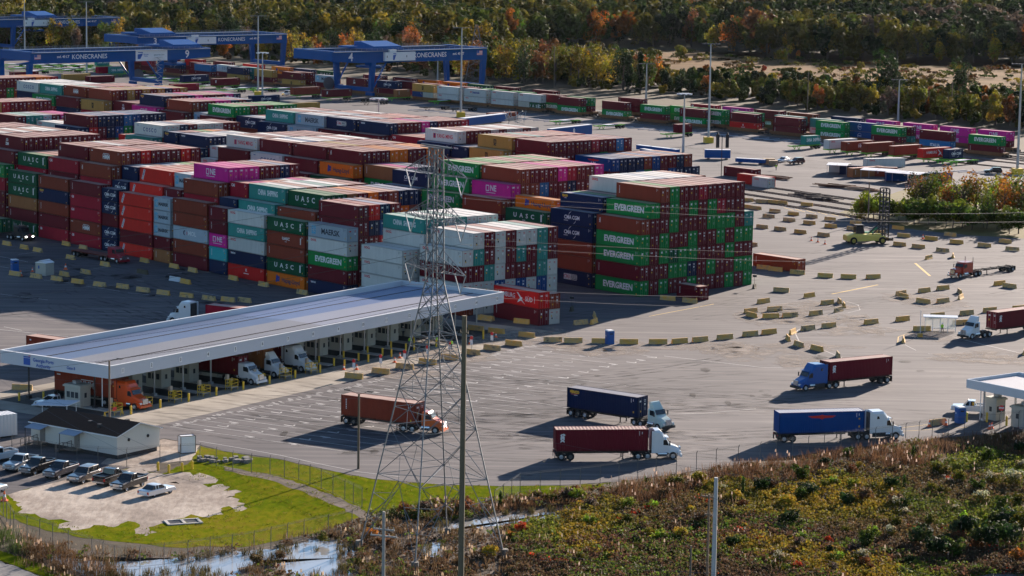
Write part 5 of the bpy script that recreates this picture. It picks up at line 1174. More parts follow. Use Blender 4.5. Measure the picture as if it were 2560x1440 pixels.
    if len(no) > 2:
        T('KONECRANES', LX(no[2]), zc+.1, gh*.56, .03); T('swl. 40 LT', LX(no[3]), zc+.3, gh*.3, .04)
        fx_ = LX(no[4]); q = MB(); q.box((fx_, yf, zc+.4), (2.7, .03, 1.7)); fl = part(q, 'flag', M_WHITEP, t)
        q = MB()
        for k in range(4): q.box((fx_, yf-.02, zc-.33+k*.48), (2.7, .02, .2))
        part(q, 'flag_stripe', M_REDP, fl); q = MB(); q.box((fx_-.75, yf-.035, zc+.8), (1.15, .02, .9)); part(q, 'flag_corner', M_BLUE2, fl)
    if trol:
        x0 = solve_x(g0+CY*(wd/2), CX, trol[0], zb+gh+2); x1 = solve_x(g0+CY*(wd/2), CX, trol[1], zb+gh+2)
        x0, x1 = sorted((x0, x1)); q = MB(); ww = abs(wd); y0 = wd*.5
        q.hexa([(x0, y0-ww*.5, zb+gh+.4), (x1, y0-ww*.5, zb+gh+.4), (x1, y0-ww*.05, zb+gh+.4), (x0, y0-ww*.05, zb+gh+.4), (x0+1, y0-ww*.48, zb+gh+1.6), (x1-1.5, y0-ww*.48, zb+gh+1.6), (x1-1.5, y0-ww*.1, zb+gh+3.2), (x0+1, y0-ww*.1, zb+gh+3.2)]); q.box(((x0+x1)/2, y0, zb+gh+.6), ((x1-x0)*.9, ww*.95, .7)); q.box((x0*.35+x1*.65, y0+ww*.2, zb+gh+1.7), ((x1-x0)*.5, ww*.3, 1.8)); part(q, 'trolley', M_BLUEP, t)
        q = MB(); q.box(((x0+x1)/2, y0, zb-2.2), (6, 10, .8)); q.box(((x0+x1)/2, y0, zb-.9), (2.5, 3, 1.6)); part(q, 'spreader', M_BLUEP, t)
    return t
crane('blue gantry crane numbered four spanning the trains', ('4', 877, 1075, 1146, 1199), at(931, 240), 1207, 828, 1213.6, 737, 12.6, 4.5, 1, (958, 1033, 3.3), (885, 965))
g9 = at(402, 219)
crane('blue gantry crane numbered nine low over the rear stacks', ('9', 468, 224, 158, 94), g9, 75, 523 if False else 74, 523, None, 10.6, 4.3, -1, None, (392, 470), left_off=solve_x(g9, CY, 327, 0))
g3 = at(709, 172)
crane('blue gantry crane numbered three behind crane nine', ('3', 388, 579, 636, 698), g3, 432, 341, 715, 263, 11.4, 3.9, 0, (466, 536, 2.9), (335, 405))
g2 = at(34, 128)
crane('farthest blue gantry crane without visible number', ('', 0, 168, 230, 284), g2, 294, -90, 298, None, 11.4, 3.9, 1, (58, 125, 2.9), (55, 112), left_off=26)
# the white board on crane nine
def board(t):
    yf = -.85; x0, x1 = (solve_x(g9-CY*.8, CX, p_, 12.8) for p_ in (339, 418)); q = MB(); q.box(((x0+x1)/2, yf, 12.75), (x1-x0, .08, 4.3)); b_ = part(q, 'sign_board', M_WHITEP, t)
    q = MB(); xa = x0+(x1-x0)*.15; q.hexa([(xa-1.3, yf-.08, 11.4), (xa-.1, yf-.08, 11.4), (xa-.1, yf-.05, 11.4), (xa-1.3, yf-.05, 11.4), (xa-1.3, yf-.08, 13.2), (xa+1.1, yf-.08, 13.5), (xa+1.1, yf-.05, 13.5), (xa-1.3, yf-.05, 13.2)]); q.box((xa, yf-.06, 13.9), (2.2, .03, .3)); part(q, 'logo', M_BLUE2, b_)
    letter(b_, 'Georgia\nPorts', .7, M_BLUE2, frame_mat((x0+(x1-x0)*.32, yf-.06, 12.8), (1, 0, 0), (0, 0, 1)), .01); letter(b_, 'gaports.com', .95, M_GREY, frame_mat((x0+(x1-x0)*.74, yf-.06, 12.9), (1, 0, 0), (0, 0, 1)), .02)
board([o for o in COL.objects if o.type == 'EMPTY' and 'numbered nine' in o.get('label', '')][0])
# ---- light masts
def mast(label, x, y, ytop, crown='bar', base=True, h=None):
    p = at(x, y)
    hh = h or next(z for z in np.arange(4, 60, .1) if pix((p.x, p.y, z))[1] < ytop)
    t = thing('light_mast', label, 'light mast', p, R(10), 'tall light masts')
    m = MB(); m.bar((0, 0, 0), (0, 0, hh), .42, n=10, r2=.17); part(m, 'pole', M_GREY, t)
    if crown == 'bar':
        m = MB(); m.bar((-2.8, 0, hh), (2.8, 0, hh), .07); m.bar((0, -.8, hh-.1), (0, .8, hh-.1), .06); part(m, 'crown_bar', M_GREY, t)
        for k in range(6): m = MB(); m.hexa([(-2.9+k*1.1, -.35, hh-.25), (-2.4+k*1.1, -.35, hh-.25), (-2.4+k*1.1, .3, hh-.05), (-2.9+k*1.1, .3, hh-.05), (-2.9+k*1.1, -.3, hh+.05), (-2.4+k*1.1, -.3, hh+.05), (-2.4+k*1.1, .3, hh+.2), (-2.9+k*1.1, .3, hh+.2)]); part(m, 'floodlight', M_STEEL, t)
    else:
        m = MB(); m.lathe([(.2, hh), (1.9, hh-.1), (1.9, hh+.1), (.2, hh+.15)], n=16); part(m, 'crown_ring', M_GREY, t)
        for k in range(8):
            a_ = k*math.pi/4; m = MB(); m.box((2.0*math.cos(a_), 2.0*math.sin(a_), hh-.1), (.7, .5, .3), rz=a_); part(m, 'floodlight', M_WHITEP, t)
    if base:
        m = MB(); m.box((0, 0, .9), (2.7, 2.7, 1.8)); part(m, 'footing', M_YELP, t)
for a in (('tall grey mast by the second chassis row with yellow footing', 1771, 357, 110), ('tall grey mast rising in front of crane four', 1152, 293, 70), ('tall grey mast on a yellow footing at the picture edge', 2543, 437, 160), ('tall grey mast in front of crane three with yellow footing', 645, 240, 40), ('pale mast on a yellow footing left of crane nine', 217, 193, 5)): mast(*a)
for a in (('ring headed mast among the front stacks', 945, 462, 247), ('ring headed mast beside the tall one at crane three', 656, 252, 132), ('ring headed mast beyond the green topped slab', 1708, 381, 235)): mast(*a, crown='ring', base=False)
mast('slender mast behind the pink wagon stacks', 2245, 302, 200, 'bar', False); mast('slender mast carrying black speaker boxes by the field trees', 1615, 252, 160, 'bar', False)
for l_, x, y, yt in (('white mast seen through crane two', 62, 140, -20), ('thin mast seen under crane four', 1094, 200, 148)): mast(l_, x, y, yt, 'bar', False)
t = thing('signal_mast', 'dark signal mast with twin black lamp columns behind the far stacks', 'signal', at(1803, 440), 0)
m = MB(); m.bar((0, 0, 0), (0, 0, 11), .12, n=6); part(m, 'pole', M_STEEL, t)
for s in (-1.2, 1.4): m = MB(); m.box((s, 0, 9.5), (.9, .5, 3.6)); m.lathe([(.3, 11.3), (.2, 11.8), (.01, 11.9)], (s, 0, 0), n=8); part(m, 'lamp_column', M_BLACK, t)
# ---- blue crane girders lying on the ground
def beam(label, p, q, w, hgt_, num=None, zb=.4):
    a, b = at(*p), at(*q); rz = head(a, b); ln = (b-a).length; t = thing('steel_girder', label, 'girder', (a+b)/2, rz, 'blue girders lying on the asphalt')
    m = MB(); m.box((0, w/2, zb+hgt_/2), (ln, w, hgt_)); part(m, 'girder', M_BLUEP, t)
    m = MB(); m.box((0, w/2, zb+hgt_+.06), (ln, w, .1)); part(m, 'top_plate', M_WHITEP, t)
    for s in (-.35, .35): m = MB(); m.box((ln*s, w/2, zb/2), (.6, w+.4, zb)); part(m, 'support_block', M_WOOD, t)
    if num: letter(t, num, hgt_*.8, M_LETW, frame_mat((ln*.05, -.03, zb+hgt_/2), (1, 0, 0), (0, 0, 1)), .08)
beam('blue girder with a white numeral lying beyond the maroon slab', (1378, 352), (1480, 340), 1.6, 3.2, '8')
beam('long blue girder with white top behind the maroon slab end', (1590, 376), (1690, 388), 1.5, 1.2); beam('long blue girder with white top, the lower of two', (1600, 384), (1698, 400), 1.5, 1.0)
beam('blue girder lying behind the white container roofs with lattice machinery', (1162, 318), (1268, 305), 2.4, 2.4)
beam('short blue box girder next to the twin black lamps', (1762, 398), (1826, 399), 2.0, 2.3); beam('blue tube stack beside cardboard boxes', (1838, 408), (1910, 412), 1.6, 1.0)
t = thing('lattice_machine', 'grey tangle of steel frames standing on the blue girder', 'machinery', at(1288, 311), 0)
m = MB()
for k in range(26): m.bar((random.uniform(-4, 4), random.uniform(-1, 1), random.uniform(0, 2)), (random.uniform(-4, 4), random.uniform(-1, 1), random.uniform(1, 5)), .1)
part(m, 'frame', M_GREY, t)
for i, (x, y, w, d, h_, l_) in enumerate([(1922, 410, 3.2, 2.2, 1.5, 'brown crate below a smaller one beside the blue tubes'), (1933, 414, 2.4, 2, 1.4, 'brown crate nearer the worker beside the blue tubes')]):
    o = MB(); o.box((0, 0, h_/2), (w, d, h_)); o.box((0, 0, h_+.04), (w+.1, d+.1, .08)); o.box((0, -d/2, h_*.5), (w+.06, .05, .15)); o = o.build('wooden_crate', mat('crate_brown', (.32, .22, .13), .8)); o.location = at(x, y); tag(o, l_, 'crate', 'brown crates')
# ---- workshop made of containers with white canvas roofs
def ws(x0, x1, y, code, ln, zl, l_, rz=None):
    a = at(x0, y); rz = VRZ-.9 if rz is None else rz
    add_cont((a.x, a.y, .02), rz, ln, 2.6, code, l_, 'containers of the workshop')
ws(2100, 0, 431, 'W', 6.06, 0, 'white short container with open side at the workshop', R(-10)); ws(2127, 0, 436, 'N', 6.06, 0, 'navy short container of the workshop next to the white one', R(-14)); ws(2165, 0, 441, 'A', 12.19, 0, 'rusty pale container under the middle canvas roof', R(38)); ws(2215, 0, 441, 'B', 6.06, 0, 'red brown container under the canvas roof', R(-10)); ws(2240, 0, 452, 'b', 6.06, 0, 'blue short container below the lower canvas roof', R(-10)); ws(2300, 0, 457, 'g', 6.06, 0, 'dark green short container with white letters at the workshop', R(-4)); ws(2350, 0, 454, 'b', 6.06, 0, 'blue short container at the end of the workshop', R(6)); ws(2210, 0, 418, 'W', 12.19, 0, 'white container lying behind the canvas roofs', R(20))
def canvas(label, x0, y0, x1, y1, z, dep):
    a, b = at(x0, y0, z), at(x1, y1, z); rz = head(a, b); ln = (b-a).length; t = thing('canvas_roof', label, 'canvas roof', (a.x, a.y, 0), rz, 'white canvas roofs over the workshop')
    m = MB(); n = 2
    m.prism([(0, 0, z), (0, dep/2, z+.35), (0, dep, z), (0, dep, z-.12), (0, dep/2, z+.2), (0, 0, z-.12)], (ln*.48, 0, 0)); m.prism([(ln*.5, 0, z), (ln*.5, dep/2, z+.35), (ln*.5, dep, z), (ln*.5, dep, z-.12), (ln*.5, dep/2, z+.2), (ln*.5, 0, z-.12)], (ln*.5, 0, 0)); part(m, 'canvas', mat('white_canvas', (.92, .92, .92), .6), t)
    for x in (.2, ln-.2):
        for y in (.3, dep-.3): m = MB(); m.bar((x, y, 0), (x, y, z), .06); part(m, 'post', M_GREY, t)
canvas('white canvas roof over the two short containers', 2066, 412, 2118, 414, 2.75, 7.5); canvas('white canvas roof over the rusty container', 2150, 424, 2232, 429, 2.85, 7); canvas('white canvas roof over the green and blue containers', 2212, 430, 2298, 437, 2.75, 7)
for i, (x, y, c_, r_, ln_, l_) in enumerate([(1947, 672, 'B', -49, 12.19, 'lone brick red container standing on open asphalt'), (1731, 746, 'M', -49.8, 6.06, 'short maroon container on the ground before the tall green stack'), (1890, 462, 'R', -52, 12.19, 'bright red container by the tracks behind the stacks'), (1908, 468, 'W', -52, 6.06, 'open pale container by the tracks'), (1855, 443, 'M', -52, 12.19, 'dark flat container beyond the red one by the tracks'), (660, 256, 'C', 40, 12.19, 'navy container on the asphalt past the middle block'), (1255, 300, 'B', 40, 12.19, 'brown container behind the blue girder by the tracks'), (530, 262, 'Y', 40, 12.19, 'ochre container end seen past the rear slabs'), (760, 275, 'Y', 40, 12.19, 'ochre container past the green slab'), (460, 226, 'r', 40, 12.19, 'crimson container beyond the rear slab'), (190, 201, 'Y', 40, 12.19, 'ochre container row past the far left slab'), (250, 206, 'M', 40, 12.19, 'maroon container low beyond the far left slab'), (60, 195, 'M', 40, 12.19, 'maroon container seen between crane legs'), (400, 232, 'M', 40, 12.19, 'maroon container at the foot of crane nine')]):
    add_cont((*at(x, y)[:2], .02), R(r_), ln_, 2.6, c_, l_, 'lone containers on the asphalt', i < 2)
p = at(150, 846, 4.0); add_cont((p.x, p.y, 1.2), R(-34.5), 12.19, 2.8, 'B', 'brown container end behind the gate roof corner', 'lone containers on the asphalt', True)
# ---- mast truck that lifts empty boxes
a, b = at(2128, 611), at(2208, 610); rz = head(a, b); t = thing('container_handler', 'yellow lift truck with very tall black lattice mast', 'lift truck', (a+b)/2+Vector((-math.sin(rz), math.cos(rz), 0))*1.4, rz)
PY_ = mat('handler_yellow', (.72, .58, .12), .4)
m = MB(); loft(m, [ring(-4.6, 1.5, .7, 1.9, .4), ring(-3.0, 1.6, .6, 2.3, .3), ring(.5, 1.5, .7, 2.0, .2), ring(4.2, 1.4, .7, 1.7, .2)]); m.box((2.0, 0, 1.8), (3.0, 1.0, .7)); part(m, 'body', PY_, t)
m = MB(); loft(m, [ring(-2.4, .85, 2.3, 4.0, .15), ring(-.9, .85, 2.2, 4.05, .2), ring(-.4, .8, 2.2, 2.5, .1)]); part(m, 'cab', M_GLASS, t); m = MB(); m.box((-1.6, 0, 4.1), (1.9, 1.8, .14)); 
for x in (-2.4, -.8):
    for s in (-.85, .85): m.bar((x, s, 2.2), (x, s, 4.1), .07)
part(m, 'cab_frame', M_BLACK, t)
for x in (-3.2, 3.4):
    for s in (-1, 1): wheel(t, x, s*1.5, .8, .7, mat('yellow_rim', (.5, .4, .08), .6))
m = MB()
for s in (-1, 1):
    for x in (3.5, 4.9): m.box((x, s*1.05, 6.3), (.26, .22, 11.4))
for k in range(12):
    z = 1.1+k*1.0
    for s in (-1, 1): m.box((4.2, s*1.05, z), (1.2, .12, .14)); m.bar((3.55, s*1.05, z), (4.85, s*1.05, z+1.0), .05) if k < 11 else None
    for x in (3.5, 4.9): m.box((x, 0, z), (.12, 1.9, .14))
part(m, 'mast', M_BLACK, t)
for s in (-1, 1): m = MB(); m.bar((1.2, s*1.0, 2.1), (3.8, s*1.0, 4.6), .14); part(m, 'tilt_ram', M_BLACK, t)
m = MB(); m.box((4.9, 0, 1.2), (.7, 5.5, .5)); m.box((5.6, 0, .9), (1.6, .6, .7)); part(m, 'spreader', M_BLACK, t)
t = thing('generator_trailer', 'green machine trailer standing behind the yellow lift truck', 'machine', at(2128, 603)+V*4, R(20)); m = MB(); m.box((0, 0, 1.1), (4.5, 1.8, 1.4)); m.box((-1, 0, 2.0), (1.6, 1.2, .6)); m.bar((1.5, 0, 1.8), (3.2, 0, 2.6), .25, n=8); part(m, 'body', mat('machine_green', (.02, .22, .10), .5), t)
for x in (-1.4, 1.4):
    for s in (-1, 1): wheel(t, x, s*.9, .4, .3, M_RIMD)
# ---- sidings and scrap near the workshop
for i in range(4):
    a, b = at(1800, 452+i*12), at(2230, 512+i*15); t = thing('siding_track', f'dark siding rails, {nth(i+1)} below the workshop', 'track', (a+b)/2, head(a, b), 'dark sidings')
    ln = (b-a).length
    for s in (-1, 1): m = MB(); m.box((0, s*.75, .1), (ln, .12, .2)); part(m, 'rail', M_RAIL, t)
    m = MB()
    for k in range(int(ln/1.2)): m.box((-ln/2+k*1.2, 0, .03), (.4, 2.6, .08))
    part(m, 'sleeper_bed', mat('timber_sleeper', (.07, .055, .045), .9), t)
for i, (x, y, l_) in enumerate([(2160, 476, 'pale timber pile by the sidings'), (2085, 468, 'rusty plate pile between the sidings'), (2020, 490, 'dark rail pile among the sidings'), (1935, 446, 'rusty scrap pile by the pale container'), (2060, 500, 'low dark sleeper pile at the sidings')]):
    t = thing('material_pile', l_, 'pile', at(x, y), R(-40), 'piles by the sidings'); m = MB()
    for k in range(22): m.box((random.uniform(-3, 3), random.uniform(-1.5, 1.5), .15+.12*(k//4)), (random.uniform(3, 7), .3, .22), rz=random.uniform(-.3, .3))
    part(m, 'plank', mat(['timber_pale', 'rust_plate', 'dark_rail', 'rust_plate', 'dark_rail'][i], [(.34, .22, .14), (.10, .05, .03), (.05, .04, .04), (.1, .05, .03), (.05, .04, .04)][i], .8, 0, .3), t)
# ---- vehicles standing about
SV = ('silver', (.42, .44, .46)); BK = ('black', (.012, .013, .016)); WH_ = ('white', (.75, .76, .78))
car('pickup', 'white pickup cut off at the end of the parking row', *WH_, (-28, 1160), (24, 1152))
car('pickup', 'silver pickup at the end of the row beside the cabin steps', *SV, (45, 1180), (84, 1167))
car('pickup', 'black pickup with chrome nose between silver and navy pickups', 'black2', (.02, .018, .018), (84, 1189), (128, 1175))
car('pickup', 'navy pickup with chrome nose between black pickup and brown car', 'deep navy', (.012, .016, .035), (143, 1199), (187, 1184))
car('suv', 'brownish grey wagon parked between the pickups', 'brown grey', (.16, .14, .13), (201, 1212), (246, 1197))
car('pickup', 'black pickup parked tail out in the middle of the row', *BK, (318, 1201), (270, 1216))
car('pickup', 'black pickup nose out next to the white car', 'black3', (.014, .015, .018), (310, 1231), (360, 1214))
car('sedan', 'white four door car alone on the pale gravel', *WH_, (428, 1233), (384, 1244))
car('sedan', 'silver car nose cut off by the picture edge', *SV, (11, 1229), (-32, 1242))
car('sedan', 'white car parked by the cream booth under the roof corner', *WH_, (113, 1019), (158, 1012))
car('pickup', 'white pickup with dark side lettering by the small gate', *WH_, (2391, 1033), (2459, 1037))
car('suv', 'dark red wagon on the asphalt by the workshop', 'dark red', (.05, .008, .012), (1979, 411.5), (2011, 410))
car('sedan', 'white car beside the dark red wagon', *WH_, (1950, 407.5), (1978, 403))
car('suv', 'black wagon on open asphalt by the tree clump', *BK, (2469, 435), (2498, 435.5))
car('pickup', 'white pickup driving past the parked trailers', *WH_, (712, 240), (734, 238))
# ================================================================== make the containers real (300 largest as things)
def realise():
    import bmesh
    vs, fs, own = [], [], []
    for i, c in enumerate(CONT):
        T = Matrix.Translation(c['loc'])@Matrix.Rotation(c['rz'], 4, 'Z'); c['T'] = T; x, y, h_ = c['ln']/2, 1.22, c['h']; k = len(vs)
        vs += [T@Vector(q) for q in ((-x, -y, 0), (x, -y, 0), (x, y, 0), (-x, y, 0), (-x, -y, h_), (x, -y, h_), (x, y, h_), (-x, y, h_))]
        for f_ in ((0, 3, 2, 1), (4, 5, 6, 7), (0, 1, 5, 4), (1, 2, 6, 5), (2, 3, 7, 6), (3, 0, 4, 7)): fs.append(tuple(k+j for j in f_)); own.append(i)
    tree = BVHTree.FromPolygons(vs, fs); hits = [0]*len(CONT); eye = Vector((0, 0, H))
    for py in range(140, 1180, 4):
        for px in range(0, 2560, 4):
            d = (ray_at(px+1, py+1, 100)-eye).normalized(); r_ = tree.ray_cast(eye, d)
            if r_[2] is not None: hits[own[r_[2]]] += 1
    order = sorted(range(len(CONT)), key=lambda i: (-CONT[i]['force'], -hits[i])); 
    order = [i for i in order if hits[i] > 0 or CONT[i]['force']]; single = set(order[:298]); rest = order[298:]
    hidden = [i for i in range(len(CONT)) if hits[i] == 0 and i not in single]
    print('containers', len(CONT), 'seen', len(order), 'hidden', len(hidden))
    BM, DM, LM = {}, {}, {}
    seen_l = {}
    for i in sorted(single):
        c = CONT[i]; v_ = c['var'] % 3; k = (c['code'], c['ln'], round(c['h'], 2), v_)
        if k not in BM:
            m = MB(); body_mb(m, c['ln'], c['h'], c['code'], None, v_); BM[k] = m.mesh('container', M_CONT)
            d = []
            for s in (-1, 1): m = MB(); door_mb(m, c['h'], c['code'], s, v_, None, c['ln']/2); d.append(m.mesh('door', M_DOOR))
            DM[k] = d
        kl = (c['code'], c['ln'], round(c['h'], 2), c['var'], c['both'])
        if kl not in LM:
            LM[kl] = []
            for sg in ((-1, 1) if c['both'] else (-1,)):
                m = MB(); marks_mb(m, c['code'], c['ln'], c['h'], c['var'], Matrix.Rotation(0 if sg < 0 else math.pi, 4, 'Z')); LM[kl].append(m.mesh('lettering', M_MARK))
        o = link('shipping_container', BM[k]); o.matrix_world = c['T']
        lab = c['label']; n = seen_l[lab] = seen_l.get(lab, 0)+1
        tag(o, lab if n == 1 else lab+f', {nth(n)} such', 'container', c['group'])
        for d in DM[k]: link('door', d, o)
        for lm in LM[kl]: link('lettering', lm, o)
    m = MB()
    for i in rest+hidden:
        c = CONT[i]; T = c['T']; body_mb(m, c['ln'], c['h'], c['code'], T, c['var'])
        if hits[i] > 0:
            for s in (-1, 1): door_mb(m, c['h'], c['code'], s, c['var'] % 3, T, c['ln']/2)
            if hits[i] > 2: marks_mb(m, c['code'], c['ln'], c['h'], c['var'], T)
    o = m.build('stacked_containers', M_CONT); tag(o, 'mass of farther stacked shipping containers', None, None, 'stuff')
M_MARK = attr_mat('container_lettering', .5, .05, .5, .3)
# logos that need shapes of their own
_old = side_marks
def side_marks(code, ln, var):
    key = (code, ln, var)
    if key in LOGO: return LOGO[key]
    if code in 'F':
        o = []; lay(o, glyph('HAMBURG', 1.15, .01, .85), -2.6, 1.55, WHITE); lay(o, glyph('SÜD', 1.15, .01, .9), 3.4, 1.3, WHITE)
        P = [(.1, 2.3), (.5, 2.25), (1.3, 1.55), (1.7, 1.45), (1.5, 1.15), (2.4, .35), (1.3, .95), (1.0, .8), (.3, .5), (.7, 1.1), (1.1, 1.3)]; o.append((P, [(0, 1, 2, 10), (10, 2, 3, 4), (10, 4, 6, 7), (4, 5, 6), (10, 7, 8, 9)], WHITE))
        rect(o, 4.9, 1.4, .08, 1.2, WHITE); LOGO[key] = o; return o
    if code == 'i': o = []; lay(o, glyph('ITALIA', 1.3, .05), 0, 1.3, WHITE); LOGO[key] = o; return o
    if code == 's': o = []; lay(o, glyph('Seatrade', 1.1, .04), .5, 1.5, (.03, .05, .25)); rect(o, -2.2, 1.6, .7, .5, (.6, .05, .06), .3); LOGO[key] = o; return o
    if code == 'y': o = []; P = [(-1, 1.5), (.2, 1.6), (1.2, 2.0), (.8, 1.2), (.3, .8), (.3, 1.35)]; o.append((P, [(0, 5, 1), (1, 5, 3, 2), (5, 4, 3)], (.6, .4, .15))); LOGO[key] = o; return o
    if code == 'v':
        o = []; arc(o, 0, 1.45, .8, 0, 6.28, .09, (.4, .45, .6), 20); rect(o, 0, 1.45, 1.3, .3, (.4, .45, .6)); LOGO[key] = o; return o
    return _old(code, ln, var)
for c in CONT:
    if c['code'] == 'R' and 'bird and lettering beside' in c['label']: c['code'] = 'F'
realise()
# ================================================================== ground, plants, water, wires
def pxpoly(lst, z=0.0, jit=0.0, sub=6):
    pts = [at(*p) for p in lst]
    if not jit: return pts
    out = []; rnd = random.Random(len(lst)*13+int(lst[0][0]))
    for a, b in zip(pts, pts[1:]+pts[:1]):
        for k in range(sub):
            q = a.lerp(b, k/sub); q = q+Vector((rnd.uniform(-jit, jit), rnd.uniform(-jit, jit)*1.6, 0)) if k else q; out.append(q)
    return out
def ground_mat(name, stops, scale=.05, detail=9, rough=.9, bump=.3, stretch=None, rot=0, fine=None, spec=.25, mixf=.35):
    """world-space patchy ground: colour ramp over layered noise; 'fine' = second noise scale"""
    m, t, b = nodes(name); tc = N(t, 'ShaderNodeTexCoord'); mp = N(t, 'ShaderNodeMapping'); L(t, tc.outputs['Object'], mp.inputs[0])
    if stretch: mp.inputs['Scale'].default_value = (stretch[0], stretch[1], 1); mp.inputs['Rotation'].default_value = (0, 0, rot)
    n1 = N(t, 'ShaderNodeTexNoise', i_Scale=scale, i_Detail=float(detail), i_Roughness=.62); L(t, tc.outputs['Object'], n1.inputs['Vector'])
    n2 = N(t, 'ShaderNodeTexNoise', i_Scale=fine or scale*9, i_Detail=6.0, i_Roughness=.6); L(t, mp.outputs[0], n2.inputs['Vector'])
    mx = N(t, 'ShaderNodeMix', data_type='FLOAT'); mx.inputs[0].default_value = mixf; L(t, n1.outputs['Fac'], mx.inputs[2]); L(t, n2.outputs['Fac'], mx.inputs[3])
    cr_ = N(t, 'ShaderNodeValToRGB'); e = cr_.color_ramp.elements; e[0].position = stops[0][0]; e[0].color = (*stops[0][1], 1); e[1].position = stops[-1][0]; e[1].color = (*stops[-1][1], 1)
    for p_, c_ in stops[1:-1]: q = e.new(p_); q.color = (*c_, 1)
    L(t, mx.outputs[0], cr_.inputs[0]); L(t, cr_.outputs[0], b.inputs['Base Color']); b.inputs['Roughness'].default_value = rough; b.inputs['Specular IOR Level'].default_value = spec
    if bump: bp = N(t, 'ShaderNodeBump', i_Strength=bump, i_Distance=.15); L(t, n2.outputs['Fac'], bp.inputs['Height']); L(t, bp.outputs[0], b.inputs['Normal'])
    return m
M_TERR = ground_mat('wild_ground', [(.3, (.030, .022, .012)), (.48, (.062, .044, .022)), (.6, (.05, .05, .018)), (.72, (.095, .066, .034))], .05, 10, fine=.8)
M_ASPH = ground_mat('worn_asphalt', [(.36, (.050, .048, .054)), (.45, (.086, .081, .088)), (.54, (.118, .109, .113)), (.66, (.21, .19, .18))], .022, 8, .85, .1, (.04, .8), R(28), .8, .2, .5)
M_APRON = ground_mat('concrete_apron', [(.3, (.17, .15, .125)), (.5, (.32, .285, .235)), (.7, (.42, .38, .32))], .12, 8, .85, .1, (.25, 1), R(-34), .8)
M_LAWN = ground_mat('mown_grass', [(.28, (.055, .085, .006)), (.44, (.105, .14, .007)), (.56, (.17, .165, .012)), (.66, (.20, .145, .025)), (.78, (.22, .16, .07))], .045, 12, .95, .8, (1, .5), 0, 1.1, .0, .45)
M_GRAV = ground_mat('pale_gravel', [(.3, (.16, .13, .11)), (.46, (.30, .25, .21)), (.58, (.46, .40, .34)), (.72, (.58, .50, .42))], .09, 10, .95, .5, (1, .35), 0, 1.2, .1)
M_DIRT = ground_mat('dark_mud', [(.3, (.04, .028, .018)), (.48, (.095, .068, .044)), (.6, (.16, .12, .085)), (.75, (.06, .045, .03))], .2, 9, .7, .6, None, 0, 1.5)
M_FIELD = ground_mat('dry_reed_field', [(.34, (.05, .042, .014)), (.44, (.13, .075, .026)), (.55, (.20, .115, .05)), (.66, (.05, .05, .015))], .014, 10, .95, .6, (.2, 1), 0, .1, .05, .5)
M_BALL = ground_mat('track_ballast', [(.3, (.06, .055, .052)), (.5, (.11, .10, .095)), (.7, (.17, .15, .14))], .1, 9, .95, .5, (.06, 1), R(48), .8)
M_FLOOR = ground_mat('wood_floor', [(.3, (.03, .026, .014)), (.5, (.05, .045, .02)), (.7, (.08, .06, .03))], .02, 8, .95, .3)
M_LINE = mat('road_paint', (.42, .41, .40), .8, 0, .35, 1.5); M_LINY = mat('yellow_road_paint', (.50, .33, .08), .8, 0, .3, 1.5)
ngon_sheet('ground', [(-6000, -200), (6000, -200), (6000, 11000), (-6000, 11000)], -.03, M_TERR)
near = [(500, 1112), (560, 1128), (700, 1148), (830, 1177), (930, 1197), (1100, 1211), (1250, 1215), (1400, 1213), (1560, 1203), (1700, 1183), (1900, 1152), (2100, 1124), (2300, 1100), (2560, 1077), (2900, 1040)]
left_ = [(-900, 1400), (-200, 1290), (0, 1242), (60, 1224), (122, 1210), (205, 1190), (330, 1168), (250, 1160), (300, 1120), (410, 1096)]
pts = [at(*p) for p in left_+near]
far_ = [T0-TA*260-TN*-60, T0-TA*260-TN*26, T0+TA*560-TN*26, T0+TA*560+TN*200]
ngon_sheet('yard_asphalt', pts+far_, 0.0, M_ASPH)
ngon_sheet('track_ballast', [T0-TA*250+TN*3, T0-TA*250-TN*24, T0+TA*540-TN*24, T0+TA*540+TN*3], .004, M_BALL)
ngon_sheet('siding_ballast', [at(*p) for p in [(1850, 458), (2240, 516), (2215, 548), (2130, 520), (1985, 508), (1780, 490), (1760, 455)]], .004, M_BALL)
ngon_sheet('gate_floor_shade', [gp(-2, .5), gp(GLEN, .5), gp(GLEN, 21), gp(-2, 21)], .008, ground_mat('shade_painted_floor', [(.3, (.03, .028, .026)), (.5, (.06, .055, .05)), (.7, (.12, .108, .095))], .15, 8, .8, .1, (.2, 1), R(-34), .8))  # dark floor colour paints in the deep shade beneath the gate roof
ngon_sheet('gate_apron', [gp(-7, -10.5), gp(GLEN+6, -8), gp(GLEN+6, 24), gp(-7, 24)], .004, M_APRON)
ngon_sheet('lawn', pxpoly([(470, 1160), (500, 1114), (560, 1129), (700, 1149), (830, 1178), (930, 1198), (1100, 1212), (1250, 1216), (1400, 1214), (1530, 1207), (1450, 1232), (1320, 1240), (1220, 1256), (1020, 1262), (900, 1292), (790, 1332), (600, 1368), (400, 1366), (210, 1345), (70, 1312), (0, 1286), (-200, 1275), (-200, 1240), (0, 1240), (120, 1208), (330, 1170), (400, 1185)], 0, .35), -.014, M_LAWN)
ngon_sheet('gravel_lot', pxpoly([(18, 1237), (122, 1208), (205, 1188), (330, 1168), (390, 1182), (470, 1200), (560, 1228), (612, 1258), (575, 1280), (470, 1300), (350, 1320), (230, 1312), (110, 1295), (62, 1272), (40, 1255)], 0, .42, 6), -.006, M_GRAV)
rg = random.Random(8)
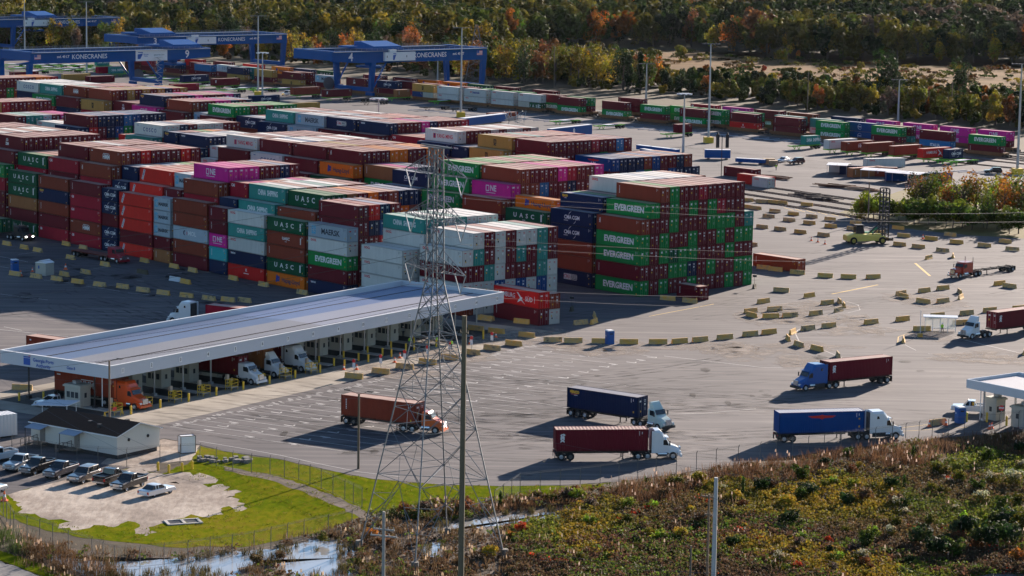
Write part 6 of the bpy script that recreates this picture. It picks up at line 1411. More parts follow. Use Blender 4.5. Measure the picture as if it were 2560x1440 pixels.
for k in range(26):
    a_ = rg.choice([(90, 1290), (200, 1318), (330, 1326), (470, 1308), (590, 1272), (560, 1226), (470, 1196), (420, 1190), (60, 1272), (380, 1330), (520, 1215)]); c_ = at(a_[0]+rg.uniform(-35, 35), a_[1]+rg.uniform(-9, 9)); n_ = 11; w_ = rg.uniform(.5, 2.2)
    ngon_sheet('gravel_patch' if k % 3 else 'grass_patch', [c_+Vector((math.cos(6.283*i/n_)*w_*rg.uniform(.5, 1.5), math.sin(6.283*i/n_)*w_*1.6*rg.uniform(.6, 1.4), 0)) for i in range(n_)], -.003-.0001*k, M_GRAV if k % 3 else M_LAWN)
ngon_sheet('gravel_verge', pxpoly([(250, 1162), (300, 1122), (410, 1097), (500, 1113), (480, 1150), (390, 1160), (395, 1180), (330, 1170)], 0, .3), -.010, M_GRAV)
ngon_sheet('muddy_ditch', pxpoly([(560, 1165), (700, 1192), (790, 1222), (860, 1250), (930, 1285), (905, 1296), (850, 1268), (770, 1236), (690, 1204), (560, 1176)], 0, .25), -.008, M_DIRT)
ngon_sheet('field', pxpoly([(1225, 152), (1400, 138), (1560, 122), (1720, 124), (1900, 144), (2100, 158), (2700, 172), (2700, 245), (2200, 232), (1900, 222), (1600, 195), (1300, 175)], 0, 9, 5), -.02, M_FIELD)
ngon_sheet('mud_flat', pxpoly([(60, 1350), (300, 1392), (600, 1376), (800, 1336), (1000, 1300), (1250, 1268), (1420, 1262), (1440, 1300), (1300, 1350), (1250, 1460), (80, 1470), (100, 1400)], 0, .5), -.016, M_DIRT)
mw, t_, b_ = nodes('ditch_water'); b_.inputs['Base Color'].default_value = (.50, .49, .48, 1); b_.inputs['Roughness'].default_value = .03; b_.inputs['Metallic'].default_value = .42
tc = N(t_, 'ShaderNodeTexCoord'); ns = N(t_, 'ShaderNodeTexNoise', i_Scale=1.2, i_Detail=3.0); L(t_, tc.outputs['Object'], ns.inputs['Vector']); bp = N(t_, 'ShaderNodeBump', i_Strength=.05, i_Distance=.05); L(t_, ns.outputs['Fac'], bp.inputs['Height']); L(t_, bp.outputs[0], b_.inputs['Normal'])
for nm, pl in (('pond_water', [(115, 1386), (180, 1392), (300, 1404), (400, 1398), (560, 1386), (700, 1368), (800, 1346), (845, 1348), (888, 1380), (850, 1400), (880, 1445), (760, 1450), (640, 1400), (560, 1452), (400, 1465), (260, 1455), (180, 1424)]), ('ditch_water', [(1080, 1316), (1200, 1297), (1290, 1286), (1400, 1276), (1408, 1292), (1300, 1306), (1200, 1316), (1090, 1330)]), ('puddle_water', [(1058, 1368), (1088, 1354), (1112, 1372), (1092, 1392), (1062, 1396)])):
    ngon_sheet(nm, pxpoly(pl, 0, .55, 9), -.008, mw)
ngon_sheet('water_channel', pxpoly([(1240, 134), (1420, 128), (1560, 126), (1560, 134), (1400, 140), (1250, 144)], 0, 4), -.012, mw)
M_ROAD = ground_mat('small_road', [(.3, (.14, .14, .145)), (.6, (.20, .195, .19))], .2, 6)
ngon_sheet('road', [at(*p) for p in [(-200, 1405), (0, 1400), (112, 1442), (60, 1475), (-200, 1475)]], -.012, M_ROAD); ngon_sheet('road_verge', pxpoly([(-100, 1370), (0, 1375), (60, 1395), (190, 1440), (112, 1443), (0, 1401), (-100, 1398)], 0, .2), -.012, M_LAWN)
ngon_sheet('road', [at(*p) for p in [(2430, 1441), (2570, 1420), (2620, 1460), (2400, 1470)]], -.012, M_ROAD); ngon_sheet('road_verge', pxpoly([(2380, 1436), (2580, 1402), (2580, 1420), (2428, 1442)], 0, .2), -.012, M_LAWN)
ngon_sheet('clump_ground', pxpoly([(2095, 535), (2160, 540), (2250, 570), (2420, 588), (2700, 605), (2700, 470), (2300, 470), (2150, 500)], 0, .8), .006, ground_mat('clump_soil', [(.3, (.06, .06, .015)), (.5, (.12, .10, .02)), (.7, (.17, .12, .05))], .1, 8))
# ---- painted lines
ml = MB(); my = MB()
def stripe(mb, a, b, w=.16, z=.009):
    d = (b-a).normalized(); n = Vector((-d.y, d.x, 0))*w/2; mb.quad([(p.x, p.y, z) for p in (a-n, b-n, b+n, a+n)])
def pline(lst, w=.16, mb=None, z=.009):
    P = [at(*p) for p in lst]
    for a, b in zip(P[:-1], P[1:]): stripe(mb or ml, a, b, w, z)
rl = random.Random(5)
for k in range(0, 30):
    x = -1.5+k*3.11; l0 = rl.uniform(11.5, 13); l1 = rl.uniform(36, 46) if k < 22 else rl.uniform(22, 32)
    a, b = gp(x, -l0), gp(x+2.0, -l1); stripe(ml, a, b, .15)
    for q in (16, 23, 31):
        c = gp(x+1.55, -q-rl.uniform(0, 1.5)); e = c+GN*1.7; stripe(ml, c, e, .34)
        if k % 2: stripe(ml, e, e+GD*.9-GN*.5, .24); 
        else: stripe(ml, e, e-GD*.8-GN*.7, .3)
    for j in range(4):
        c = gp(x+.6+j*.55, -11.2-rl.uniform(0, 1.3)); stripe(ml, c, c+GN*rl.uniform(.5, 1.1), .3)
pline([(498, 1103), (600, 1120), (700, 1138), (800, 1160), (900, 1180), (1000, 1192)], .14); pline([(1665, 1036), (1760, 1033), (1890, 1022)], .16); pline([(1180, 985), (1260, 993), (1420, 1020)], .2); pline([(1500, 870), (1640, 893)], .16); pline([(1660, 890), (1900, 918), (2010, 920)], .2)
pline([(2380, 842), (2460, 862), (2560, 885)], .22); pline([(2262, 862), (2290, 876)], .14); pline([(2320, 884), (2358, 890)], .14); pline([(2085, 938-0), (2085, 939)], .1)
pline([(1989, 835), (1995, 825), (2030, 808)], .16); pline([(1989, 835), (2000, 858), (2060, 876), (2110, 897)], .16); pline([(2115, 753), (2145, 762), (2150, 775), (2120, 782), (2080, 784)], .14)
pline([(2080, 735), (2195, 712)], .5, my, .009); pline([(2288, 658), (2325, 690)], .5, my, .009); pline([(1622, 791), (1785, 760)], .22, my); pline([(2258, 1069), (2330, 1060)], .14, my); pline([(2258, 1078), (2420, 1068)], .14, my); pline([(2244, 858), (2246, 842), (2290, 826)], .16, my)
for k in range(7): pline([(1960+k*28, 519+k*3.6), (1984+k*28, 526+k*3.6)], .3, my)
for q in ([(0, 641), (70, 655)], [(45, 636), (95, 630)], [(0, 666), (22, 670)], [(222, 673), (275, 667)], [(340, 700), (360, 703)], [(110, 700), (176, 708)], [(200, 713), (300, 728)], [(320, 732), (430, 742)], [(420, 684), (470, 680)], [(0, 824), (170, 842)], [(10, 817), (55, 826)], [(480, 727), (560, 742)], [(0, 735), (120, 750)]): pline(q, .18)
tr = at(20, 1200); 
for k in range(7): pline([(70+k*46, 1195+k*9.5), (120+k*46, 1178+k*9.5)], .1)
o = ml.build('road_markings', M_LINE); o['kind'] = 'structure'; o = my.build('yellow_road_markings', M_LINY); o['kind'] = 'structure'
# tyre marks, oil drips and worn patches
def stain_mat(name, col, alpha):
    m, t, b = nodes(name); b.inputs['Base Color'].default_value = (*col, 1); b.inputs['Roughness'].default_value = .85; b.inputs['Specular IOR Level'].default_value = .1
    tc = N(t, 'ShaderNodeTexCoord'); ns = N(t, 'ShaderNodeTexNoise', i_Scale=.35, i_Detail=6.0); L(t, tc.outputs['Object'], ns.inputs['Vector']); mr = N(t, 'ShaderNodeMapRange'); mr.inputs[1].default_value = .38; mr.inputs[2].default_value = .68; mr.inputs[3].default_value = 0; mr.inputs[4].default_value = alpha; L(t, ns.outputs['Fac'], mr.inputs[0]); L(t, mr.outputs[0], b.inputs['Alpha']); return m
ra = random.Random(21); tm = MB(); zz = .013
def curve_marks(p0, p1, bend, w=.4):
    P = []; d = p1-p0; n = Vector((-d.y, d.x, 0)).normalized()
    for i in range(15): f = i/14; P.append(p0.lerp(p1, f)+n*bend*4*f*(1-f))
    for off in (-1.0, 1.0):
        for a, b in zip(P[:-1], P[1:]): stripe(tm, a+n*off, b+n*off, w, zz)
for k in range(70):
    x0_, y0_ = ra.uniform(620, 1350), ra.uniform(930, 1140); p0 = at(x0_, y0_); p1 = at(x0_+ra.uniform(500, 1200), y0_+ra.uniform(-60, 110)-(x0_-600)*.05)
    if pix(p1)[1] > 1195-max(0, pix(p1)[0]-1400)*.105: continue
    curve_marks(p0, p1, ra.uniform(-5, 6), ra.uniform(.3, .8))
for k in range(45): p0 = at(ra.uniform(1300, 2500), ra.uniform(640, 840)); curve_marks(p0, p0+V*ra.uniform(15, 45)+U*ra.uniform(-14, 6), ra.uniform(-4, 4), ra.uniform(.3, .7))
for k in range(45): p0 = at(ra.uniform(0, 500), ra.uniform(640, 790)); curve_marks(p0, p0-U*ra.uniform(15, 45)+V*ra.uniform(-6, 6), ra.uniform(-4, 4), ra.uniform(.3, .7))
for k in range(40): p0 = at(ra.uniform(1100, 2300), ra.uniform(285, 420)); curve_marks(p0, p0-TA*ra.uniform(20, 70), ra.uniform(-4, 4), ra.uniform(.4, .9))
for k in range(16): p0 = gp(1.6+(k-.5)*lane, -1); curve_marks(p0, p0+GN*ra.uniform(18, 34), ra.uniform(-1, 1), .9)
o = tm.build('tyre_marks', stain_mat('tyre_rubber_film', (.02, .02, .022), .26)); o['kind'] = 'structure'
def blobs(name, m_, spots, z):
    b = MB()
    for c, w, hq in spots:
        n_ = 13; b.quad([(c.x+math.cos(6.283*i/n_)*w*ra.uniform(.7, 1.3), c.y+math.sin(6.283*i/n_)*hq*ra.uniform(.7, 1.3), z+.0004*len(b.f)) for i in range(n_)])
    o = b.build(name, m_); o['kind'] = 'structure'
blobs('oil_stains', stain_mat('oil_film', (.015, .014, .014), .6), [(at(ra.uniform(0, 560), ra.uniform(640, 760)), ra.uniform(.8, 2.6), ra.uniform(1.5, 5)) for k in range(24)]+[(at(ra.uniform(700, 2400), ra.uniform(860, 1140)), ra.uniform(.3, 1.2), ra.uniform(.5, 2)) for k in range(40) ], .02)
blobs('worn_patches', stain_mat('worn_dust', (.34, .29, .25), .75), [(at(x+ra.uniform(-40, 40), y+ra.uniform(-4, 4)), ra.uniform(2, 8), ra.uniform(2, 9)) for x, y in [(1830, 870), (1860, 880), (1960, 780), (1980, 795), (1560, 866), (1700, 864), (2010, 870), (2300, 838), (2100, 800), (1250, 850), (1340, 838), (2280, 745), (2450, 895), (1980, 905), (2160, 826), (1500, 874), (1150, 886), (980, 930), (1400, 862), (1900, 790), (2040, 765), (2350, 760)] for k in range(3)], .016)
# drain frame on the grass
t = thing('drain_grate', 'pale concrete drain frame with grates lying in the grass', 'drain', at(458, 1305), R(20)); m = MB()
for x in (-1.9, 0, 1.9): m.box((x, 0, .04), (.35, 2.4, .14))
for y in (-1.1, 1.1): m.box((0, y, .035), (4.1, .3, .13))
part(m, 'frame', M_CONC, t); m = MB(); m.box((0, 0, .0), (3.6, 2.0, .06)); part(m, 'grate', M_STEEL, t)
t = thing('boulder_pile', 'heap of pale broken rubble at the ditch head', 'rubble', at(560, 1152), 0); m = MB()
for k in range(40): s_ = random.uniform(.2, .6); m.box((random.uniform(-3.5, 3.5), random.uniform(-1.2, 1.2), s_*.4), (s_*1.4, s_, s_*.8), rz=random.uniform(0, 3))
part(m, 'stone', mat('rubble_stone', (.2, .19, .18), .9, 0, .3), t)
# ------------------------------------------------------------------ wire fences
M_FENCE = mat('fence_post_steel', (.13, .13, .125), .6, .3, .2)
mn, tn, bn = nodes('chain_link'); bn.inputs['Base Color'].default_value = (.2, .2, .2, 1); bn.inputs['Alpha'].default_value = .10; bn.inputs['Roughness'].default_value = .6
def fence(label, lst, gap=3.05, hh=2.3):
    P = [at(*p) for p in lst]; t = thing('wire_fence', label, 'fence', P[0], 0, 'wire fences'); base = P[0]
    m = MB(); net = MB(); fp = None; r_ = 0; prev = None; allp = []
    for a, b in zip(P[:-1], P[1:]):
        ln = (b-a).length; k = int(max(1, round(ln/gap)))
        for i in range(k): allp.append(a.lerp(b, i/k)-base)
    allp.append(P[-1]-base)
    FP_ = MB(); FP_.bar((0, 0, 0), (0, 0, hh), .045, n=6); FP_.bar((0, 0, hh), (.12, -.28, hh+.32), .03); me = FP_.mesh('post', M_FENCE)
    for q in allp[:100]: link('post', me, t, q)
    for a, b in zip(allp[:-1], allp[1:]):
        for z in (.15, hh): m.bar(a+Vector((0, 0, z)), b+Vector((0, 0, z)), .018)
        for z in (.1, .2, .3): m.bar(a+Vector((z*.36, -z*.9, hh+z)), b+Vector((z*.36, -z*.9, hh+z)), .008)
        net.quad([a, b, b+Vector((0, 0, hh)), a+Vector((0, 0, hh))])
    part(m, 'rail_wire', M_FENCE, t); net.build('chain_mesh', mn, t)
fence('long wire fence along the asphalt edge by the reeds', [(1236, 1275), (1300, 1232), (1400, 1222), (1500, 1210), (1640, 1190), (1790, 1168), (1900, 1152), (2060, 1130), (2230, 1108), (2330, 1092), (2450, 1080), (2640, 1062)])
fence('wire fence between the grass and the pond', [(-40, 1240), (0, 1278), (35, 1332), (68, 1343), (132, 1362), (171, 1380), (230, 1398), (286, 1420), (350, 1420), (470, 1407), (635, 1382), (760, 1352), (880, 1327)])
fence('wire fence from the cabin over the grass to the pylon', [(30, 1135), (140, 1155), (245, 1165), (317, 1168), (400, 1160), (500, 1156), (582, 1176), (675, 1188), (747, 1200), (803, 1222), (862, 1249), (905, 1270)])
# ------------------------------------------------------------------ lattice pylon
M_PYL = mat('weathered_pylon_steel', (.17, .185, .205), .5, .4, .15)
feet = [at(897, 1370), at(1035, 1425), at(1262, 1392), at(1120, 1340)]
cx = sum((f for f in feet), Vector())/4; a = ((feet[1]-feet[0]).normalized()+(feet[2]-feet[3]).normalized()).normalized(); prz = math.atan2(a.y, a.x)
t = thing('lattice_pylon', 'tall grey steel lattice pylon with three pairs of arms', 'pylon', cx, prz)
side = sum((feet[i]-feet[(i+1) % 4]).length for i in range(4))/4; hb = side/2; wz, wh, th = 30.3, .74, 45.2
def hw(z): return hb+(wh-hb)*z/wz if z < wz else wh-(z-wz)*.012
C4 = [(-1, -1), (1, -1), (1, 1), (-1, 1)]
LEG = .095
for sx_, sy_ in C4:
    m = MB(); zs = [0.6, wz, th]
    for z0, z1 in zip(zs[:-1], zs[1:]): m.bar((sx_*hw(z0), sy_*hw(z0), z0), (sx_*hw(z1), sy_*hw(z1), z1), LEG)
    part(m, 'leg', M_PYL, t)
    m = MB(); m.lathe([(.01, 0), (.42, 0), (.42, .9), (.01, .92)], (sx_*hw(0), sy_*hw(0), 0), n=12); part(m, 'footing', mat('stained_footing', (.16, .15, .135), .9, 0, .2), t)
lv = [0.6, 8.6, 14.2, 18.4, 21.8, 24.6, 27.0, 29.0, 30.3, 32.2, 34.2, 36.2, 38.4, 40.4, 42.4, 44.0, th]
for f in range(4):
    (ax_, ay_), (bx_, by_) = C4[f], C4[(f+1) % 4]; m = MB()
    for i, (z0, z1) in enumerate(zip(lv[:-1], lv[1:])):
        p0, q0, p1, q1 = (Vector((ax_*hw(z0), ay_*hw(z0), z0)), Vector((bx_*hw(z0), by_*hw(z0), z0)), Vector((ax_*hw(z1), ay_*hw(z1), z1)), Vector((bx_*hw(z1), by_*hw(z1), z1)))
        r_ = .042
        if i == 0:
            mid = (p1+q1)/2; m.bar(p0, mid, r_); m.bar(q0, mid, r_); m.bar(p1, q1, r_)
            for s in (.35, .68): m.bar(p0.lerp(mid, s), p0.lerp(p1, s+.05), .04); m.bar(q0.lerp(mid, s), q0.lerp(q1, s+.05), .04)
            m.bar(p0.lerp(mid, .68), p0.lerp(p1, .38), .04); m.bar(q0.lerp(mid, .68), q0.lerp(q1, .38), .04)
        else:
            m.bar(p0, q1, r_); m.bar(q0, p1, r_)
            if i < 6 or i % 2 == 0: m.bar(p1, q1, r_)
            if i < 5: c = (p0+q1)/2; m.bar(c, p0.lerp(p1, .5), .035); m.bar(c, q0.lerp(q1, .5), .035); m.bar((p0+q0)/2, c, .035)
    part(m, 'lattice', M_PYL, t)
for z in (8.6, 18.4):
    m = MB(); w_ = hw(z); m.bar((-w_, -w_, z), (w_, w_, z), .05); m.bar((w_, -w_, z), (-w_, w_, z), .05); part(m, 'plan_brace', M_PYL, t)
tips = []
for z in (31.6, 37.2, 42.2):
    for s in (-1, 1):
        m = MB(); w_ = hw(z); tip = Vector((s*6.2, 0, z+.15)); top = [Vector((s*w_, k*w_, z+2.2)) for k in (-1, 1)]; bot = [Vector((s*w_, k*w_, z)) for k in (-1, 1)]
        for p_ in top+bot: m.bar(p_, tip, .05)
        for k in (0, 1):
            for f in (.2, .4, .6, .8):
                m.bar(top[k].lerp(tip, f), bot[k].lerp(tip, f), .03); m.bar(top[k].lerp(tip, f), bot[k].lerp(tip, f-.2), .03)
        for f in (.25, .5, .75): m.bar(bot[0].lerp(tip, f), bot[1].lerp(tip, f), .03); m.bar(bot[0].lerp(tip, f), bot[1].lerp(tip, f-.25), .03)
        part(m, 'cross_arm', M_PYL, t)
        for k in (0, 1):
            m = MB(); e = tip+Vector((-s*2.2*k, 0, 0)); lo = tip+Vector((-s*1.1, 0, -2.1)); m.bar(e, lo, .06, n=6); part(m, 'insulator', mat('insulator_grey', (.45, .46, .46), .3), t)
m = MB(); m.bar((-1.9, -.8, th), (1.9, -.8, th), .08); m.bar((-1.9, .8, th), (1.9, .8, th), .08)
for k in range(5): m.bar((-1.9+k*.95, -.8, th), (-1.9+(k+.5)*.9, .8, th), .05)
m.bar((-3.0, 0, th+.1), (3.0, 0, th+.1), .1); part(m, 'top_frame', M_PYL, t)
Mt = Matrix.Translation(cx)@Matrix.Rotation(prz, 4, 'Z')
# far pylon seen through crane four
def small_pylon(label, x, y, hgt_, rz, w=9):
    t = thing('lattice_pylon', label, 'pylon', at(x, y), rz); m = MB(); f = lambda z: w/2*(1-z/hgt_*.9)
    for a_, b_ in zip(C4, C4[1:]+C4[:1]):
        zs = [hgt_*k/7 for k in range(8)]
        for z0, z1 in zip(zs[:-1], zs[1:]):
            m.bar((a_[0]*f(z0), a_[1]*f(z0), z0), (a_[0]*f(z1), a_[1]*f(z1), z1), .14); m.bar((a_[0]*f(z0), a_[1]*f(z0), z0), (b_[0]*f(z1), b_[1]*f(z1), z1), .08); m.bar((b_[0]*f(z0), b_[1]*f(z0), z0), (a_[0]*f(z1), a_[1]*f(z1), z1), .08)
    part(m, 'lattice', mat('dull_steel', (.17, .16, .15), .6, .3), t)
small_pylon('distant lattice tower by the legs of crane four', 1190, 208, 24, 0)
# ------------------------------------------------------------------ poles
M_CPOLE = mat('concrete_pole', (.46, .46, .46), .8, 0, .12, 2)
def pole(label, x, y, ytop, r, m_, arms=(), lamp=0, h=None, group='utility poles'):
    p = at(x, y); hh = h or next(z for z in np.arange(1, 60, .05) if pix((p.x, p.y, z))[1] < ytop); t = thing('utility_pole', label, 'pole', p, R(-20), group)
    m = MB(); m.bar((0, 0, -.4), (0, 0, hh), r, n=10, r2=r*.75); part(m, 'pole', m_, t)
    for dz, ln in arms: m = MB(); m.box((0, 0, hh-dz), (ln, .14, .16)); [m.bar((ln*s, 0, hh-dz+.08), (ln*s, 0, hh-dz+.3), .05) for s in (-.47, -.2, .2, .47)]; part(m, 'cross_arm', m_, t)
    if lamp:
        for s in ((-1, 1) if lamp == 2 else (1,)): m = MB(); m.bar((0, 0, hh-.1), (s*1.3, 0, hh+.35), .04); m.box((s*1.6, 0, hh+.36), (.8, .3, .14)); part(m, 'lamp_arm', M_STEEL, t)
    return t, hh
pole('thick brown wooden pole standing in front of the pylon', 1152, 1478, 790, .33, mat('thick_brown_pole', (.15, .125, .08), .85, 0, .1), arms=((1.8, .9),))
pole('slim wooden lamp pole at the lawn edge by the orange lorry', 896, 1172, 984, .17, M_WOOD, lamp=2); pole('wooden lamp pole before the gate roof corner', 274, 1052, 902, .17, M_WOOD, lamp=1)
pole('pale concrete pole with thin top standing in the scrub', 1783, 1470, 1195, .27, M_CPOLE); pole('dark wooden pole with wire arms beside the pale one', 1767, 1462, 1236, .15, M_WOOD, arms=((.25, 1.8), (2.2, .9)))
pole('short dark stump pole in the scrub', 1725, 1475, 1365, .13, M_WOOD); pole('pale wooden pole with two cross arms before the pond', 958, 1475, 1280, .2, mat('grey_wood', (.34, .32, .30), .85), arms=((1.9, 2.4), (2.6, 3.0)))
for i, (x, y, yt) in enumerate([(2018, 285, 180), (2378, 300, 205), (2170, 558, 455), (1385, 220, 115)]): pole(f'slender dark pole, {nth(i+1)} along the far tree line', x, y, yt, .18, M_WOOD)
# ------------------------------------------------------------------ overhead wires
M_WIRE = mat('wire_aluminium', (.10, .10, .105), .5, .5, .05)
def wire(label, a, b, sag=1.5, r=.03):
    m = MB(); n = 24; a = Vector(a); b = Vector(b); P = []
    for i in range(n+1):
        f = i/n; p = a.lerp(b, f); p.z -= sag*4*f*(1-f); P.append(p-a)
    m.path(P, r, n=3); o = m.build('overhead_wire', M_WIRE); o.location = a; tag(o, label, 'wire', 'overhead wires')
k = 0
for z, zn in ((29.5, 'lowest'), (35.1, 'middle'), (40.1, 'top')):
    for s in (-1, 1):
        p = Mt@Vector((s*5.1, 0, z)); d = Mt.to_3x3()@Vector((0, 1, 0))
        for sg in (-1, 1): wire(f'power wire from the {zn} {"near" if s < 0 else "far"} pylon arm running {"away over the yard" if sg > 0 else "towards the pond"}', p, p+d*sg*(260 if sg > 0 else 120), 8 if sg > 0 else 4, .018)
for i, (p0, p1, z0, z1) in enumerate([((-60, 925), (1156, 1000), 9, 12), ((-60, 985), (1156, 1060), 8, 11), ((1156, 1060), (2660, 1290), 12, 8), ((958, 1305), (2100, 1460), 9, 7), ((958, 1325), (1790, 1432), 8.5, 7), ((1783, 1245), (2660, 1520), 10, 9), ((1783, 1310), (2500, 1480), 9, 8), ((1200, 1215), (1767, 1290), 9, 9), ((-60, 870), (400, 1130), 8, 6), ((-60, 905), (380, 1160), 8, 6)]):
    wire(f'thin drooping wire, {nth(i+1)} of those crossing before the gate and scrub', at(*p0, z0), at(*p1, z1), 1.0, .016)
# ================================================================== trees and scrub
def leaf_mat(name, trans=.35, rough=.7):
    m, t, b = nodes(name); a = N(t, 'ShaderNodeAttribute', attribute_name='Col'); oi = N(t, 'ShaderNodeObjectInfo')
    mr = N(t, 'ShaderNodeMapRange'); mr.inputs[3].default_value = .8; mr.inputs[4].default_value = 1.25; L(t, oi.outputs['Random'], mr.inputs[0])
    mx = N(t, 'ShaderNodeMix', data_type='RGBA', blend_type='MULTIPLY'); mx.inputs[0].default_value = 1; L(t, a.outputs['Color'], mx.inputs[6]); L(t, mr.outputs[0], mx.inputs[7])
    b.inputs['Roughness'].default_value = rough; b.inputs['Specular IOR Level'].default_value = .2; L(t, mx.outputs[2], b.inputs['Base Color'])
    tr_ = N(t, 'ShaderNodeBsdfTranslucent'); L(t, mx.outputs[2], tr_.inputs['Color']); ms = N(t, 'ShaderNodeMixShader'); ms.inputs[0].default_value = trans
    L(t, b.outputs[0], ms.inputs[1]); L(t, tr_.outputs[0], ms.inputs[2]); out = t.nodes['Material Output']; L(t, ms.outputs[0], out.inputs[0]); return m
M_LEAF = leaf_mat('leaves', .34, .8); M_BARK = mat('bark', (.085, .065, .05), .9, 0, .3)
def quads(C, S, rng, up=0.0, aspect=1.0, nrm=None):
    """leaf quads: centres C (n,3), half sizes S (n,), facing roughly along nrm"""
    n = len(C); a = rng.normal(size=(n, 3)); a[:, 2] *= (1-up*.6); b = rng.normal(size=(n, 3))
    if nrm is not None:
        q = nrm+rng.normal(size=(n, 3))*.33; q /= np.linalg.norm(q, axis=1)[:, None]+1e-9; a -= (a*q).sum(1)[:, None]*q; a /= np.linalg.norm(a, axis=1)[:, None]+1e-9; b = np.cross(q, a)
    else:
        a /= np.linalg.norm(a, axis=1)[:, None]+1e-9; b -= (b*a).sum(1)[:, None]*a; b /= np.linalg.norm(b, axis=1)[:, None]+1e-9
    a *= S[:, None]; b *= S[:, None]*aspect
    return np.stack([C-a-b, C+a-b*.7, C+a*.8+b, C-a*.7+b], 1).reshape(-1, 3)
def np_mesh(name, V_, col, m, nper=4):
    nf = len(V_)//nper; me = bpy.data.meshes.new(name); me.vertices.add(len(V_)); me.vertices.foreach_set('co', V_.astype(np.float32).ravel()); me.loops.add(len(V_)); me.loops.foreach_set('vertex_index', np.arange(len(V_), dtype=np.int32))
    me.polygons.add(nf); me.polygons.foreach_set('loop_start', np.arange(0, len(V_), nper, dtype=np.int32)); me.polygons.foreach_set('loop_total', np.full(nf, nper, dtype=np.int32)); me.update(calc_edges=True)
    ca = me.color_attributes.new('Col', 'FLOAT_COLOR', 'POINT'); c4 = np.ones((len(V_), 4), np.float32); c4[:, :3] = np.repeat(col, nper, 0); ca.data.foreach_set('color', c4.ravel()); me.materials.append(m); me.update(); return me
HUE = dict(olive=(.100, .092, .014), dark=(.022, .038, .012), green=(.058, .082, .014), orange=(.29, .105, .018), rust=(.14, .06, .022), yellow=(.22, .165, .018), bare=(.115, .083, .060), red=(.36, .05, .015), lime=(.17, .21, .02), brown=(.10, .065, .028))
def crown_pts(rng, n, rx_, rz_, kind='round', lobes=16, size=.55):
    """leaf centres spread over many lobes inside the crown's envelope"""
    L_ = rng.normal(size=(lobes, 3)); L_ /= np.linalg.norm(L_, axis=1)[:, None]; rr = rng.uniform(.25, .85, lobes)[:, None]; L_ = L_*rr
    if kind == 'cone': L_[:, 2] = rng.uniform(-1, .95, lobes); L_[:, :2] *= (1.05-(L_[:, 2:3]+1)/2)*1.1
    if kind == 'flat': L_[:, 2] = np.abs(L_[:, 2])*.8
    lr = rng.uniform(.22, .42, lobes)*(.9 if kind != 'cone' else .75)
    w = lr**2; w /= w.sum(); idx = rng.choice(lobes, n, p=w); d = rng.normal(size=(n, 3)); d /= np.linalg.norm(d, axis=1)[:, None]
    P = L_[idx]+d*(lr[idx]*rng.uniform(.8, 1.05, n))[:, None]; P *= np.array([rx_, rx_, rz_]); return P, idx, d
def tree_meshes(seed, hue, h_, kind='round', n=900, leaf=.34):
    rng = np.random.default_rng(seed); rx_ = h_*(.33 if kind == 'round' else .22 if kind == 'cone' else .55); rz_ = h_*(.50 if kind != 'flat' else .62)
    P, idx, dn = crown_pts(rng, n, rx_, rz_, kind, 20); P[:, 2] += h_-rz_*1.04; P[:, 2] = np.where(P[:, 2] < h_*.02, rng.uniform(.02, .25, n)*h_, P[:, 2])
    c = np.array(HUE[hue]); lob = rng.uniform(.6, 1.5, 40)[idx]; hs = rng.normal(0, .12, (40, 3))[idx]
    col = np.clip(c[None]*(lob*rng.uniform(.7, 1.35, n))[:, None]*(1+hs), .004, .7)
    if hue == 'silver': lo_ = P[:, 2] < h_*rng.uniform(.45, .75, n); col[lo_] = np.array(HUE['olive'])[None]*rng.uniform(.7, 1.5, lo_.sum())[:, None]
    crown = np_mesh('crown', quads(P, rng.uniform(.6, 1.3, n)*leaf, rng, nrm=dn), col, M_LEAF)
    m = MB(); m.bar((0, 0, -.3), (rng.uniform(-.3, .3), rng.uniform(-.3, .3), h_*.5), h_*.022, n=6, r2=h_*.012); top = Vector((0, 0, h_*.45))
    for k in range(7): an = rng.uniform(0, 6.28); m.bar((0, 0, h_*(.25+.06*k*.8)), (math.cos(an)*rx_*.6, math.sin(an)*rx_*.6, h_*rng.uniform(.55, .85)), h_*.010, n=4, r2=h_*.003)
    return crown, m.mesh('trunk', M_BARK)
def inside(x, y, poly):
    r_ = False; n = len(poly)
    for i in range(n):
        (x0, y0), (x1, y1) = poly[i], poly[i-1]
        if (y0 > y) != (y1 > y) and x < (x1-x0)*(y-y0)/(y1-y0)+x0: r_ = not r_
    return r_
TV = {}
def variant(hue, h_, kind, i, n=900, leaf=.34):
    k = (hue, h_, kind, i)
    if k not in TV: TV[k] = tree_meshes(hash(k[1:]) % 9999+i*77+len(TV), hue, h_, kind, n, leaf)
    return TV[k]
TCNT = {}
WORDS = dict(olive='olive green', dark='dark green', green='green', orange='orange', rust='rust brown', yellow='yellowing', bare='bare grey', red='fiery red', lime='bright lime green', brown='brown')
def tree(x, y, hue, h_, kind='round', i=0, where='along the wood edge', n=900, leaf=.34, s=1.0, name='tree', cat='tree', group='trees at the wood edge'):
    cr_, tk = variant(hue, h_, kind, i, n, leaf); w_ = WORDS[hue]; key = (w_, where, kind); TCNT[key] = TCNT.get(key, 0)+1
    t = thing(name, f'{w_} {"cone shaped " if kind == "cone" else ""}{cat}, {nth(TCNT[key])} {where}', cat, at(x, y), random.uniform(0, 6.28), group); t.scale = (s*random.uniform(.88, 1.12), s*random.uniform(.88, 1.12), s)
    link('crown', cr_, t); link('trunk', tk, t); return t
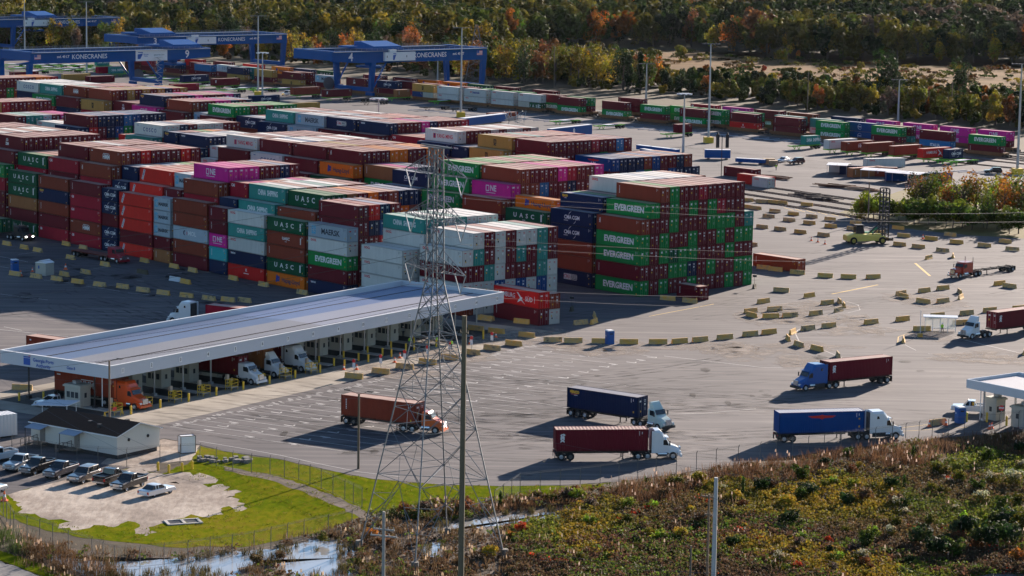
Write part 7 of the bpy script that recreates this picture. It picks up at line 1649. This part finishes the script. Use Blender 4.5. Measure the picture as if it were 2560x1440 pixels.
# ---- the belt of trees behind the trains (left to right)
rb = random.Random(31)
edge = [(-60, 128), (300, 138), (600, 152), (900, 176), (1100, 196), (1280, 212), (1500, 228), (1700, 244), (1900, 266), (2100, 286), (2300, 304), (2620, 336)]
def edge_y(x):
    for (x0, y0), (x1, y1) in zip(edge[:-1], edge[1:]):
        if x0 <= x <= x1: return y0+(y1-y0)*(x-x0)/(x1-x0)
    return edge[-1][1]
x = -60; nbelt = 0; belt = []
while x < 2620:
    for dpt in range(2):
        y = edge_y(x)-5-dpt*13-rb.uniform(0, 8); hue = rb.choices(['olive', 'green', 'dark', 'orange', 'rust', 'yellow', 'bare'], [34, 18, 16, 6, 4, 16, 5] if x < 1700 else [38, 18, 16, 4, 5, 14, 3])[0]
        h_ = rb.choice([10, 12]) if x > 1640 else rb.choice([12, 15]) if x > 1240 else rb.choice([13, 16, 19])
        if 1640 < x < 1960: h_ = rb.choice([8, 10])
        if 1250 < x < 1560 and dpt < 2: h_ = 18; hue = rb.choice(['olive', 'yellow', 'olive', 'rust', 'dark'])
        belt.append((y, x+rb.uniform(-10, 10), hue, h_, rb.randrange(2)))
    x += rb.uniform(27, 40)
for y, x, hue, h_, i in sorted(belt, key=lambda q: q[1]): tree(x, y, hue, h_, 'round', i, 'from the west in the belt behind the trains', s=rb.uniform(.8, 1.15))
for (x, y, hue, h_, kind, s) in [(2210, 262, 'dark', 19, 'round', 1.2), (2235, 268, 'dark', 19, 'round', 1.0), (2405, 262, 'dark', 19, 'round', 1.0), (1310, 215, 'dark', 19, 'round', .95), (1600, 235, 'dark', 16, 'cone', 1.0), (1570, 232, 'dark', 16, 'cone', .9), (1180, 200, 'rust', 19, 'round', .95), (1150, 190, 'orange', 16, 'round', .8), (2055, 270, 'lime', 8, 'cone', .9), (2085, 272, 'lime', 8, 'cone', .8), (2105, 273, 'lime', 8, 'cone', .95), (2030, 268, 'green', 8, 'cone', 1.0)]: tree(x, y, hue, h_, kind, 0, 'standing out in the belt behind the trains', s=s)
# trees in the pale field
for (x, y, hue, h_, s) in [(1915, 136, 'orange', 12, .95), (1945, 156, 'yellow', 12, .7), (1960, 157, 'yellow', 10, .7), (1995, 150, 'orange', 8, .6), (1880, 172, 'yellow', 6, .6), (1910, 178, 'red', 6, .5), (2150, 180, 'yellow', 8, .75), (1600, 108, 'green', 12, .8), (1420, 106, 'red', 12, .8), (1700, 150, 'olive', 12, .8), (1650, 160, 'olive', 12, .7), (2080, 165, 'green', 6, .4), (2200, 168, 'green', 6, .5)]: tree(x, y, hue, h_, 'round', 1, 'standing alone in the pale field', s=s)
# ---- edge of the far wood, tree by tree
far_edge = [(-40, 118), (400, 122), (800, 138), (1180, 152), (1300, 128), (1500, 118), (1720, 118), (1850, 136), (2050, 152), (2300, 156), (2620, 164)]
def fe(x):
    for (x0, y0), (x1, y1) in zip(far_edge[:-1], far_edge[1:]):
        if x0 <= x <= x1: return y0+(y1-y0)*(x-x0)/(x1-x0)
    return far_edge[-1][1]
fl = []
x = -30
while x < 2610:
    y = fe(x)-rb.uniform(1, 6)
    hue = rb.choices(['olive', 'green', 'dark', 'orange', 'rust', 'yellow', 'bare'], [30, 18, 20, 6, 8, 8, 8])[0]
    fl.append((x, y, hue, rb.choice([16, 19, 22]), rb.randrange(2))); x += rb.uniform(38, 56)
for x, y, hue, h_, i in fl: tree(x, y, hue, h_, 'round', i, 'from the west at the edge of the far wood', s=rb.uniform(.85, 1.15), group='trees of the far wood')
# ---- the far wood behind, one mass
def forest():
    rng = np.random.default_rng(5); PV, PC = [], []; cnt = 0
    tmpl = []
    for k in range(8):
        n = 330; P, idx, dn = crown_pts(rng, n, 1.0, 1.1, 'round', 11); lob = rng.uniform(.6, 1.5, 16)[idx]*rng.uniform(.75, 1.3, n); tmpl.append((P, quads(P*0, rng.uniform(.7, 1.3, n), rng, nrm=dn), lob))
    hk = list(HUE); y = 1255.0
    while y < 2250:
        step = 11.5+(y-1255)*.006; half = y*.205
        xx = -half
        while xx < half:
            X, Y = xx+rng.uniform(-3, 3), y+rng.uniform(-4, 4); px, py = pix((X, Y, 0))
            xx += step*rng.uniform(.8, 1.25)
            if px < -80 or px > 2640 or py > fe(min(max(px, -30), 2600))-2: continue
            big = rng.uniform(.85, 1.5)
            pick = math.sin(X*.013+1)+math.sin(Y*.011+X*.004)+rng.normal(0, .8)
            hue = 'orange' if pick > 2.5 else 'rust' if pick > 2.1 else 'yellow' if pick > 1.5 else 'bare' if pick < -1.9 else 'dark' if pick < -.5 else 'olive' if pick < .6 else 'green'
            if hue in ('orange', 'yellow') and rng.random() < .35: hue = 'olive'
            P, Q, lob = tmpl[rng.integers(8)]; a = rng.uniform(0, 6.28); c, s = math.cos(a), math.sin(a); r_ = 6.6*big; hgt_ = rng.uniform(14, 22)*(.85+.2*big)
            W_ = P.copy(); W_ = np.stack([W_[:, 0]*c-W_[:, 1]*s, W_[:, 0]*s+W_[:, 1]*c, W_[:, 2]], 1)*np.array([r_, r_, hgt_*.42])+np.array([X, Y, hgt_*.58])
            lf = .85+(y-1255)*.00035
            PV.append((np.repeat(W_, 4, 0)+Q*lf)); PC.append(np.clip(np.array(HUE[hue])[None]*lob[:, None]*rng.uniform(.75, 1.3), .004, .6)); cnt += 1
        y += step*1.05
    # the back of the belt behind the trains and its undergrowth
    for k in range(900):
        px = rng.uniform(-60, 2620); d0 = rng.uniform(0, 1); low = k % 3 == 0
        py = edge_y(px)-(2+rng.uniform(0, 34) if low else 20+d0*(30 if px > 1230 else 60)); q = at(px, py); X, Y = q.x, q.y
        if 1640 < px < 1960 and not low and d0 > .35: continue
        hue = rng.choice(['olive', 'dark', 'green', 'rust', 'brown', 'yellow', 'orange'], p=[.40, .18, .2, .05, .04, .1, .03]); hgt_ = rng.uniform(3, 6) if low else rng.uniform(10, 16) if px < 1640 else rng.uniform(7.5, 11); r_ = hgt_*(.5 if low else .34)
        P, Q, lob = tmpl[rng.integers(8)]; W_ = P*np.array([r_, r_, hgt_*.45])+np.array([X, Y, hgt_*.5]); PV.append(np.repeat(W_, 4, 0)+Q*(.34 if low else .55)); PC.append(np.clip(np.array(HUE[hue])[None]*lob[:, None]*rng.uniform(.75, 1.3), .004, .6)); cnt += 1
    for k in range(520):
        px, py = rng.uniform(1240, 2600), rng.uniform(128, 242)
        if not inside(px, py, [(1225, 152), (1400, 138), (1560, 122), (1720, 124), (1900, 144), (2100, 158), (2700, 172), (2700, 245), (2200, 232), (1900, 222), (1600, 195), (1300, 175)]): continue
        q = at(px, py); hgt_ = rng.uniform(.8, 2.6)*(1.6 if rng.random() < .12 else 1); r_ = hgt_*rng.uniform(.8, 2.2); hue = rng.choice(['olive', 'brown', 'yellow', 'rust', 'green'], p=[.3, .3, .12, .13, .15])
        P, Q, lob = tmpl[rng.integers(8)]; W_ = P[:90]*np.array([r_, r_, hgt_*.5])+np.array([q.x, q.y, hgt_*.45]); PV.append(np.repeat(W_, 4, 0)+Q[:360]*.3); PC.append(np.clip(np.array(HUE[hue])[None]*lob[:90, None]*rng.uniform(.75, 1.3), .004, .6))
    print('far wood trees', cnt)
    o = link('far_wood', np_mesh('far_wood', np.concatenate(PV), np.concatenate(PC), M_LEAF)); tag(o, 'dense mixed autumn wood filling the distance', None, None, 'stuff')
forest()
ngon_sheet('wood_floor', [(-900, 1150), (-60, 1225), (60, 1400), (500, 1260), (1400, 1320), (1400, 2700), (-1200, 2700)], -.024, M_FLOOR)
# ---- the tree clump by the lift truck
for i in range(22):
    x = 2150+i*19+rb.uniform(-8, 8); tree(x, 548+(x-2150)*.10-rb.uniform(-2, 10), rb.choice(['green', 'lime', 'lime', 'green']), 5, 'flat', i % 2, 'from the west in the low hedge by the black mast', 700, .2, s=rb.uniform(1.0, 1.5), name='bush', cat='bush', group='bushes of the clump by the black mast')
for i in range(24):
    x = 2285+i*13+rb.uniform(-8, 8); tree(x, 545-rb.uniform(0, 28)+(x-2285)*.06, rb.choice(['orange', 'orange', 'rust', 'yellow', 'green', 'lime', 'bare']), 11, 'round', i % 2, 'from the west in the clump behind the hedge', 520, .2, s=rb.uniform(.75, 1.1), group='trees of the clump by the black mast')
for x, y, hue, s in [(2310, 540, 'green', 1.1), (2330, 535, 'lime', 1.0), (2370, 540, 'green', .9), (2535, 545, 'lime', 1.1), (2555, 560, 'green', 1.1), (2140, 550, 'lime', .5), (2160, 552, 'yellow', .5)]: tree(x, y, hue, 11, 'round', 1, 'with full leaves in the clump', 900, .22, s=s, group='trees of the clump by the black mast')
# ---- scrub in the foreground
SCR = [(690, 1390), (900, 1300), (1080, 1260), (1200, 1262), (1300, 1246), (1420, 1236), (1560, 1216), (1700, 1196), (1900, 1164), (2100, 1138), (2300, 1112), (2570, 1090), (2600, 1440), (2440, 1436), (2300, 1470), (640, 1480)]
WAT = [[(115, 1386), (180, 1392), (300, 1404), (400, 1398), (560, 1386), (700, 1368), (800, 1346), (845, 1348), (888, 1380), (850, 1400), (880, 1445), (760, 1450), (640, 1400), (560, 1452), (400, 1465), (260, 1455), (180, 1424)], [(1080, 1310), (1200, 1290), (1290, 1278), (1400, 1270), (1408, 1300), (1300, 1316), (1200, 1326), (1090, 1338)], [(1058, 1368), (1088, 1354), (1112, 1372), (1092, 1392), (1062, 1396)]]
def scrub():
    rng = np.random.default_rng(3); PV, PC = [], []; BV, BC = [], []
    def clump(p, n, r_, h_, leaf, c, var=.3):
        q = rng.normal(size=(n, 3))*np.array([r_*.5, r_*.5, 0]); q[:, 2] = h_*np.sqrt(np.maximum(0, 1-(q[:, 0]**2+q[:, 1]**2)/(r_*1.3)**2))*rng.uniform(.35, 1.05, n); q += np.array(p)
        PV.append(quads(q, rng.uniform(.6, 1.4, n)*leaf, rng, .3)); PC.append(np.clip(np.array(c)[None]*rng.uniform(1-var, 1+var*1.3, n)[:, None]*(1+rng.normal(0, .1, (n, 3))), .004, .7))
    def blades(p, n, r_, h_, w, c, tip=None, lean=.25):
        b = np.array(p)[None]+np.concatenate([rng.normal(size=(n, 2))*r_*.5, np.zeros((n, 1))], 1); t_ = b+np.concatenate([rng.normal(size=(n, 2))*h_*lean, rng.uniform(.6, 1.1, (n, 1))*h_], 1); a = rng.uniform(0, 3.14, n); s = np.stack([np.cos(a), np.sin(a), a*0], 1)*w
        BV.append(np.stack([b-s, b+s, t_+s*.35, t_-s*.35], 1).reshape(-1, 3)); cc = np.clip(np.array(c)[None]*rng.uniform(.6, 1.4, n)[:, None], .004, .7); BC.append(cc)
        if tip is not None:
            k = max(1, n//4); tp = t_[:k]; dz = np.array([[0, 0, .38]]); s2 = s[:k]*3.2; BV.append(np.stack([tp-s2, tp+s2, tp+s2*.5+dz, tp-s2*.5+dz], 1).reshape(-1, 3)); BC.append(np.clip(np.array(tip)[None]*rng.uniform(.75, 1.2, k)[:, None], 0, .8))
    cnt = 0
    while cnt < 9500:
        px, py = rng.uniform(640, 2600), rng.uniform(1090, 1480)
        if not inside(px, py, SCR): continue
        if any(inside(px, py, w_) for w_ in WAT): continue
        if rng.random() > (285/ (280+ (1480-py)*.28))**2: continue
        cnt += 1; p = at(px, py); top = min(a[1]+(b[1]-a[1])*(px-a[0])/(b[0]-a[0]) for a, b in zip(SCR[:11], SCR[1:12]) if a[0] <= px <= b[0]) if 690 <= px <= 2570 else 1480
        dd = py-top; fx = (px-1200)/1400; nz = math.sin(p.x*.22+1.3*math.sin(p.y*.13))+math.sin(p.y*.17+p.x*.09)+rng.normal(0, .38)
        reed = dd < 46+18*math.sin(px*.02) and px > 1080
        if px < 1280 and py > 1300:       # muddy ground by the pylon
            if rng.random() < .78: continue
            clump(p, 14, .6, .5, .12, (.09, .055, .03) if nz < .6 else (.10, .13, .02)); continue
        if reed:
            lowp = .55 if px < 1540 else .85
            if rng.random() < .7: blades(p, 14, .9, 1.65*lowp, .035, (.16, .085, .045) if nz < .9 else (.24, .14, .08), (.50, .36, .28) if rng.random() < .10 else None)
            else: clump(p, 16, .8, 1.0, .13, (.10, .065, .03) if nz < .6 else (.075, .085, .02))
            continue
        gold = py > 1190 and 1400 < px < 2250 and nz > -1.0
        low = py > 1330+35*math.sin(px*.006)
        if low and nz < .9:
            c = (.085, .055, .03) if nz < -.3 else (.085, .115, .018) if nz < .3 else (.11, .06, .035)
        elif gold: c = (.19, .135, .018) if nz > .5 else (.135, .112, .018)
        elif nz > .9: c = (.125, .14, .02)
        elif nz > -.4: c = (.085, .10, .018)
        else: c = (.10, .07, .03)
        if rng.random() < .004: c = (.36, .05, .02)
        clump(p, 34, rng.uniform(.7, 1.4), rng.uniform(.4, 1.15), .095, c)
        if rng.random() < .008: blades(p, 6, .5, 1.5, .03, (.3, .2, .12), (.50, .38, .30))
    # tufts in and round the water, along its banks
    for k in range(2300):
        px, py = rng.uniform(60, 1440), rng.uniform(1270, 1465)
        w_ = any(inside(px, py, q) for q in WAT)
        if w_ and rng.random() > .30*(1+math.sin(px*.03)+math.sin(py*.11)): continue
        if not w_ and rng.random() > .5: continue
        if not w_ and not inside(px, py, [(60, 1350), (300, 1384), (600, 1370), (800, 1330), (1000, 1290), (1250, 1262), (1440, 1258), (1440, 1310), (1250, 1470), (80, 1475), (0, 1380)]): continue
        if any(inside(px, py, q) for q in ([(-40, 1395), (0, 1395), (150, 1465), (-40, 1480)],)): continue
        p = at(px, py); nz = rng.random()
        if w_: blades(p, 24, .35 if nz < .8 else .8, .75, .03, (.10, .085, .03) if nz < .6 else (.13, .10, .05))
        elif nz < .6: blades(p, 16, .8, 1.0, .035, (.15, .095, .05), (.45, .33, .22) if nz < .06 else None)
        else: clump(p, 14, .7, .6, .12, (.10, .06, .03) if nz < .85 else (.10, .13, .02))
    # short grass along lawn
    for k in range(1500):
        px, py = rng.uniform(-20, 1500), rng.uniform(1120, 1375)
        if not inside(px, py, [(500, 1150), (700, 1152), (930, 1200), (1250, 1218), (1500, 1210), (1220, 1256), (1020, 1262), (900, 1292), (790, 1332), (600, 1368), (400, 1366), (210, 1345), (70, 1312), (70, 1300), (350, 1325), (480, 1304), (620, 1258), (560, 1222), (470, 1195)]): continue
        blades(at(px, py), 6, .7, .16, .05, (.16, .19, .012) if rng.random() < .7 else (.22, .17, .03), None, .5)
    for k in range(240):
        px = rng.uniform(-40, 300); py = rng.uniform(1330, 1450)
        if inside(px, py, [(-40, 1320), (60, 1350), (170, 1390), (300, 1430), (330, 1460), (190, 1440), (60, 1394), (-40, 1380)]): blades(at(px, py), 20, .9, 1.3, .03, (.14, .08, .04) if px > 60 else (.09, .13, .03), (.4, .28, .2) if rng.random() < .2 else None)
    o = link('undergrowth', np_mesh('undergrowth', np.concatenate(PV), np.concatenate(PC), M_LEAF)); tag(o, 'tangled low autumn undergrowth between fence and road', None, None, 'stuff')
    o = link('reeds', np_mesh('reeds', np.concatenate(BV), np.concatenate(BC), M_LEAF)); tag(o, 'dry reddish reeds and grass tufts along fence and water', None, None, 'stuff')
scrub()
HUE.update(silver=(.34, .31, .22), gold=(.26, .19, .02)); WORDS.update(silver='pale feathery', gold='golden')
SH = [(1998, 1205, 'green', 2.6), (1903, 1235, 'dark', 2.6), (2002, 1255, 'green', 2.2), (2062, 1172, 'dark', 2.0), (2120, 1150, 'green', 2.0), (2148, 1180, 'yellow', 1.6), (2282, 1160, 'green', 2.3), (2286, 1140, 'dark', 1.6), (2468, 1165, 'green', 2.9), (2552, 1140, 'dark', 2.6), (2530, 1225, 'silver', 3.0), (2480, 1215, 'silver', 2.4), (2550, 1180, 'silver', 2.0), (2455, 1265, 'silver', 2.3), (2240, 1275, 'silver', 2.2), (2265, 1300, 'silver', 1.8), (2385, 1285, 'silver', 1.5), (2225, 1350, 'silver', 2.0), (1808, 1232, 'silver', 1.2), (1955, 1420, 'silver', 2.4), (1970, 1318, 'dark', 2.5), (1730, 1290, 'yellow', 1.6), (1845, 1235, 'olive', 1.4), (2170, 1375, 'green', 2.8), (2180, 1350, 'lime', 2.0), (2300, 1370, 'dark', 3.2), (2340, 1400, 'dark', 3.6), (2410, 1345, 'dark', 3.6), (2460, 1380, 'dark', 4.0), (2520, 1370, 'dark', 3.8), (2380, 1400, 'green', 3.0), (2420, 1320, 'lime', 2.4), (2560, 1330, 'olive', 3.4), (2500, 1330, 'dark', 3.4), (2090, 1410, 'lime', 1.8), (2150, 1410, 'silver', 2.2), (1305, 1335, 'red', 1.7), (1278, 1350, 'orange', 1.4), (1545, 1310, 'red', 1.0), (2020, 1335, 'red', 1.0), (2070, 1365, 'red', 1.4), (1900, 1360, 'red', 1.2), (1995, 1430, 'red', 1.4), (2550, 1410, 'orange', 2.2), (930, 1350, 'orange', 1.8), (965, 1370, 'rust', 1.8), (1010, 1290, 'rust', 2.0), (1160, 1285, 'rust', 2.0), (1060, 1285, 'bare', 2.2), (1570, 1275, 'lime', 2.0), (1340, 1400, 'lime', 1.4), (1420, 1410, 'lime', 1.3), (1530, 1390, 'olive', 1.2), (1640, 1330, 'olive', 1.6), (1120, 1300, 'brown', 2.0), (810, 1360, 'olive', 1.6), (700, 1405, 'brown', 1.5), (640, 1415, 'brown', 1.6), (895, 1420, 'olive', 1.4), (2350, 1190, 'olive', 2.2), (2400, 1210, 'olive', 2.4), (2330, 1235, 'olive', 2.0), (2180, 1230, 'olive', 1.8), (2060, 1225, 'olive', 1.6), (2260, 1225, 'green', 1.8), (2440, 1235, 'green', 2.2), (2550, 1270, 'olive', 2.4), (2330, 1320, 'olive', 2.2)]
rs = random.Random(12)
while len(SH) < 150:
    x, y = rs.uniform(1150, 2560), rs.uniform(1180, 1440)
    if inside(x, y, SCR) and not any(inside(x, y, w_) for w_ in WAT) and y > 1250-(x-1200)*.07: SH.append((round(x), round(y), rs.choice(['olive', 'green', 'olive', 'brown', 'rust', 'gold', 'dark', 'lime', 'bare']), rs.uniform(1.0, 2.0)*(1.25 if y < 1330 else 1)))
for i, (x, y, hue, h_) in enumerate(sorted(SH)):
    tree(x, y, hue, 3, 'flat' if hue not in ('green',) or i % 2 else 'cone', i % 2, 'from the west in the scrub', 620 if hue == 'silver' else 480, .095 if hue == 'silver' else .13, s=h_/3.0, name='shrub', cat='shrub', group='shrubs in the scrub')
# ---- thin autumn haze
m_, t_, b_ = nodes('air'); 
for n_ in list(t_.nodes):
    if n_.type == 'BSDF_PRINCIPLED': t_.nodes.remove(n_)
pv = N(t_, 'ShaderNodeVolumePrincipled'); pv.inputs['Color'].default_value = (.80, .86, 1.0, 1); pv.inputs['Density'].default_value = .000004; pv.inputs['Anisotropy'].default_value = .3
L(t_, pv.outputs[0], t_.nodes['Material Output'].inputs['Volume'])
m = MB(); m.hexa([(-5000, -300, -1.2), (5000, -300, -1.2), (5000, 9000, -1.2), (-5000, 9000, -1.2), (-5000, -300, 76), (5000, -300, 76), (5000, 9000, 76), (-5000, 9000, 76)]); o = m.build('haze', m_); o['kind'] = 'stuff'
